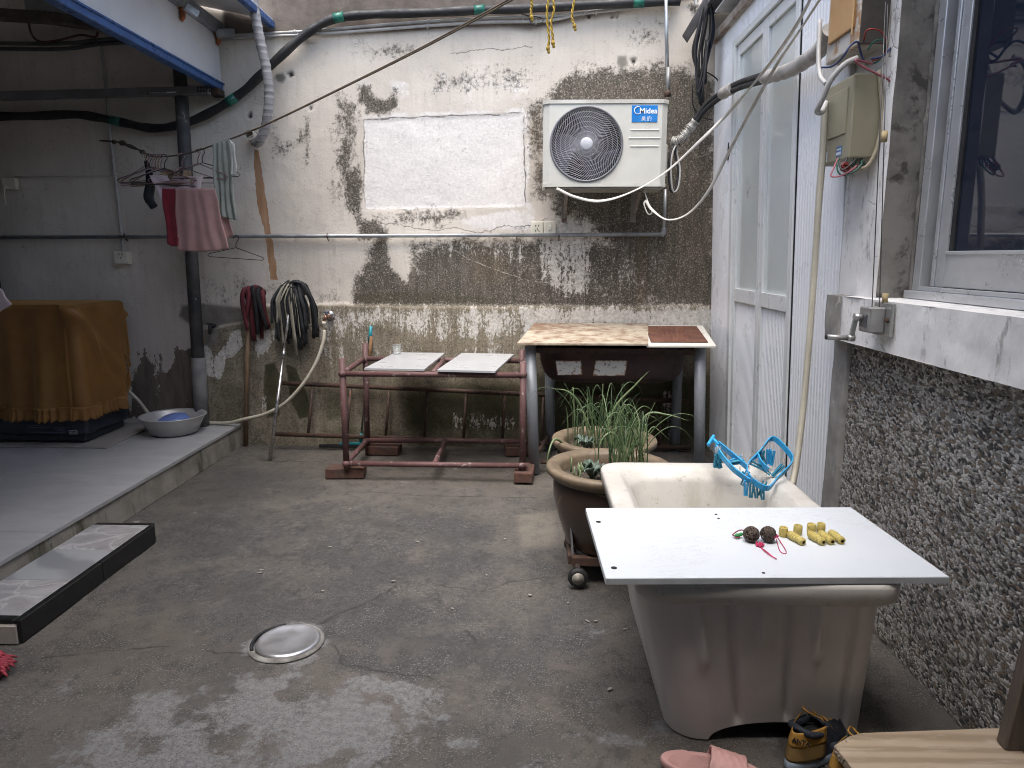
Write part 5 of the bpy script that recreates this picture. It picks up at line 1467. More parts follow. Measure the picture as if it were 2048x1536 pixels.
# ================================================================== POTS
def leaf_blade(P, w, b):
    P = [Vector(p) for p in P]
    n = len(P)
    b.tube(P, [max(.0004, w * (.75 + .25 * math.sin(math.pi * i / (n - 1))) * (1 - (i / (n - 1)) ** 3)) for i in range(n)], 5)
def make_pots():
    t = NT("glazed_brown_pot")
    n1 = t.noise(6, 5, .6)
    wv = t.wave(2.1, 9, 3, 'DIAGONAL', t.scaled((1, 1, 1.3)))
    col = t.mix(t.mr(n1, .3, .7), (.030, .018, .013), (.055, .033, .022))
    fig = t.math('MULTIPLY', t.mr(t.math('ABSOLUTE', t.math('SUBTRACT', wv, .5)), .03, .10, 1, 0), t.mr(t.noise(3.4, 3, .5), .47, .54))
    col = t.mix(t.math('MULTIPLY', fig, .7), col, (.19, .115, .045))
    m_body = t.done(col, .33, 0, t.bump(t.math('ADD', n1, t.math('MULTIPLY', fig, .5)), .2, .004), Coat_Weight=.25)
    t = NT("worn_pot_rim")
    n1 = t.noise(8, 7, .7)
    col = t.mix(t.mr(n1, .35, .65), (.185, .140, .092), (.115, .085, .056))
    m_rim = t.done(t.mix(t.mr(t.noise(26, 5, .7), .6, .7, 0, .7), col, (.30, .25, .19)), .55, 0, t.bump(n1, .35, .004))
    m_soil = mat("potting_soil", (.040, .030, .022), .95, c2=(.075, .058, .042), vs=40, bump=.9, bs=90)
    m_leaf = [mat("scallion_green", (.062, .105, .040), .45, c2=(.095, .145, .062), vs=12, stretch=(1, 1, .2), Transmission_Weight=0.0), mat("scallion_pale", (.155, .205, .10), .45, c2=(.10, .15, .066), vs=12), mat("scallion_dark", (.040, .078, .036), .42, c2=(.06, .105, .045), vs=12)]
    m_cab = mat("cabbage_leaf", (.052, .085, .058), .5, c2=(.12, .155, .135), vs=25)
    random.seed(5)
    def pot(cx, cy, r, zr, zb, lab):
        p = thing("flower_pot", lab, "flower pot", (cx, cy, zb))
        H = zr - zb
        prof = [(0, zb), (r * .62, zb), (r * .66, zb + .01), (r * .80, zb + H * .35), (r * .88, zb + H * .62), (r * .885, zb + H * .84), (r * .86, zb + H * .88)]
        b = B(); b.lathe(prof, (cx, cy, 0), 56); b.build("body", m_body, p)
        rim = [(r * .86, zr - .055), (r * .90, zr - .05), (r * .99, zr - .028), (r, zr - .012), (r * .985, zr - .002), (r * .93, zr), (r * .80, zr - .006), (r * .765, zr - .018), (r * .755, zr - .06), (r * .74, zr - .10)]
        b = B(); b.lathe(rim, (cx, cy, 0), 56); b.build("rim", m_rim, p)
        b = B()
        rows = []
        for i in range(13):
            rr = r * .76 * i / 12
            rows.append([(cx + rr * math.cos(a), cy + rr * math.sin(a), zr - .055 + .012 * mnoise.fractal(Vector((rr * 30 * math.cos(a), rr * 30 * math.sin(a), zr)), 1, 2, 3)) for a in np.linspace(0, 2 * math.pi, 41)])
        b.grid(rows, True); b.build("soil", m_soil, p)
        return p
    pot(.318, 2.80, .255, .452, .115, "front brown glazed pot with pale rim on a wheeled trolley")
    pot(.366, 3.46, .262, .395, .0, "rear brown glazed pot standing below the iron tub")
    def clump(cx, cy, zs, spots, lab, n, hmin, hmax, wide):
        c = thing("scallion_clump", lab, "scallions", (cx, cy, zs), "scallions in the pots")
        for k in range(n):
            sx, sy = random.choice(spots)
            x, y = cx + sx + random.gauss(0, wide), cy + sy + random.gauss(0, wide * .8)
            h = random.uniform(hmin, hmax)
            a = random.uniform(0, 2 * math.pi); ln = random.uniform(.05, .6) * h
            dx, dy = math.cos(a) * ln, math.sin(a) * ln * .7
            bend = random.random()
            pts = [Vector((x, y, zs - .01)), Vector((x + dx * .15, y + dy * .15, zs + h * .4)), Vector((x + dx * .5, y + dy * .5, zs + h * .78)), Vector((x + dx, y + dy, zs + h))]
            if bend < .36:
                pts += [Vector((x + dx * 1.5, y + dy * 1.5, zs + h * (.92 + .05 * random.random()))), Vector((x + dx * 1.5 + math.cos(a) * .05, y + dy * 1.7, zs + h * .72))]
            b = B(); leaf_blade(spline(pts, 4), random.uniform(.0018, .0034), b); b.build("leaf", random.choice(m_leaf), c)
        return c
    c1 = clump(.318, 2.80, .40, [(.05, -.04), (.09, -.02), (.12, .02), (.03, .06)], "tall green scallions in the front pot", 62, .17, .31, .035)
    b = B(); leaf_blade(spline([(.34, 2.80, .40), (.36, 2.80, .52), (.33, 2.79, .585), (.29, 2.77, .57), (.27, 2.75, .53)], 5), .006, b); b.build("leaf", m_leaf[1], c1)
    c2 = clump(.366, 3.46, .34, [(-.12, .03), (-.08, -.04), (-.02, 0), (.05, .03), (.11, 0), (0, -.06)], "tall green scallions in the rear pot", 84, .16, .33, .045)
    for pts in ([(.36, 3.4, .34), (.40, 3.38, .55), (.50, 3.36, .68), (.56, 3.35, .75)], [(.30, 3.42, .34), (.25, 3.4, .55), (.18, 3.38, .64), (.10, 3.36, .66)], [(.5, 3.42, .34), (.56, 3.4, .52), (.66, 3.38, .53), (.76, 3.36, .505)], [(.2, 3.4, .34), (.12, 3.32, .42), (.085, 3.26, .37), (.07, 3.24, .25)]):
        b = B(); leaf_blade(spline(pts, 6), .0065, b); b.build("leaf", m_leaf[1], c2)
    def cabbage(cx, cy, z, n, lab):
        c = thing("cabbage_plant", lab, "plant", (cx, cy, z))
        for k in range(n):
            a = 2 * math.pi * k / n + random.uniform(-.3, .3)
            L, W = random.uniform(.03, .06), random.uniform(.022, .04); tl_ = random.uniform(.5, 1.4)
            rows = []
            for i in range(8):
                u = i / 7
                w = W * math.sin(math.pi * min(1, .12 + .86 * u)) ** .6
                row = []
                for j in range(7):
                    v = (j / 6 - .5) * 2
                    px, py = L * u, w * v * .6
                    pz = .01 + .05 * tl_ * math.sin(u * (1.2 + .9 * tl_)) + .012 * v * v + .004 * math.sin(v * 9 + u * 6)
                    row.append((cx + px * math.cos(a) - py * math.sin(a), cy + px * math.sin(a) + py * math.cos(a), z + pz))
                rows.append(row)
            b = B(); b.sheet(rows, .0012); b.build("leaf", m_cab, c)
        return c
    cabbage(.245, 2.74, .395, 9, "bluish cabbage seedling in the front pot's left half")
    cabbage(.30, 2.66, .393, 6, "small dark leafed seedling at the front pot's near rim")
    cabbage(.27, 3.38, .338, 7, "bluish seedling among the scallions in the rear pot")
    st = thing("stem_stubs", "row of cut green stems at the front pot's left side", "stems", (.2, 2.8, .4))
    for k in range(12):
        x, y = .165 + random.random() * .1, 2.76 + random.random() * .12
        b = B(); b.cyl((x, y, .385), (x + random.uniform(-.006, .006), y, .42 + random.random() * .04), .004, .003, 6); b.build("stem", m_leaf[1], st)
    # trolley under the front pot
    tr = thing("plant_trolley", "rusty steel plant trolley on black wheels under the front pot", "trolley", (.318, 2.8, 0))
    x0, x1, y0, y1 = .165, .47, 2.66, 2.94
    for (p0, p1) in (((x0, y0, .095), (x1, y0, .095)), ((x0, y1, .095), (x1, y1, .095)), ((x0, y0, .0955), (x0, y1, .0955)), ((x1, y0, .0955), (x1, y1, .0955))):
        q = B(); q.bar(p0, p1, .03, .036, .002, (0, 0, 1)); q.build("frame_bar", M_rust, tr)
    q = B(); q.bar((x0 + .005, y0 + .03, .11), (x0 - .005, y0 + .03, .235), .025, .008, .001, (1, 0, 0)); q.build("upright", M_galv, tr)
    q = B(); q.bar((x0 - .02, y1, .11), (x0 - .03, y1, .24), .025, .008, .001, (1, 0, 0)); q.build("upright", M_rust, tr)
    m_hub = mat("dirty_hub", (.30, .28, .25), .5, .4)
    for (x, y) in ((x0 + .022, y0 - .04), (x1 - .02, y0 - .04), (x0 + .022, y1 + .02), (x1 - .02, y1 + .02)):
        q = B(); q.lathe([(0, -.014), (.030, -.014), (.038, -.010), (.040, 0), (.038, .010), (.030, .014), (0, .014)], (x, y, .042), 28, axis=rotm('X', math.pi / 2)); wq = q.build("wheel", M_blk, tr)
        q = B(); q.lathe([(.0, .020), (.010, .020), (.013, .0145), (.024, .0142), (.024, .0135)], (x, y, .042), 20, axis=rotm('X', math.pi / 2)); q.build("hub", m_hub, wq)
        q = B(); q.bar((x, y + .005, .042), (x, y + .03, .085), .02, .02, .002); q.build("fork", M_rust, tr)
make_pots()

# ================================================================== WHITE BATHTUB with the board on it
TZ = .498
def make_tub():
    t = NT("stained_acrylic")
    n1 = t.noise(3, 6, .62)
    col = t.mix(t.mr(n1, .35, .65), (.53, .515, .48), (.46, .44, .40))
    col = t.mix(t.mr(t.noise(38, 6, .75), .56, .70, 0, .7), col, (.27, .245, .20))
    col = t.mix(t.mr(t.noise(5, 6, .7, t.scaled((1, 1, .35))), .50, .74, 0, .5), col, (.33, .29, .23))
    m = t.done(col, .42, 0, t.bump(t.noise(26, 5, .7), .08, .004))
    m_out = mat("tub_fibreglass", (.62, .585, .55), .5, c2=(.55, .52, .485), vs=3, spot=((.25, .22, .19), 11, .68, .78))
    cx, cy = .572, 2.12
    tub = thing("bathtub", "small white acrylic bathtub with ribbed end standing beside the house wall", "bathtub", (cx, cy, 0))
    def ring(x0, x1, y0, y1, z, r, n=9):
        pts = []
        for (px, py, a0) in ((x1 - r, y0 + r, -90), (x1 - r, y1 - r, 0), (x0 + r, y1 - r, 90), (x0 + r, y0 + r, 180)):
            for k in range(n):
                a = R(a0 + 90 * k / (n - 1)); pts.append((px + r * math.cos(a), py + r * math.sin(a), z))
        return pts
    def dense(pts, m_=240):
        P = np.array(pts + [pts[0]]); s_ = np.concatenate([[0], np.cumsum(np.linalg.norm(np.diff(P, axis=0), axis=1))])
        u = np.linspace(0, s_[-1], m_ + 1)[:-1]
        return np.stack([np.interp(u, s_, P[:, k]) for k in range(3)], 1)
    def loft(rs):
        n = len(rs[0])
        return [p for r_ in rs for p in r_], [[i * n + k, i * n + (k + 1) % n, (i + 1) * n + (k + 1) % n, (i + 1) * n + k] for i in range(len(rs) - 1) for k in range(n)]
    X0, X1, Y0, Y1 = .268, .925, 1.632, 2.672
    # rim and inside
    spec = [(.030, .030, -.058, .06), (.008, .008, -.060, .07), (.0, .0, -.052, .075), (-.004, -.004, -.012, .08), (.0, .0, -.001, .08), (.012, .012, 0, .075), (.055, .055, 0, .09), (.066, .066, -.004, .09), (.073, .073, -.016, .095), (.088, .09, -.03, .10), (.10, .10, -.05, .11), (.115, .13, -.20, .12), (.135, .17, -.34, .12), (.17, .22, -.385, .11), (.22, .28, -.395, .08)]
    rs = [dense(ring(X0 + dx, X1 - dx, Y0 + dy, Y1 - dy, TZ + dz, r)) for dx, dy, dz, r in spec]
    v, f = loft(rs); n = len(rs[0]); f.append([(len(rs) - 1) * n + k for k in range(n)])
    b = B(); b.add(v, f, True); b.build("basin", m, tub)
    # outer shell: tapering, with pressed ribs at the near end
    rows = []
    zs = np.linspace(0, TZ - .03, 40)
    for z in zs:
        u = 1 - z / (TZ - .03)
        x0, x1 = X0 + .022 + .088 * u, X1 - .035 + .02 * u
        y0, y1 = Y0 + .025 + .075 * u, Y1 - .03 - .05 * u
        P = dense(ring(x0, x1, y0, y1, z, .07 + .02 * u), 420)
        for p in P:
            if p[1] < y0 + .012:                      # near end: ribs and the arched foot
                fx = (p[0] - x0) / (x1 - x0)
                off = 0
                for (c_, w_, zb) in ((.21, .018, .22), (.34, .016, .0), (.47, .018, .25), (.58, .016, .0), (.71, .018, .22), (.86, .016, .0)):
                    if z > zb: off += .015 * math.exp(-((fx - c_) / w_) ** 2) * min(1, (z - zb) / .03) * (1 if zb > 0 else -1)
                p[1] -= off
                arch = .055 * max(0, 1 - ((fx - .56) / .36) ** 2) ** .5 if abs(fx - .56) < .36 else 0
                p[2] = arch + (TZ - .03 - arch) * z / (TZ - .03)
        rows.append(P)
    v, f = loft(rows)
    b = B(); b.add(v, f, True); b.build("shell", m_out, tub)
    # board
    t = NT("white_laminate")
    col = t.mix(t.mr(t.noise(2, 4), .3, .7), (.61, .645, .68), (.575, .61, .645))
    sc = t.noise(9, 8, .75, t.scaled((1, 2.2, 1)), 1.5)
    scm = t.math('MULTIPLY', t.mr(t.math('ABSOLUTE', t.math('SUBTRACT', sc, .5)), .0, .010, 1, 0), t.mr(t.noise(4.1, 3, .5), .54, .60))
    col = t.mix(t.math('MULTIPLY', scm, .6), col, (.27, .25, .23))
    m_bd = t.done(col, .3, 0, t.bump(t.noise(3, 2), .02, .004))
    q4 = [(.182, 1.612), (1.016, 1.642), (.992, 2.128), (.170, 2.098)]
    zt = TZ + .002
    bd = thing("board", "white laminated board lying across the near end of the bathtub", "board", (.6, 1.87, zt))
    bm = bmesh.new()
    lo = [bm.verts.new((x, y, zt)) for x, y in q4]; up = [bm.verts.new((x, y, zt + .018)) for x, y in q4]
    for fc in ([lo[3], lo[2], lo[1], lo[0]], up, [lo[0], lo[1], up[1], up[0]], [lo[1], lo[2], up[2], up[1]], [lo[2], lo[3], up[3], up[2]], [lo[3], lo[0], up[0], up[3]]):
        bm.faces.new(fc)
    bmesh.ops.bevel(bm, geom=list(bm.edges), offset=.0012, segments=1, affect='EDGES')
    bm.verts.index_update()
    b = B(); b.add([v_.co[:] for v_ in bm.verts], [[v_.index for v_ in f_.verts] for f_ in bm.faces]); bm.free()
    b.build("panel", m_bd, bd)
    b = B(); b.span((.186, 1.6105, zt + .001), (1.012, 1.6108, zt + .0012))
    m_edge = mat("grey_edge_band", (.48, .50, .525), .4)
    b = B(); d = Vector((1.016 - .182, 1.642 - 1.612, 0)).normalized(); nn_ = Vector((d.y, -d.x, 0))
    p0, p1 = Vector((.1825, 1.612, zt + .009)) + nn_ * .0006, Vector((1.0155, 1.642, zt + .009)) + nn_ * .0006
    b.bar(p0, p1, .0014, .0155, 0, (0, 0, 1)); b.build("edge_band", m_edge, bd)
    for (px, py) in ((1197, 1044), (1228, 1136), (1527, 1146), (1437, 1037), (1432, 1029)):
        c = at(px, py, Z=zt + .018)
        r = .0075 if px < 1300 else .0042
        b = B(); b.lathe([(r, -.0004), (r, .0006), (r * .5, .0007), (0, .0007)], (c.x, c.y, zt + .0184), 16); b.build("screw_hole", M_dark, bd)
    return zt + .018
BZ = make_tub()

# ================================================================== things on the board
def make_handles():
    t = NT("woven_yellow")
    w = t.math('MULTIPLY', t.wave(95, 1.5, 1, 'Z'), t.wave(120, 1.0, 1, 'X'))
    col = t.mix(t.mr(t.noise(40, 4), .3, .7), (.66, .555, .19), (.53, .42, .11))
    col = t.mix(t.mr(w, .0, .3, .5, 0), col, (.27, .18, .03))
    m = t.done(col, .75, 0, t.bump(w, .6, .003))
    m_in = mat("handle_hollow", (.10, .05, .02), .9)
    for i, (px, py, lab) in enumerate(((1566, 1068, "upright yellow woven ring nearest the woven balls"), (1595, 1066, "second upright yellow woven ring from the left"), (1622, 1063, "third upright yellow woven ring from the left"), (1641, 1062, "rightmost upright yellow woven ring"))):
        c = at(px, py + (3 if i else 5), Z=BZ)
        h = thing("woven_ring", lab, "ring", (c.x, c.y, BZ), "yellow woven rings on the board")
        b = B(); b.lathe([(.0075, .001), (.0105, .001), (.0118, .006), (.0122, .014), (.0116, .024), (.0105, .0275), (.0078, .0275), (.0075, .018), (.0075, .001)], (c.x, c.y, BZ), 20); b.build("sleeve", m, h)
        b = B(); b.lathe([(0, .014), (.0078, .0142)], (c.x, c.y, BZ), 14); b.build("hollow", m_in, h)
    for (px0, py0, px1, py1, lab) in ((1583, 1068, 1606, 1085, "yellow woven bottle lying nearest the woven balls"), (1620, 1066, 1646, 1085, "second lying yellow woven bottle from the left"), (1640, 1064, 1664, 1084, "third lying yellow woven bottle from the left"), (1660, 1062, 1684, 1083, "rightmost lying yellow woven bottle")):
        a, c = at(px0, py0 + 2, Z=BZ + .012), at(px1, py1 - 1, Z=BZ + .010)
        d = (c - a); L = .056; d.normalize()
        a = c - d * L
        h = thing("woven_bottle", lab, "woven bottle", (c.x, c.y, BZ), "yellow woven bottles on the board")
        q = d.to_track_quat('Z', 'Y').to_matrix()
        b = B(); b.lathe([(0, -.001), (.0085, 0), (.0105, .006), (.0118, .018), (.0112, .032), (.0092, .041), (.0092, .043), (.0112, .048), (.0108, .055), (.0078, .0585), (.0045, .0588)], tuple(Vector((a.x, a.y, BZ + .0122))), 20, axis=q); b.build("grip", m, h)
        b = B(); b.lathe([(.0046, .0586), (.004, .052), (0, .05)], tuple(Vector((a.x, a.y, BZ + .0122))), 12, axis=q); b.build("hollow", m_in, h)
make_handles()

def make_balls():
    m_w = mat("dark_wicker", (.055, .040, .032), .7, c2=(.10, .072, .052), vs=60)
    m_p = mat("pink_cord", (.55, .03, .12), .6, c2=(.42, .02, .085), vs=40)
    m_g = mat("green_cord", (.03, .25, .07), .6); m_r = mat("maroon_cord", (.25, .025, .04), .6)
    random.seed(3)
    for (px, py, lab, which) in ((1503, 1085, "left dark wicker ball charm with green bead and pink tassel", 0), (1537, 1085, "right dark wicker ball charm with pink knotted cord", 1)):
        r = .0215
        c = at(px, py, Z=BZ) + Vector((0, .006, r))
        h = thing("wicker_ball", lab, "ball charm", (c.x, c.y, BZ), "wicker ball charms on the board")
        b = B()
        for k in range(26):
            M = Matrix.Rotation(random.uniform(0, 6.3), 3, 'X') @ Matrix.Rotation(random.uniform(0, 6.3), 3, 'Y')
            rr = r * random.uniform(.93, 1.0)
            off = random.uniform(-.45, .45) * r
            ra = math.sqrt(max(1e-6, rr * rr - off * off))
            b.tube([c + M @ Vector((ra * math.cos(a), ra * math.sin(a), off)) for a in np.linspace(0, 2 * math.pi, 22)[:-1]], .0011, 4, closed=True)
        b.build("wicker", m_w, h)
        b = B(); b.ball(c, r * .72, 12, 8); b.build("core", m_w, h)
        def knot(p, rr, nn, m):
            q = B()
            for k in range(nn):
                a = k * 2.4
                q.ball(p + Vector((rr * math.cos(a) * (k / nn) ** .5, rr * .8 * math.sin(a) * (k / nn) ** .5, .004 + .002 * (k % 3))), .0032, 7, 5)
            q.build("knot", m, h)
        def cord(pxs, m, z=.0022, rad=.0011):
            q = B(); q.tube(spline([at(x, y, Z=BZ + z) for x, y in pxs], 5), rad, 5); q.build("cord", m, h)
        if which == 0:
            knot(at(1519, 1093, Z=BZ), .011, 16, m_p)
            cord([(1521, 1094), (1532, 1102), (1544, 1112), (1552, 1117)], m_p); cord([(1523, 1097), (1535, 1107), (1547, 1115), (1554, 1118)], m_p, .003)
            q = B(); p = at(1475, 1071, Z=BZ + .008); q.ball(p, (.009, .006, .006), 10, 6); q.ball(p + Vector((.010, .002, .003)), (.006, .005, .005), 8, 6); q.build("bead", m_g, h)
            cord([(1465, 1070), (1472, 1064), (1482, 1060), (1492, 1062)], m_r, .012, .0018); cord([(1465, 1070), (1474, 1075), (1480, 1074)], m_r, .006, .0014)
        else:
            knot(at(1547, 1076, Z=BZ + .014), .012, 18, m_p)
            cord([(1552, 1070), (1562, 1085), (1572, 1102), (1570, 1107), (1562, 1104), (1557, 1095), (1553, 1078)], m_p)
make_balls()

# ================================================================== BLUE PEG HANGER
def make_peg_hanger():
    m = mat("blue_peg_plastic", (.035, .33, .62), .35, c2=(.025, .27, .54), vs=6)
    m2 = mat("teal_blue_peg", (.02, .16, .25), .4, c2=(.03, .22, .33), vs=6)
    m_l = mat("white_links", (.62, .56, .50), .4)
    h = thing("peg_hanger", "bright blue plastic peg hanger lying on the bathtub's far rim", "peg hanger", tuple(at(1520, 985, Z=TZ)))
    Yh = 2.66
    def pt(px, py, Y): return at(px, py, Y=2.36 + (976 - py) / 100 * .27)
    # near loop of the folded frame (upright square) and the arm going left
    loop = [(1533, 976, 2.50), (1500, 955, 2.55), (1496, 932, 2.64), (1520, 905, 2.68), (1538, 882, 2.70), (1550, 879, 2.70), (1572, 900, 2.66), (1583, 917, 2.62), (1578, 932, 2.58), (1555, 955, 2.54)]
    P = [pt(*q) for q in loop]
    S = spline(P, 6, True)
    b = B(); rows = []
    nS = len(S)
    for i in range(nS):
        up = Vector((.10, -.35, .93)).normalized()
        rows.append([S[i] - up * .011, S[i] + up * .011])
    P2 = np.array([[tuple(p) for p in r_] for r_ in rows])
    b.sheet(np.concatenate([P2, P2[:1]]), .004, False); b.build("frame", m, h)
    for arm in ([(1500, 962, 2.54), (1470, 940, 2.60), (1448, 916, 2.68), (1432, 893, 2.74)], [(1497, 936, 2.62), (1476, 918, 2.68), (1452, 898, 2.74), (1436, 885, 2.78)], [(1512, 907, 2.68), (1520, 925, 2.66), (1535, 940, 2.62)]):
        S = spline([pt(*q) for q in arm], 6)
        b = B(); up = Vector((.1, -.5, .86)).normalized()
        b.sheet([[p - up * .011, p + up * .011] for p in S], .005, False); b.build("frame_arm", m, h)
    b = B(); a, c = pt(1428, 872, 2.76), pt(1416, 891, 2.74); b.bar(a, c, .012, .016, .003); b.bar(pt(1426, 878, 2.755), pt(1438, 890, 2.75), .010, .012, .002); b.build("hook_end", m, h)
    def peg(p, ang, s_=1.0, mm=m2):
        q = B()
        M = Matrix.Rotation(ang, 3, 'Y') @ Matrix.Rotation(random.uniform(-.5, .5), 3, 'Z')
        for sg in (-1, 1):
            q.box(p + M @ Vector((sg * .0035 * s_, 0, -.024 * s_)), (.004 * s_, .008 * s_, .042 * s_), M @ Matrix.Rotation(sg * .05, 3, 'Y'), .001)
        q.tube([p + M @ Vector((.005 * math.cos(a), 0, -.018 * s_ + .005 * math.sin(a))) for a in np.linspace(0, 6.28, 9)[:-1]], .0009, 4, closed=True)
        o = q.build("peg", mm, h)
        q = B()
        for k in range(3):
            cz = p + Vector((0, 0, .004 + k * .007))
            q.tube([cz + Vector((.0028 * math.cos(a), .001 * k, .0048 * math.sin(a))) for a in np.linspace(0, 6.28, 9)[:-1]], .0009, 4, closed=True)
        q.build("chain", m_l, o)
    random.seed(21)
    for (px, py, Y, a) in ((1436, 904, 2.70, .15), (1432, 906, 2.70, -.35), (1440, 905, 2.70, .0), (1493, 958, 2.50, 0), (1497, 940, 2.55, .35), (1505, 962, 2.50, .05), (1510, 963, 2.50, -.15), (1531, 960, 2.52, .3), (1524, 966, 2.51, -.1), (1538, 896, 2.66, 0), (1546, 899, 2.66, .05), (1526, 898, 2.67, .1), (1520, 902, 2.66, -.4),
                           (1486, 914, 2.66, 1.2), (1490, 922, 2.64, 1.4), (1500, 924, 2.62, -1.1), (1515, 928, 2.60, -.9), (1568, 928, 2.58, .7), (1480, 944, 2.57, -.9)):
        peg(pt(px, py, Y), a, 1.35, m2 if random.random() < .8 else m)
make_peg_hanger()

# ================================================================== METER BOXES, wires and corrugated hose
def make_boxes():
    m_ol = mat("olive_enamel", (.30, .275, .19), .42, .1, c2=(.255, .235, .165), vs=4)
    m_wh = mat("peeling_white_box", (.52, .49, .44), .6, c2=(.44, .40, .35), vs=6, spot=((.33, .19, .09), 12, .52, .62), bump=.3)
    m_tan = mat("tan_cover", (.47, .29, .13), .5, c2=(.42, .24, .10), vs=5)
    ye = at(1762, 230, X=1.172).y                  # near side of the boxes
    xf = at(1703, 230, Y=ye).x
    def box(name, lab, pyT, pyB, yfar, m, cat="meter box"):
        zt_, zb_ = at(1703, pyT, Y=ye).z, at(1703, pyB, Y=ye).z
        k = thing(name, lab, cat, (xf + .05, ye + .1, zb_))
        b = B(); b.span((xf, ye, zb_), (1.172, yfar, zt_), .006, 2); b.build("casing", m, k)
        return k, zt_, zb_
    yfar = at(1648, 230, X=xf).y
    lo, zt_, zb_ = box("meter_box", "lower olive green meter box with dangling wires on the pillar", 146, 316, yfar, m_ol)
    b = B(); b.span((xf - .005, ye + .035, zb_ + .085), (xf + .001, yfar - .012, zt_ - .035), .004, 2); b.build("door", m_ol, lo)
    for (ya, yb_, za, zb2, mm) in ((ye + .055, ye + .10, .016, .05, mat("blue_sticker", (.05, .14, .32), .5)), (yfar - .06, yfar - .012, .012, .045, mat("white_sticker", (.68, .72, .76), .5))):
        q = B(); q.span((xf - .0012, ya, zb_ + za), (xf + .0005, yb_, zb_ + zb2)); st = q.build("sticker", mm, lo)
        q = B()
        for i in range(4):
            q.span((xf - .0020, ya + .006 + i * .009, zb_ + za + .020), (xf - .0010, ya + .0115 + i * .009, zb_ + za + .026))
        q.span((xf - .0020, ya + .004, zb_ + za + .004), (xf - .0010, yb_ - .004, zb_ + za + .014)); q.build("sticker_print", mat("sticker_ink", (.55, .60, .66), .5) if za > .014 else mat("sticker_ink_blue", (.25, .33, .45), .5), st)
    # upper box
    zt2, zb2 = at(1705, -60, Y=ye).z, at(1705, 92, Y=ye).z
    upb = thing("fuse_box", "upper peeling white fuse box with tan cover panel", "fuse box", (xf + .05, ye + .1, zb2))
    b = B(); b.span((xf - .004, ye - .012, zb2), (1.172, yfar + .012, zt2 + .25), .005, 2); b.build("casing", m_wh, upb)
    b = B(); b.span((xf - .014, ye + .02, zb2 + .062), (xf - .003, yfar - .02, zt2 + .1), .004, 2); b.build("cover", m_tan, upb)
    b = B(); b.span((xf - .016, ye + .012, zb2 + .038), (xf - .0125, ye + .020, zt2 + .1), .001); b.build("cover_edge", mat("tan_edge", (.55, .36, .16), .5), upb)
    b = B(); b.span((xf, ye - .0165, zb2 + .002), (1.165, ye - .0125, zt2 + .25), .001); b.build("side_shade", mat("box_side_shade", (.055, .047, .04), .7), upb)  # dark sheet paints the shade on the side facing the viewer
    # grey cable looping round the boxes
    m_gc = mat("grey_pvc_cable", (.46, .45, .43), .4, c2=(.38, .37, .35))
    pts = [at(1640, 40, Y=ye + .24), at(1637, 110, Y=ye + .2), at(1640, 150, Y=ye + .16), at(1652, 168, Y=ye + .1)]
    pipe("grey_cable", pts, .008, m_gc, "grey cable hanging left of the fuse box", "cable", 10, 8)
    pts = [at(1715, 116, Y=ye - .02), at(1690, 128, Y=ye - .02), at(1662, 160, Y=ye + .0), at(1644, 200, Y=ye + .03), at(1634, 222, Y=ye + .06), at(1644, 224, Y=ye + .06), at(1652, 205, Y=ye + .09)]
    pipe("grey_cable", pts, .0095, m_gc, "thick pale grey cable looping in front of the meter box", "cable", 10, 8)
    # coloured wires
    def wire(pxs, m, lab, r=.0028, Y0=None):
        pipe("wire", [at(x, y, Y=(Y0 or ye - .02) + dy) for x, y, dy in pxs], r, m, lab, "wire", 6, 7, None, "wires at the meter boxes")
    m_red, m_blu, m_grn, m_pnk, m_drk = [mat(n_, c_, .45) for n_, c_ in (("red_wire", (.30, .03, .03)), ("blue_wire", (.03, .045, .13)), ("green_wire", (.02, .13, .09)), ("pink_wire", (.34, .10, .13)), ("dark_wire", (.02, .02, .025)))]
    wire([(1643, 135, .1), (1665, 132, .08), (1685, 115, .0), (1700, 92, -.01), (1715, 84, 0), (1720, 100, .02), (1728, 122, .03), (1745, 128, .05)], m_blu, "dark blue wire crossing below the fuse box", .0038)
    wire([(1728, 80, 0), (1735, 60, -.03), (1760, 62, -.03), (1773, 85, -.02), (1768, 110, 0), (1745, 122, .02)], m_red, "red wire arching beside the fuse box")
    wire([(1735, 100, 0), (1750, 82, -.02), (1768, 82, -.02), (1768, 105, 0), (1752, 125, .02), (1730, 128, .04)], m_grn, "green wire coiled beside the fuse box")
    wire([(1742, 118, 0), (1765, 112, -.02), (1782, 96, .0), (1790, 85, .02)], m_blu, "blue wire rising into the steel tube", .004)
    wire([(1745, 128, .02), (1712, 120, -.02), (1720, 130, -.02), (1750, 146, -.02), (1780, 162, -.02), (1788, 185, -.01), (1788, 200, -.01)], m_pnk, "pink wire drooping right of the meter box", .0036)
    pipe("conduit_drop", [at(1778, -60, Y=ye - .01), at(1786, 20, Y=ye - .01), at(1789, 88, Y=ye - .01)], .008, m_gc, "grey plastic tube coming down beside the fuse box", "tube", 10, 6)
    z0 = .0
    wire([(1676, 316, .06), (1668, 335, .05), (1662, 352, .04), (1680, 352, .03), (1700, 342, .02), (1715, 330, .02)], m_pnk, "pink wire looping below the meter box")
    wire([(1678, 316, .06), (1674, 335, .05), (1682, 350, .04), (1705, 345, .02), (1722, 330, .02), (1724, 316, .03)], m_grn, "green wire looping below the meter box")
    wire([(1696, 312, .04), (1690, 325, .03), (1680, 332, .03), (1686, 340, .02), (1700, 330, .02), (1712, 318, .02)], m_drk, "black wire curled below the meter box")
    b = B(); c = at(1690, 338, Y=ye + .01)
    b.tube([c + Vector((.013 * math.cos(a) * (1 + .1 * math.sin(a * .3)), .004 * math.sin(a * .7), .010 * math.sin(a) + .0006 * a)) for a in np.linspace(0, 6.28 * 4, 70)], .0026, 6)
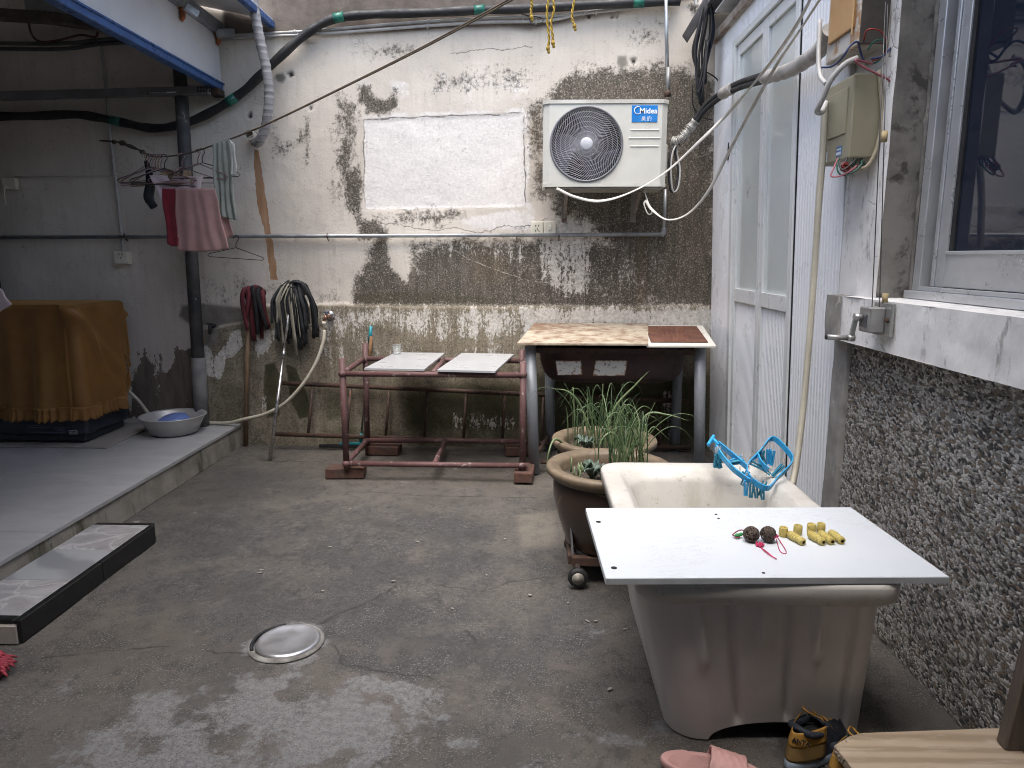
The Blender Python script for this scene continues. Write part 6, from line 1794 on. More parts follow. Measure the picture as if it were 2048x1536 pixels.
    solo("wire", b, m_red, "red wire coil hanging below the meter box", "wire", tuple(c), "wires at the meter boxes")
    b = B()
    for k in range(7):
        a = at(1705 + k * 3, 310, Y=ye + .02)
        b.tube(spline([a, a + Vector((.004 * math.sin(k * 2), -.01, -.02)), a + Vector((-.02 + .006 * k, -.012, -.036 - .003 * (k % 3))), a + Vector((-.035 + .01 * k, -.004, -.026))], 5), .0022, 5)
    solo("wire_tangle", b, mat("green_black_wire", (.02, .06, .04), .5), "tangle of thin dark green wires under the meter box", "wire tangle", tuple(at(1712, 318, Y=ye)))
    pts = [at(1758, 140, Y=ye - .012), at(1764, 230, Y=ye - .012), at(1755, 290, Y=ye - .012), at(1742, 322, Y=ye - .01), at(1728, 336, Y=ye), at(1715, 334, Y=ye + .02)]
    pipe("beige_cable", pts, .0065, mat("beige_cable", (.36, .31, .22), .5), "beige cable bent round the meter box's right side", "cable", 10, 8)
    # corrugated hose
    pts = [at(1650, 205, Y=ye + .18), at(1646, 300, Y=ye + .15), at(1638, 400, Y=ye + .12), at(1630, 520, Y=ye + .10), at(1620, 660, Y=ye + .06), at(1608, 800, Y=ye + .02), at(1592, 930, Y=ye - .06), at(1572, 1020, Y=ye - .16), at(1562, 1065, Y=ye - .2)]
    S = spline(pts, 60)
    b = B(); b.tube(S, [.0115 + .0020 * (1 if (i % 2) else -1) for i in range(len(S))], 10)
    solo("corrugated_hose", b, mat("cream_corrugated", (.47, .44, .36), .5, c2=(.40, .37, .30), vs=6), "cream corrugated hose hanging from the boxes down into the bathtub", "hose", tuple(S[-1]))
make_boxes()

# ================================================================== AC pipes, cables and straps on the right
def make_right_lines():
    pb = thing("pipe_bundle", "twin black refrigerant pipes with pale tape running from the air conditioner to the boxes", "pipe bundle", (.85, 4.5, 1.95))
    core = [(1342, 284, 4.50, .80), (1360, 280, 4.48, 0), (1385, 250, 4.46, 0), (1412, 215, 4.40, 0), (1445, 188, 4.25, 0)] + [(x, y, at(x, y, X=1.075).y, 0) for x, y in ((1480, 170), (1530, 155), (1580, 140), (1625, 112), (1645, 92), (1662, 60))]
    P = spline([at(x, y, Y=Y) for x, y, Y, _ in core], 8)
    n = len(P)
    for sg in (-1, 1):
        b = B(); b.tube([p + Vector((0, 0, sg * .013)) for p in P[6:int(n * .66)]], .0145, 10); b.build("pipe", M_blk, pb)
    m_tp = mat("pale_pipe_tape", (.47, .44, .40), .55, c2=(.34, .32, .29), vs=14, bump=.4, bs=60)
    m_fo = mat("foil_wrap", (.45, .44, .42), .4, .4, c2=(.28, .26, .22), vs=30, bump=.6, bs=70)
    b = B(); q = P[int(n * .60):]; b.tube(q, [.030 + .0018 * math.sin(i * 2.2) for i in range(len(q))], 14); b.build("tape_wrap", m_tp, pb)
    b = B(); q = P[int(n * .40):int(n * .47)]; b.tube(q, [.031 + .003 * math.sin(i * 2.1) for i in range(len(q))], 12); b.build("tape_joint", m_tp, pb)
    b = B(); q = P[1:int(n * .24)]; b.tube(q, [.026 + .004 * math.sin(i * 1.9) for i in range(len(q))], 12); b.build("foil_wrap", m_fo, pb)
    random.seed(4)
    b = B()
    for k in range(16):
        p = P[1 + int(k * .95)]
        d, s_, u = frame_of(P[3 + int(k * .95)] - p)
        b.tube([p + (s_ * math.cos(a) + u * math.sin(a)) * .0305 + d * (.006 * math.sin(a + k)) for a in np.linspace(0, 6.28, 14)[:-1]], .0022, 4, closed=True)
    b.build("tie_wire", mat("tie_wire", (.50, .48, .44), .4, .3), pb)
    # loops of cable at the unit's right side
    for (dx, lab, m, r) in ((0, "black cable loop hanging at the air conditioner's right side", M_blk, .007), (4, "grey cable loop hanging at the air conditioner's right side", M_conduit, .006)):
        pts = [at(1350 + dx, 285, Y=4.48), at(1340 + dx, 310, Y=4.45), at(1338 + dx, 350, Y=4.45), at(1342 + dx, 382, Y=4.46), at(1352 + dx, 375, Y=4.47), at(1356 + dx, 340, Y=4.48), at(1350 + dx, 305, Y=4.49), at(1352 + dx, 286, Y=4.49)]
        pipe("cable_loop", pts, r, m, lab, "cable", 8, 7)
    # bundle of black cables at the eave
    random.seed(14)
    cb = thing("cable_bundle", "bundle of black cables hanging from the eave in the wall corner", "cable bundle", tuple(at(1405, 60, Y=4.6)))
    for k in range(13):
        x = 1390 + 34 * random.random()
        l = 150 + 60 * random.random()
        Y = 4.52 + .12 * random.random()
        pts = [at(1412 + 12 * random.random(), -30, Y=Y), at(x + 6, 55, Y=Y - .02), at(x - 8 * random.random(), 110, Y=Y), at(1392 + 18 * random.random(), l, Y=Y), at(1402 + 10 * random.random(), l - 40, Y=Y - .02), at(1412 + 8 * random.random(), 80, Y=Y)]
        b = B(); b.tube(spline(pts, 6), random.choice((.004, .006, .009)), 7); b.build("cable", M_blk if k % 4 else mat("navy_cable", (.02, .03, .07), .45), cb)
    pipe("thin_cable", [at(1400, 140, Y=4.6), at(1420, 148, Y=4.62), at(1436, 162, Y=4.66), at(1440, 190, Y=4.68)], .004, M_blk, "thin black cable end beside the cable bundle", "cable", 6, 6)
    pipe("thin_cable", [at(1385, 170, Y=4.66), at(1386, 210, Y=4.68), at(1400, 232, Y=4.70), at(1425, 240, Y=4.72)], .004, M_blk, "thin black cable on the wall right of the air conditioner", "cable", 6, 6)
    # torn grey sheet under the eave
    rows = []
    for i in range(7):
        u = i / 6
        a, c = at(1364 + 10 * u, 72 + 14 * u, Y=4.60), at(1418 + 22 * u, -22 + 2 * u, Y=4.50)
        rows.append([a.lerp(c, v) + Vector((0, -.02 * math.sin(v * 3), 0)) for v in np.linspace(0, 1, 7)])
    b = B(); b.sheet(rows, .003); solo("torn_sheet", b, mat("grey_flashing", (.15, .14, .145), .6, .2, c2=(.10, .095, .095), vs=9, bump=.3), "torn grey sheet hanging under the eave corner", "sheet", tuple(at(1390, 40, Y=4.55)))
    # white straps
    m_s = mat("white_strap", (.62, .60, .55), .5, c2=(.52, .49, .44), vs=9)
    for (pxs, lab) in (([(1113, 377, 4.36), (1150, 394, 4.33), (1200, 402, 4.28), (1260, 385, 4.2), (1330, 345, 4.1), (1400, 282, 3.95)] + [(x, y, at(x, y, X=1.02).y) for x, y in ((1460, 222), (1530, 140), (1590, 55), (1640, -40))], "upper white strap stretched from below the air conditioner to the eave"),
                       ([(1292, 402, 4.38), (1305, 420, 4.36), (1335, 439, 4.3), (1375, 428, 4.2), (1415, 385, 4.05)] + [(x, y, at(x, y, X=1.03).y) for x, y in ((1460, 300), (1505, 215), (1550, 135), (1600, 60), (1665, -40))], "lower white strap sagging past the glazed door")):
        S = spline([at(x, y, Y=Y) for x, y, Y in pxs], 10)
        b = B(); rows = []
        for i, p in enumerate(S):
            d = (S[min(i + 1, len(S) - 1)] - S[max(i - 1, 0)]).normalized()
            tw = .5 + .5 * math.sin(i * .11 + len(lab))
            sd = d.cross(Vector((0, 1, 0))).normalized()
            w = (sd * (.35 + .65 * tw) + Vector((0, 1, 0)) * (1 - tw) * .7).normalized()
            rows.append([p - w * .0085, p, p + w * .0085])
        b.sheet(rows, .0012); solo("strap", b, m_s, lab, "strap", tuple(S[0]), "white straps by the door")
    pts = [at(1292, 400, Y=4.40), at(1288, 408, Y=4.39), at(1296, 428, Y=4.38), at(1304, 424, Y=4.39), at(1296, 404, Y=4.40), at(1288, 380, Y=4.42)]
    pipe("strap_loop", pts, .004, m_s, "small loop of white cord under the air conditioner", "cord", 6, 6)
    # crank winch on the sill with its cables
    m_zn = mat("cast_zinc", (.36, .36, .35), .42, .6, c2=(.28, .28, .275), vs=12)
    xs = 1.114
    c = at(1768, 638, X=xs)
    wn = thing("crank_winch", "small grey crank winch for a drying rack screwed to the white sill", "winch", (xs, c.y, c.z - .05))
    b = B(); b.span((xs - .010, c.y - .062, c.z - .052), (xs + .002, c.y + .052, c.z + .052), .002); b.build("plate", m_zn, wn)
    b = B(); b.span((xs - .058, c.y - .030, c.z - .042), (xs - .0105, c.y + .045, c.z + .038), .004); b.build("gear_box", m_zn, wn)
    b = B(); b.span((xs - .0605, c.y - .012, c.z - .026), (xs - .0583, c.y + .036, c.z + .016), .001); b.build("face_plate", mat("dark_face", (.12, .13, .14), .4, .3), wn)
    pv = Vector((xs - .062, c.y + .022, c.z + .004))
    b = B(); b.cyl(pv + Vector((.006, 0, 0)), pv - Vector((.022, 0, 0)), .013, n=6); b.build("pivot", m_zn, wn)
    e = at(1702, 676, Y=pv.y + .01); st = at(1722, 636, Y=pv.y)
    st = Vector((pv.x - .016, pv.y, pv.z))
    e2 = st + (e - st).normalized() * .10
    e2 = e
    b = B(); b.bar(st, e2, .014, .012, .002); b.cyl(e2 + Vector((.01, 0, 0)), e2 - Vector((.012, 0, 0)), .011, n=12); b.build("crank_arm", m_zn, wn)
    h0 = at(1653, 674, Y=e2.y)
    b = B(); b.cyl(e2, h0, .0085, .009, 14); b.build("crank_handle", m_zn, wn)
    b = B(); b.cyl(h0 + (h0 - e2).normalized() * .0, h0 + (h0 - e2).normalized() * .003, .0082, n=14); b.build("handle_end", M_blk, wn)
    b = B(); b.lathe([(0, .008), (.006, .007), (.008, 0)], (xs - .011, c.y - .048, c.z), 10, axis=rotm('Y', -math.pi / 2)); b.build("screw", M_rust, wn)
    m_cb = mat("steel_cable", (.10, .10, .10), .4, .6)
    for (dx, lab) in ((0, "left steel cable rising from the crank winch"), (.012, "right steel cable rising from the crank winch")):
        p0 = Vector((xs - .036 + dx, c.y + .01 - dx * 2, c.z + .038)); p1 = at(1758 + dx * 800, 300, Y=c.y + .04); p2 = p1 + (p1 - p0) * .9
        pipe("steel_cable", [p0, p1, p2], .0016, m_cb, lab, "cable", 5, 0, None, "winch cables")
    m_bg = mat("beige_stopper", (.42, .33, .17), .6)
    for (px, py, lab) in ((1770, 597, "beige stopper on the winch cable just above the winch"), (1769, 273, "beige stopper on the winch cable beside the meter box")):
        p = at(px, py, Y=c.y + (.0 if py > 500 else .03))
        b = B(); b.cyl(p - Vector((0, 0, .016)), p + Vector((0, 0, .016)), .0085, .009, 14); solo("cable_stopper", b, m_bg, lab, "stopper", tuple(p), "cable stoppers")
make_right_lines()
# ================================================================== OVERHEAD POLE, CLOTHESLINE, YELLOW ROPES
def make_line():
    b = B(); b.cyl((-1.72, 3.3, 3.02), (1.12, 3.3, 3.0), .02, n=12); solo("drying_pole", b, M_galv, "steel drying pole spanning the yard above the picture", "pole", (-1.7, 3.3, 3.02))
    m_rope = mat("brown_rope", (.11, .082, .05), .8, c2=(.07, .052, .034), vs=30, bump=.4, bs=120)
    pts = [at(400, 300, Y=4.32), at(520, 254, Y=4.25), at(700, 167, Y=4.0), at(860, 86, Y=3.75), at(1010, 3, Y=3.55)]
    end = Vector((.33, 3.3, 3.0))
    cl = thing("clothesline", "brown double rope clothesline slanting up across the yard", "clothesline", tuple(pts[0]))
    d = (pts[-1] - pts[-2])
    for k, off in enumerate((0, 1)):
        P = [p + Vector((0, 0, -.010 * off * i / 4)) for i, p in enumerate(pts)]
        P += [P[-1] + d * 1.2]
        b = B(); b.tube(spline(P, 6), .0042, 6); b.build("strand", m_rope, cl)
    P = [at(400, 300, Y=4.32), at(370, 308, Y=4.33), at(330, 313, Y=4.34), at(300, 312, Y=4.36), at(285, 303, Y=4.40), at(262, 293, Y=4.45), at(243, 285, Y=4.55), at(200, 281, Y=4.74)]
    b = B(); b.tube(spline(P, 6), [.0045] * 25 + [.006] * (len(spline(P, 6)) - 25), 6); b.build("strand", m_rope, cl)
    m_kn = mat("dark_knot", (.06, .055, .035), .8)
    for (px, py, Y, s_) in ((245, 286, 4.54, .017), (228, 284, 4.6, .013), (285, 304, 4.4, .014)):
        q = B(); q.ball(at(px, py, Y=Y), (s_ * 1.4, s_, s_), 8, 6); q.build("knot", m_kn, cl)
    q = B(); q.tube(spline([at(250, 288, Y=4.53), at(262, 290, Y=4.5), at(276, 299, Y=4.47), at(262, 296, Y=4.5), at(250, 290, Y=4.53)], 5), .0035, 6); q.build("loop", m_kn, cl)
    # yellow ropes
    m_y = mat("yellow_rope", (.42, .29, .035), .7, c2=(.28, .18, .02), vs=60, bump=.5, bs=150)
    def rope(pxs, lab):
        S = spline([at(x, y, Y=3.3) for x, y in pxs], 10)
        top = Vector((S[0].x, 3.3, 3.0))
        S = [top.lerp(S[0], k / 10) for k in range(10)] + S
        r_ = thing("yellow_rope", lab, "rope", tuple(S[-1]), "yellow ropes hanging from the pole")
        b = B()
        for k in range(2):
            b.tube([p + Vector((.0032 * math.cos(i * .55 + k * math.pi), .0032 * math.sin(i * .55 + k * math.pi), 0)) for i, p in enumerate(S)], .0034, 6)
        b.build("twist", m_y, r_)
        q = B(); q.ball(S[-1], (.009, .009, .011), 8, 6); q.ball(S[-1] + Vector((.003, 0, -.012)), (.007, .006, .010), 7, 5); q.build("end_knot", m_y, r_)
    rope([(1060, -5), (1064, 8), (1062, 20), (1063, 34)], "short yellow rope end at the left of the hanging ropes")
    rope([(1098, -5), (1094, 20), (1095, 50), (1098, 75), (1096, 97)], "longest yellow rope hanging at the picture top")
    rope([(1106, -5), (1108, 20), (1102, 45), (1105, 70), (1106, 86)], "yellow rope beside the longest hanging rope")
    rope([(1150, -5), (1146, 15), (1144, 35), (1149, 52)], "short yellow rope end at the right of the hanging ropes")
    pipe("wire_coil", [at(1058, 36, Y=4.70), at(1064, 48, Y=4.69), at(1080, 48, Y=4.68), at(1086, 38, Y=4.69), at(1070, 33, Y=4.7), at(1050, 30, Y=4.71), at(1005, 12, Y=4.71)], .0035, M_blk, "loose black wire coil on the conduits", "wire", 6, 6)
make_line()

# ================================================================== HANGERS AND LAUNDRY
def make_laundry():
    mats = {k: mat("hanger_" + k, c, .4, .2) for k, c in (("pink", (.30, .17, .17)), ("green", (.07, .11, .09)), ("tan", (.28, .20, .12)), ("dark", (.04, .038, .035)), ("rose", (.33, .20, .20)))}
    def hanger(hook, half, drop, ang, m, lab, tilt=0.0, grp="wire hangers on the line"):
        """hook: point on the line; half width; body drop; ang: turn about the vertical"""
        h = thing("clothes_hanger", lab, "hanger", tuple(hook), grp)
        M = Matrix.Rotation(ang, 3, 'Z') @ Matrix.Rotation(tilt, 3, 'Y')
        r = .018
        pts = [Vector((r * math.cos(a) , 0, -r + .004 + r * math.sin(a))) for a in np.linspace(R(200), R(-60), 12)]
        pts += [Vector((0, 0, -.05)), Vector((0, 0, -.075))]
        q = B(); q.tube([hook + M @ p for p in pts], .0028, 6); q.build("hook", m, h)
        n = Vector((0, 0, -.075))
        tri = [n, Vector((-half, 0, -.075 - drop * .72)), Vector((-half - .012, 0, -.075 - drop * .86)), Vector((-half, 0, -.075 - drop)), Vector((half, 0, -.075 - drop)), Vector((half + .012, 0, -.075 - drop * .86)), Vector((half, 0, -.075 - drop * .72)), n]
        q = B(); q.tube([hook + M @ p for p in tri], .0028, 6); q.build("frame", m, h)
        return hook + M @ Vector((0, 0, -.075 - drop))
    random.seed(9)
    base = [(288, 308, "tan", "leftmost tan hanger in the bunch on the line"), (293, 311, "pink", "pink hanger second in the bunch on the line"), (298, 312, "green", "dark green hanger third in the bunch on the line"), (303, 313, "rose", "rose hanger fourth in the bunch on the line"),
            (308, 313, "pink", "pink hanger fifth in the bunch on the line"), (314, 313, "tan", "tan hanger sixth in the bunch on the line"), (320, 313, "rose", "rose hanger right of the bunch on the line"), (328, 313, "dark", "dark hanger at the right end of the bunch")]
    for i, (px, py, m, lab) in enumerate(base):
        hanger(at(px, py - 3, Y=4.35 - .01 * i), .19 + .006 * (i % 3), .085 + .01 * (i % 2), R(-18 + 7 * (i % 4)), mats[m], lab, R(-4 + 2 * (i % 4)))
    hanger(at(362, 308, Y=4.33), .19, .09, R(6), mats["rose"], "pale rose hanger carrying the pink shirt")
    hanger(at(395, 300, Y=4.31), .19, .085, R(-14), mats["pink"], "pink hanger holding the towels", R(3))
    hanger(at(402, 299, Y=4.30), .19, .085, R(12), mats["dark"], "dark hanger behind the green cloth", R(-3))
    hanger(at(472, 472, Y=4.69), .17, .07, R(4), mats["dark"], "black wire hanger hung on the level steel pipe", R(4), "hanger on the pipe")
    # pink shirt
    def cloth(name, c4, m, lab, cat, nx=40, ny=34, folds=6, amp=.012, t=.0025, ragged=.004, depth=0, seed=0, bulge=.0):
        tl, tr, br, bl = [Vector(p) for p in c4]
        rows = []
        for i in range(nx + 1):
            u = i / nx
            row = []
            for j in range(ny + 1):
                v = j / ny
                p = tl.lerp(tr, u).lerp(bl.lerp(br, u), v)
                wob = 2.2 * mnoise.noise(Vector((u * 2.3, v * .7, seed * 3.1)))
                f = amp * (.25 + .75 * v) * (math.sin(u * folds * 2 * math.pi + seed + wob + .8 * math.sin(v * 2 + seed)) * (.6 + .8 * abs(mnoise.noise(Vector((u * 3, seed, 2))))) + .4 * math.sin(u * folds * 4.3 + seed * 2 + v))
                f += bulge * math.sin(math.pi * u) * v
                dz = -ragged * mnoise.noise(Vector((u * 9, seed, v))) * v - .012 * math.sin(math.pi * u) * v * (1 if ragged > .003 else 0)
                row.append(p + Vector((.003 * math.sin(v * 9 + u * 5 + seed), -f, dz)))
            rows.append(row)
        b = B(); b.sheet(rows, t)
        return solo(name, b, m, lab, cat, tuple(tl))
    def pt(px, py, Y): return at(px, py, Y=Y)
    m_pk = mat("pink_terry", (.42, .245, .225), .95, c2=(.36, .20, .185), vs=10, bump=.5, bs=220, Sheen_Weight=.3)
    m_rd = mat("red_terry", (.24, .014, .028), .95, c2=(.19, .010, .02), vs=10, bump=.5, bs=200, Sheen_Weight=.2)
    m_sh = mat("pale_pink_knit", (.66, .54, .55), .9, c2=(.58, .46, .47), vs=8, bump=.3, bs=150)
    m_gn = mat("grey_green_gauze", (.26, .28, .245), .95, c2=(.21, .23, .20), vs=12, bump=.4, bs=120)
    tw = cloth("pink_towel", (pt(350, 377, 4.26), pt(430, 377, 4.24), pt(458, 498, 4.22), pt(356, 500, 4.27)), m_pk, "dusty pink towel hanging from the hanger on the clothesline", "towel", folds=4, amp=.0065, seed=1.2)
    cloth("pink_towel", (pt(430, 380, 4.29), pt(447, 380, 4.30), pt(466, 470, 4.31), pt(440, 478, 4.30)), m_pk, "back fold of the pink towel seen right of its front", "towel", nx=12, ny=20, folds=1, amp=.008, seed=.4)
    rd = cloth("red_towel", (pt(323, 377, 4.27), pt(355, 377, 4.265), pt(359, 491, 4.27), pt(336, 487, 4.28)), m_rd, "narrow red towel hanging at the pink towel's left", "towel", nx=16, folds=1, amp=.008, seed=2.0)
    cloth("pink_shirt", (pt(299, 350, 4.30), pt(406, 354, 4.29), pt(398, 400, 4.29), pt(328, 408, 4.29)), m_sh, "pale pink shirt on a hanger behind the towels", "shirt", folds=3, amp=.010, seed=3.3)
    gn = cloth("green_cloth", (pt(425, 289, 4.29), pt(458, 279, 4.28), pt(474, 440, 4.27), pt(432, 424, 4.28)), m_gn, "grey green gauzy cloth hanging over the clothesline", "cloth", folds=3, amp=.009, ny=50, seed=.7)
    b = B()
    for k in range(5):
        b.tube(spline([pt(459, 280 + k, 4.26), pt(464 + k, 292, 4.25), pt(472 - .8 * k, 330 + k * 2, 4.25), pt(470 - k, 349, 4.25), pt(465 - .5 * k, 344, 4.26), pt(463 + .4 * k, 310, 4.26), pt(460, 288, 4.26)], 6), .0045, 6)
    solo("cord_loop", b, mat("pale_cord", (.46, .48, .45), .9), "pale cord loop hanging beside the grey green cloth", "cord", tuple(pt(460, 285, 4.26)))
    # sock
    b = B(); S = spline([pt(292, 322, 4.36), pt(298, 345, 4.35), pt(300, 372, 4.33), pt(297, 392, 4.31), pt(300, 402, 4.30), pt(308, 414, 4.30)], 6)
    b.tube(S, [.012 + .016 * min(1, i / 14) * (1 if i < 25 else .75) for i in range(len(S))], 10)
    solo("black_sock", b, mat("black_knit", (.012, .013, .016), .95, bump=.3), "black sock hanging left of the red towel", "sock", tuple(S[0]))
    m_cl = mat("beige_cloth_clip", (.42, .30, .19), .8, c2=(.36, .25, .15))
    for (q4, lab) in ((((320, 345), (337, 340), (347, 360), (331, 366)), "left beige cloth scrap pinned over the pink shirt"), (((366, 340), (382, 342), (384, 368), (368, 364)), "right beige cloth scrap pinned over the pink shirt")):
        cloth("beige_scrap", tuple(pt(x, y, 4.30) for x, y in q4), m_cl, lab, "cloth scrap", nx=12, ny=12, folds=1, amp=.006, seed=1.0)
    # cloth corner at the picture's left edge
    cloth("pale_cloth", (pt(-60, 560, 3.2), pt(-2, 572, 3.2), pt(24, 608, 3.2), pt(-50, 640, 3.2)), m_sh, "pale pink cloth corner hanging at the left picture edge", "cloth", nx=14, ny=14, folds=1, amp=.006, seed=.2)
    b = B(); p = pt(-30, 566, 3.2); b.cyl((p.x, 3.2, p.z), (p.x, 3.2, 2.9), .003, n=6)
    solo("laundry_string", b, M_conduit, "string carrying the pale cloth at the left edge", "string", tuple(p))
make_laundry()

# ================================================================== things on the ground
def make_ground_things():
    # drain cover
    c = at(577, 1282, Z=0.004)
    mh = thing("drain_cover", "round shiny steel drain cover set in the concrete", "drain cover", (c.x, c.y, 0))
    m_s = mat("scuffed_steel", (.52, .52, .53), .38, .8, c2=(.44, .44, .45), vs=5, rvar=.1, bump=.15, bs=12)
    b = B()
    rows = []
    for (r, z) in ((0, .0075), (.05, .007), (.085, .0085), (.094, .012), (.100, .0115), (.106, .006), (.107, .002)):
        rows.append([(c.x + r * 1.0 * math.cos(a), c.y + r * math.sin(a), z + .0018 * mnoise.noise(Vector((r * 25 * math.cos(a), r * 25 * math.sin(a), 1)))) for a in np.linspace(0, 2 * math.pi, 65)])
    b.grid(rows, True); b.build("lid", m_s, mh)
    b = B(); b.lathe([(.107, .004), (.116, .004), (.123, .002), (.125, -.002)], (c.x - .007, c.y, 0), 56); b.build("ring", mat("dirty_mortar_ring", (.12, .11, .10), .9, c2=(.24, .235, .22), vs=20, bump=.6), mh)
    b = B(); b.tube([(c.x - .007 + .112 * math.cos(a), c.y + .112 * math.sin(a), .004) for a in np.linspace(R(110), R(215), 20)], .006, 6); b.build("open_gap", M_dark, mh)
    # stray chips of mortar and a twig
    random.seed(31)
    m_ch = mat("mortar_chip", (.27, .25, .22), .9)
    g = [(1136, 1206), (1250, 1258), (1192, 1242), (660, 1094), (700, 1018), (523, 1140), (786, 1162), (645, 1182), (973, 1150), (1060, 1190), (905, 1217), (1175, 1242), (1220, 1378), (520, 1145), (835, 1084), (1010, 1078)]
    for i, (px, py) in enumerate(g):
        p = at(px, py, Z=0)
        b = B(); b.ball((p.x, p.y, .001), (.006 + .006 * random.random(), .004 + .003 * random.random(), .002), 7, 5, rotm('Z', random.random() * 3))
        tag(b.build("mortar_chip", m_ch, None, (p.x, p.y, 0)), "pale chip of mortar lying on the concrete yard floor", "chip", "mortar chips on the yard floor")
    # pink slipper
    m_p = mat("pink_foam", (.50, .285, .265), .7, c2=(.45, .25, .235), vs=10)
    m_p2 = mat("pink_foam_inner", (.46, .255, .235), .8, bump=.6, bs=220)
    o = Vector((.455, 1.595, 0)); ang = R(-14)
    M = rotm('Z', ang)
    def sl(u, v, z): return o + M @ Vector((u, v, z))
    s = thing("slipper", "pink foam slipper with quilted strap in front of the bathtub", "slipper", tuple(o))
    def outline(k=1.0):
        out = []
        for i in range(40):
            a = 2 * math.pi * i / 40
            u = .125 * math.cos(a)
            w = (.046 + .010 * (math.cos(a) > 0) * math.cos(a)) * math.sin(a)
            out.append((u * k, w * (1 if k == 1 else .86)))
        return out
    b = B(); ol = outline()
    lay = [(.94, .0), (1.0, .008), (1.0, .022), (.97, .028), (.90, .026), (.82, .020), (0, .019)]
    rows = [[sl(u * f, w * f, z + (.004 if u < -.06 else 0)) for u, w in ol + ol[:1]] for f, z in lay]
    b.grid(rows, True); b.build("sole", m_p, s)
    b = B(); rows = [[sl(u * f, w * f, .0225 + (.004 if u < -.06 else 0)) for u, w in ol + ol[:1]] for f in (.84, .4, 0)]
    b.grid(rows, True); b.build("footbed", m_p2, s)
    rows = []
    for i in range(25):
        u = -.012 + .085 * i / 24
        row = []
        for j in range(25):
            a = math.pi * j / 24
            w = .053 * math.cos(a); z = .012 + (.062 - .018 * i / 24) * math.sin(a) ** .8
            quilt = .0022 * (abs(math.sin(i * .55 + j * .52)) ** 6 + abs(math.sin(i * .55 - j * .52)) ** 6)
            row.append(sl(u + .012 * math.sin(a), w, z - quilt))
        rows.append(row)
    b = B(); b.sheet(rows, -.007); b.build("strap", m_p, s)
    # trainers, dark blue with ochre heel
    m_nv = mat("navy_mesh", (.012, .016, .026), .75, c2=(.02, .024, .036), vs=30, bump=.4, bs=200)
    m_oc = mat("ochre_suede", (.38, .20, .035), .8, c2=(.32, .165, .028), vs=12, bump=.2)
    m_brn = mat("brown_suede", (.19, .115, .035), .85)
    m_so = mat("grey_blue_sole", (.25, .30, .36), .6)
    def trainer(o, ang, lab):
        M = rotm('Z', ang)
        def P(u, v, z): return o + M @ Vector((u, v, z))
        s = thing("trainer", lab, "trainer", tuple(o), "pair of dark trainers with ochre heels")
        def width(u): return .036 + .012 * math.sin(max(0, min(1, (u + .02) / .27)) * math.pi) - .0 * u
        def ring(f, z, n=44):
            out = []
            for i in range(n + 1):
                a = 2 * math.pi * i / n
                u = .115 + .135 * math.cos(a) * f
                out.append(P(u, width(u) * math.sin(a) * f, z))
            return out
        b = B(); b.grid([ring(.97, .0), ring(1.02, .008), ring(1.0, .026), ring(.93, .027)], True); b.add(ring(.97, .0005)[:-1], [list(range(44))[::-1]]); b.build("sole", m_so, s)
        rows = []
        for k in range(9):
            v = k / 8
            row = []
            for i in range(45):
                a = 2 * math.pi * i / 44
                u0 = .115 + .130 * math.cos(a)
                hh = .072 if u0 < .06 else .072 - .035 * min(1, (u0 - .06) / .16)
                sh = 1 - .28 * v ** 1.5 if u0 < .13 else 1 - .75 * v ** 1.3
                u = u0 + (.018 * v if u0 < .05 else 0)
                row.append(P(u, width(u0) * math.sin(a) * sh, .026 + hh * v))
            rows.append(row)
        b = B(); b.grid(rows, True); b.build("upper", m_nv, s)
        # heel counter in two tones
        for (m_, v0, v1, u1, off) in ((m_brn, .0, .52, .085, .002), (m_oc, .50, 1.0, .055, .0032)):
            rows = []
            for k in range(7):
                v = v0 + (v1 - v0) * k / 6
                row = []
                for i in range(21):
                    a = math.pi - 1.25 + 2.5 * i / 20
                    u0 = .115 + .130 * math.cos(a) - off
                    sh = 1 - .28 * v ** 1.5
                    row.append(P(u0 + .018 * v, (width(u0) + off) * math.sin(a) * sh, .027 + .074 * v))
                rows.append(row)
            b = B(); b.sheet(rows, .0015); hc = b.build("heel_panel", m_, s)
        # collar, tongue, laces
        b = B(); b.tube(spline([P(.005 + .018, 0, .100), P(.03, .027, .096), P(.075, .03, .082), P(.12, .02, .078), P(.12, -.02, .078), P(.075, -.03, .082), P(.03, -.027, .096)], 5, True), .009, 8, closed=True); b.build("collar", m_nv, s)
        b = B(); b.ball(P(.07, 0, .06), (.05, .026, .02), 12, 8, M); b.build("lining", mat("black_lining", (.008, .009, .012), .9), s)
        b = B(); rows = [[P(.10 + .05 * u, (v - .5) * .04, .092 - .03 * u + .01 * math.sin(math.pi * v)) for v in np.linspace(0, 1, 7)] for u in np.linspace(0, 1, 6)]; b.sheet(rows, .004); b.build("tongue", m_nv, s)
        b = B()
        for k in range(4):
            u = .115 + .022 * k
            b.tube(spline([P(u, -.024, .075 - .009 * k), P(u + .006, 0, .09 - .009 * k), P(u + .012, .024, .075 - .009 * k)], 4), .0026, 6)
        b.tube(spline([P(.11, .0, .095), P(.09, .03, .112), (P(.13, .05, .10)), P(.12, .01, .094)], 5), .0026, 6)
        b.build("laces", m_oc, s)
        return s, P, M
    s, P, M = trainer(Vector((.668, 1.628, 0)), R(38), "left dark trainer with ochre heel beside the wooden plank")
    hp = P(-.004, .022, .081)
    nrm = M @ Vector((-.80, .6, 0))
    xax = M @ Vector((-.6, -.80, 0)); yax = Vector((.25 * nrm.x * -1, .25 * nrm.y * -1, .97)).normalized()
    zax = xax.cross(yax).normalized()
    zax = Vector((-.40, -.90, .16)).normalized(); xax = Vector((.91, -.40, -.05)).normalized(); yax = zax.cross(xax).normalized()
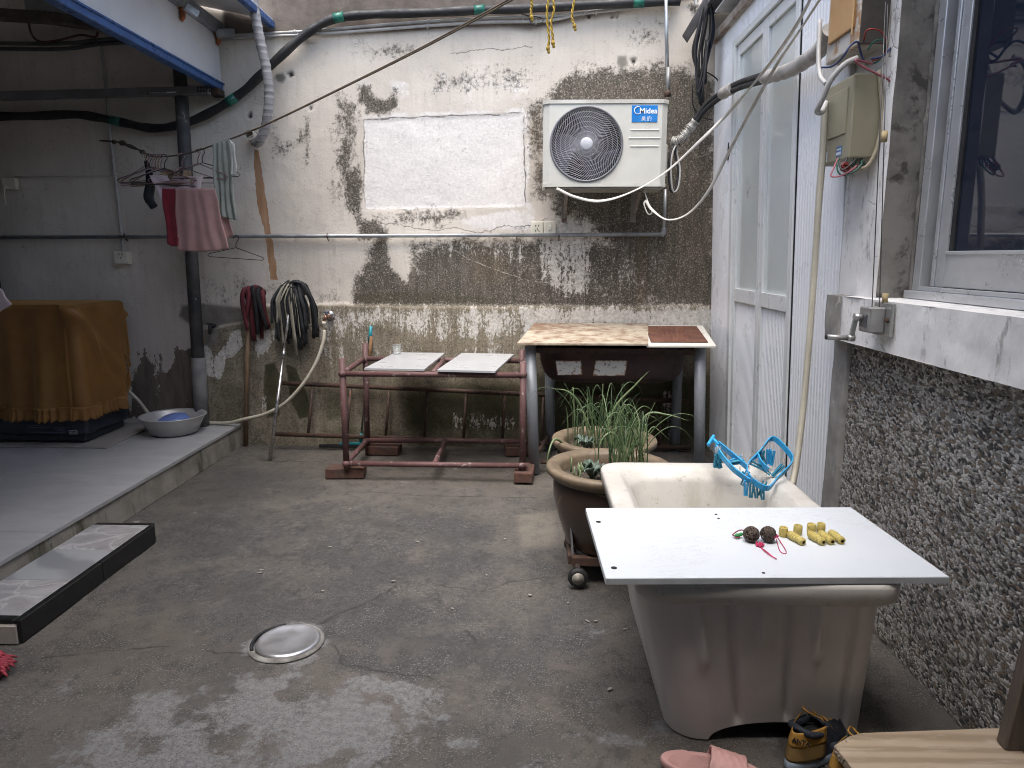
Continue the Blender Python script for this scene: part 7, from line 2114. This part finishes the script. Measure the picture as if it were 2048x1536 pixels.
    TM = Matrix.Translation(P(.006, -.0165, .083) + zax * .006) @ Matrix((xax, yax, zax)).transposed().to_4x4()
    text_mesh("lettering", "ANTA", .0155, TM, M_blk, s, .0015, .0004)
    trainer(Vector((.735, 1.545, 0)), R(30), "right dark trainer half under the wooden plank")
    # plank on blocks
    t = NT("worn_plank")
    g_ = t.wave(7, 3.5, 3, 'Y', t.scaled((.22, 1.0, 1)))
    col = t.mix(t.mr(g_, .1, .9), (.40, .315, .225), (.29, .22, .15))
    col = t.mix(t.mr(t.noise(40, 5, .7, t.scaled((.15, 1, 1))), .5, .66, 0, .6), col, (.46, .385, .30))
    m_pl = t.done(col, .62, 0, t.bump(g_, .12, .003))
    zt = .12
    pk = thing("plank", "short worn wooden plank with a broken corner at the bottom right", "plank", (.95, 1.4, .09))
    poly = [at(1668, 1492, Z=zt), at(1700, 1472, Z=zt), at(1726, 1466, Z=zt), Vector((1.175, 1.632, zt)), Vector((1.175, 1.05, zt)), Vector((.86, 1.05, zt)), at(1720, 1560, Z=zt), at(1692, 1520, Z=zt)]
    b = B(); b.prism([(p.x, p.y) for p in poly], lambda u, w, d: (u, w, d), zt, zt - .022); b.build("panel", m_pl, pk)
    b = B()
    random.seed(17)
    for k in range(60):
        e = [poly[6], poly[7], poly[0], poly[1], poly[2]]
        i = random.randrange(4); p = e[i].lerp(e[i + 1], random.random())
        b.ball((p.x + .006 * random.random(), p.y - .004, zt - .020 * random.random()), (.004 + .003 * random.random(), .003, .003), 6, 4, rotm('Z', random.random() * 3))
    b.build("splintered_edge", mat("chipboard_core", (.34, .28, .21), .9, c2=(.20, .16, .12), vs=60, bump=.8), pk)
    for (x, y) in ((.95, 1.5), (1.1, 1.2)):
        q = B(); q.span((x - .05, y - .08, 0), (x + .05, y + .08, zt - .0225), .004); q.build("support_block", M_greywall, pk)
    b = B(); a_ = Vector((1.160, 1.565, zt)); b.bar(a_, a_ + Vector((.028, -.02, .42)), .035, .05, .003, (1, 0, 0))
    solo("wooden_post", b, mat("dark_old_wood", (.13, .105, .085), .8, c2=(.09, .07, .058), vs=8, stretch=(4, 4, .4), bump=.3), "dark old wooden post leaning at the right edge on the plank", "post", tuple(a_))
    # red fluffy mat at the left edge
    c0 = Vector((-1.70, 1.96, 0))
    rg = thing("fluffy_mop_head", "crimson fluffy mop head on the floor at the left edge", "mop head", tuple(c0))
    m_f = mat("crimson_chenille", (.36, .05, .07), .9, c2=(.27, .035, .05), vs=20)
    b = B(); b.ball(c0 + Vector((-.06, 0, .02)), (.14, .085, .035), 20, 10); b.build("base", m_f, rg)
    random.seed(2)
    b = B()
    for k in range(420):
        a = random.uniform(0, 6.28); r_ = math.sqrt(random.random())
        x, y = c0.x - .06 + .145 * r_ * math.cos(a), c0.y + .09 * r_ * math.sin(a)
        z = .02 + .04 * (1 - r_ * r_) ** .5
        d = Vector((math.cos(a) * .02 * r_ + random.uniform(-.008, .008), math.sin(a) * .02 * r_ + random.uniform(-.008, .008), .016 * (1 - r_) - .012 * r_))
        b.tube([Vector((x, y, z)), Vector((x, y, z)) + d * .6 + Vector((0, 0, .004)), Vector((x, y, z)) + d * 1.1], [.0045, .0045, .002], 5)
    o = b.build("pile", m_f, rg); o['kind'] = 'stuff'
    # green bottle at the left edge
    t = NT("green_bottle_plastic")
    m_gb = t.done((.03, .35, .04), .12, 0, None, Transmission_Weight=.6, IOR=1.4)
    p = at(-2, 872, Z=.152)
    bt = thing("bottle", "green plastic bottle with blue label standing at the left edge of the platform", "bottle", (p.x, p.y, .152))
    b = B(); b.lathe([(0, 0), (.045, .0), (.05, .01), (.05, .14), (.045, .17), (.018, .22), (.016, .245), (0, .246)], (p.x, p.y, .152), 28); b.build("body", m_gb, bt)
    b = B(); b.lathe([(.0505, .05), (.0508, .052), (.0508, .10), (.0505, .102)], (p.x, p.y, .152), 28); b.build("label_band", mat("blue_band", (.02, .12, .40), .4), bt)
    b = B(); b.lathe([(.018, .235), (.019, .237), (.019, .258), (0, .26)], (p.x, p.y, .152), 20); b.build("cap", mat("green_cap", (.02, .2, .05), .4), bt)
make_ground_things()
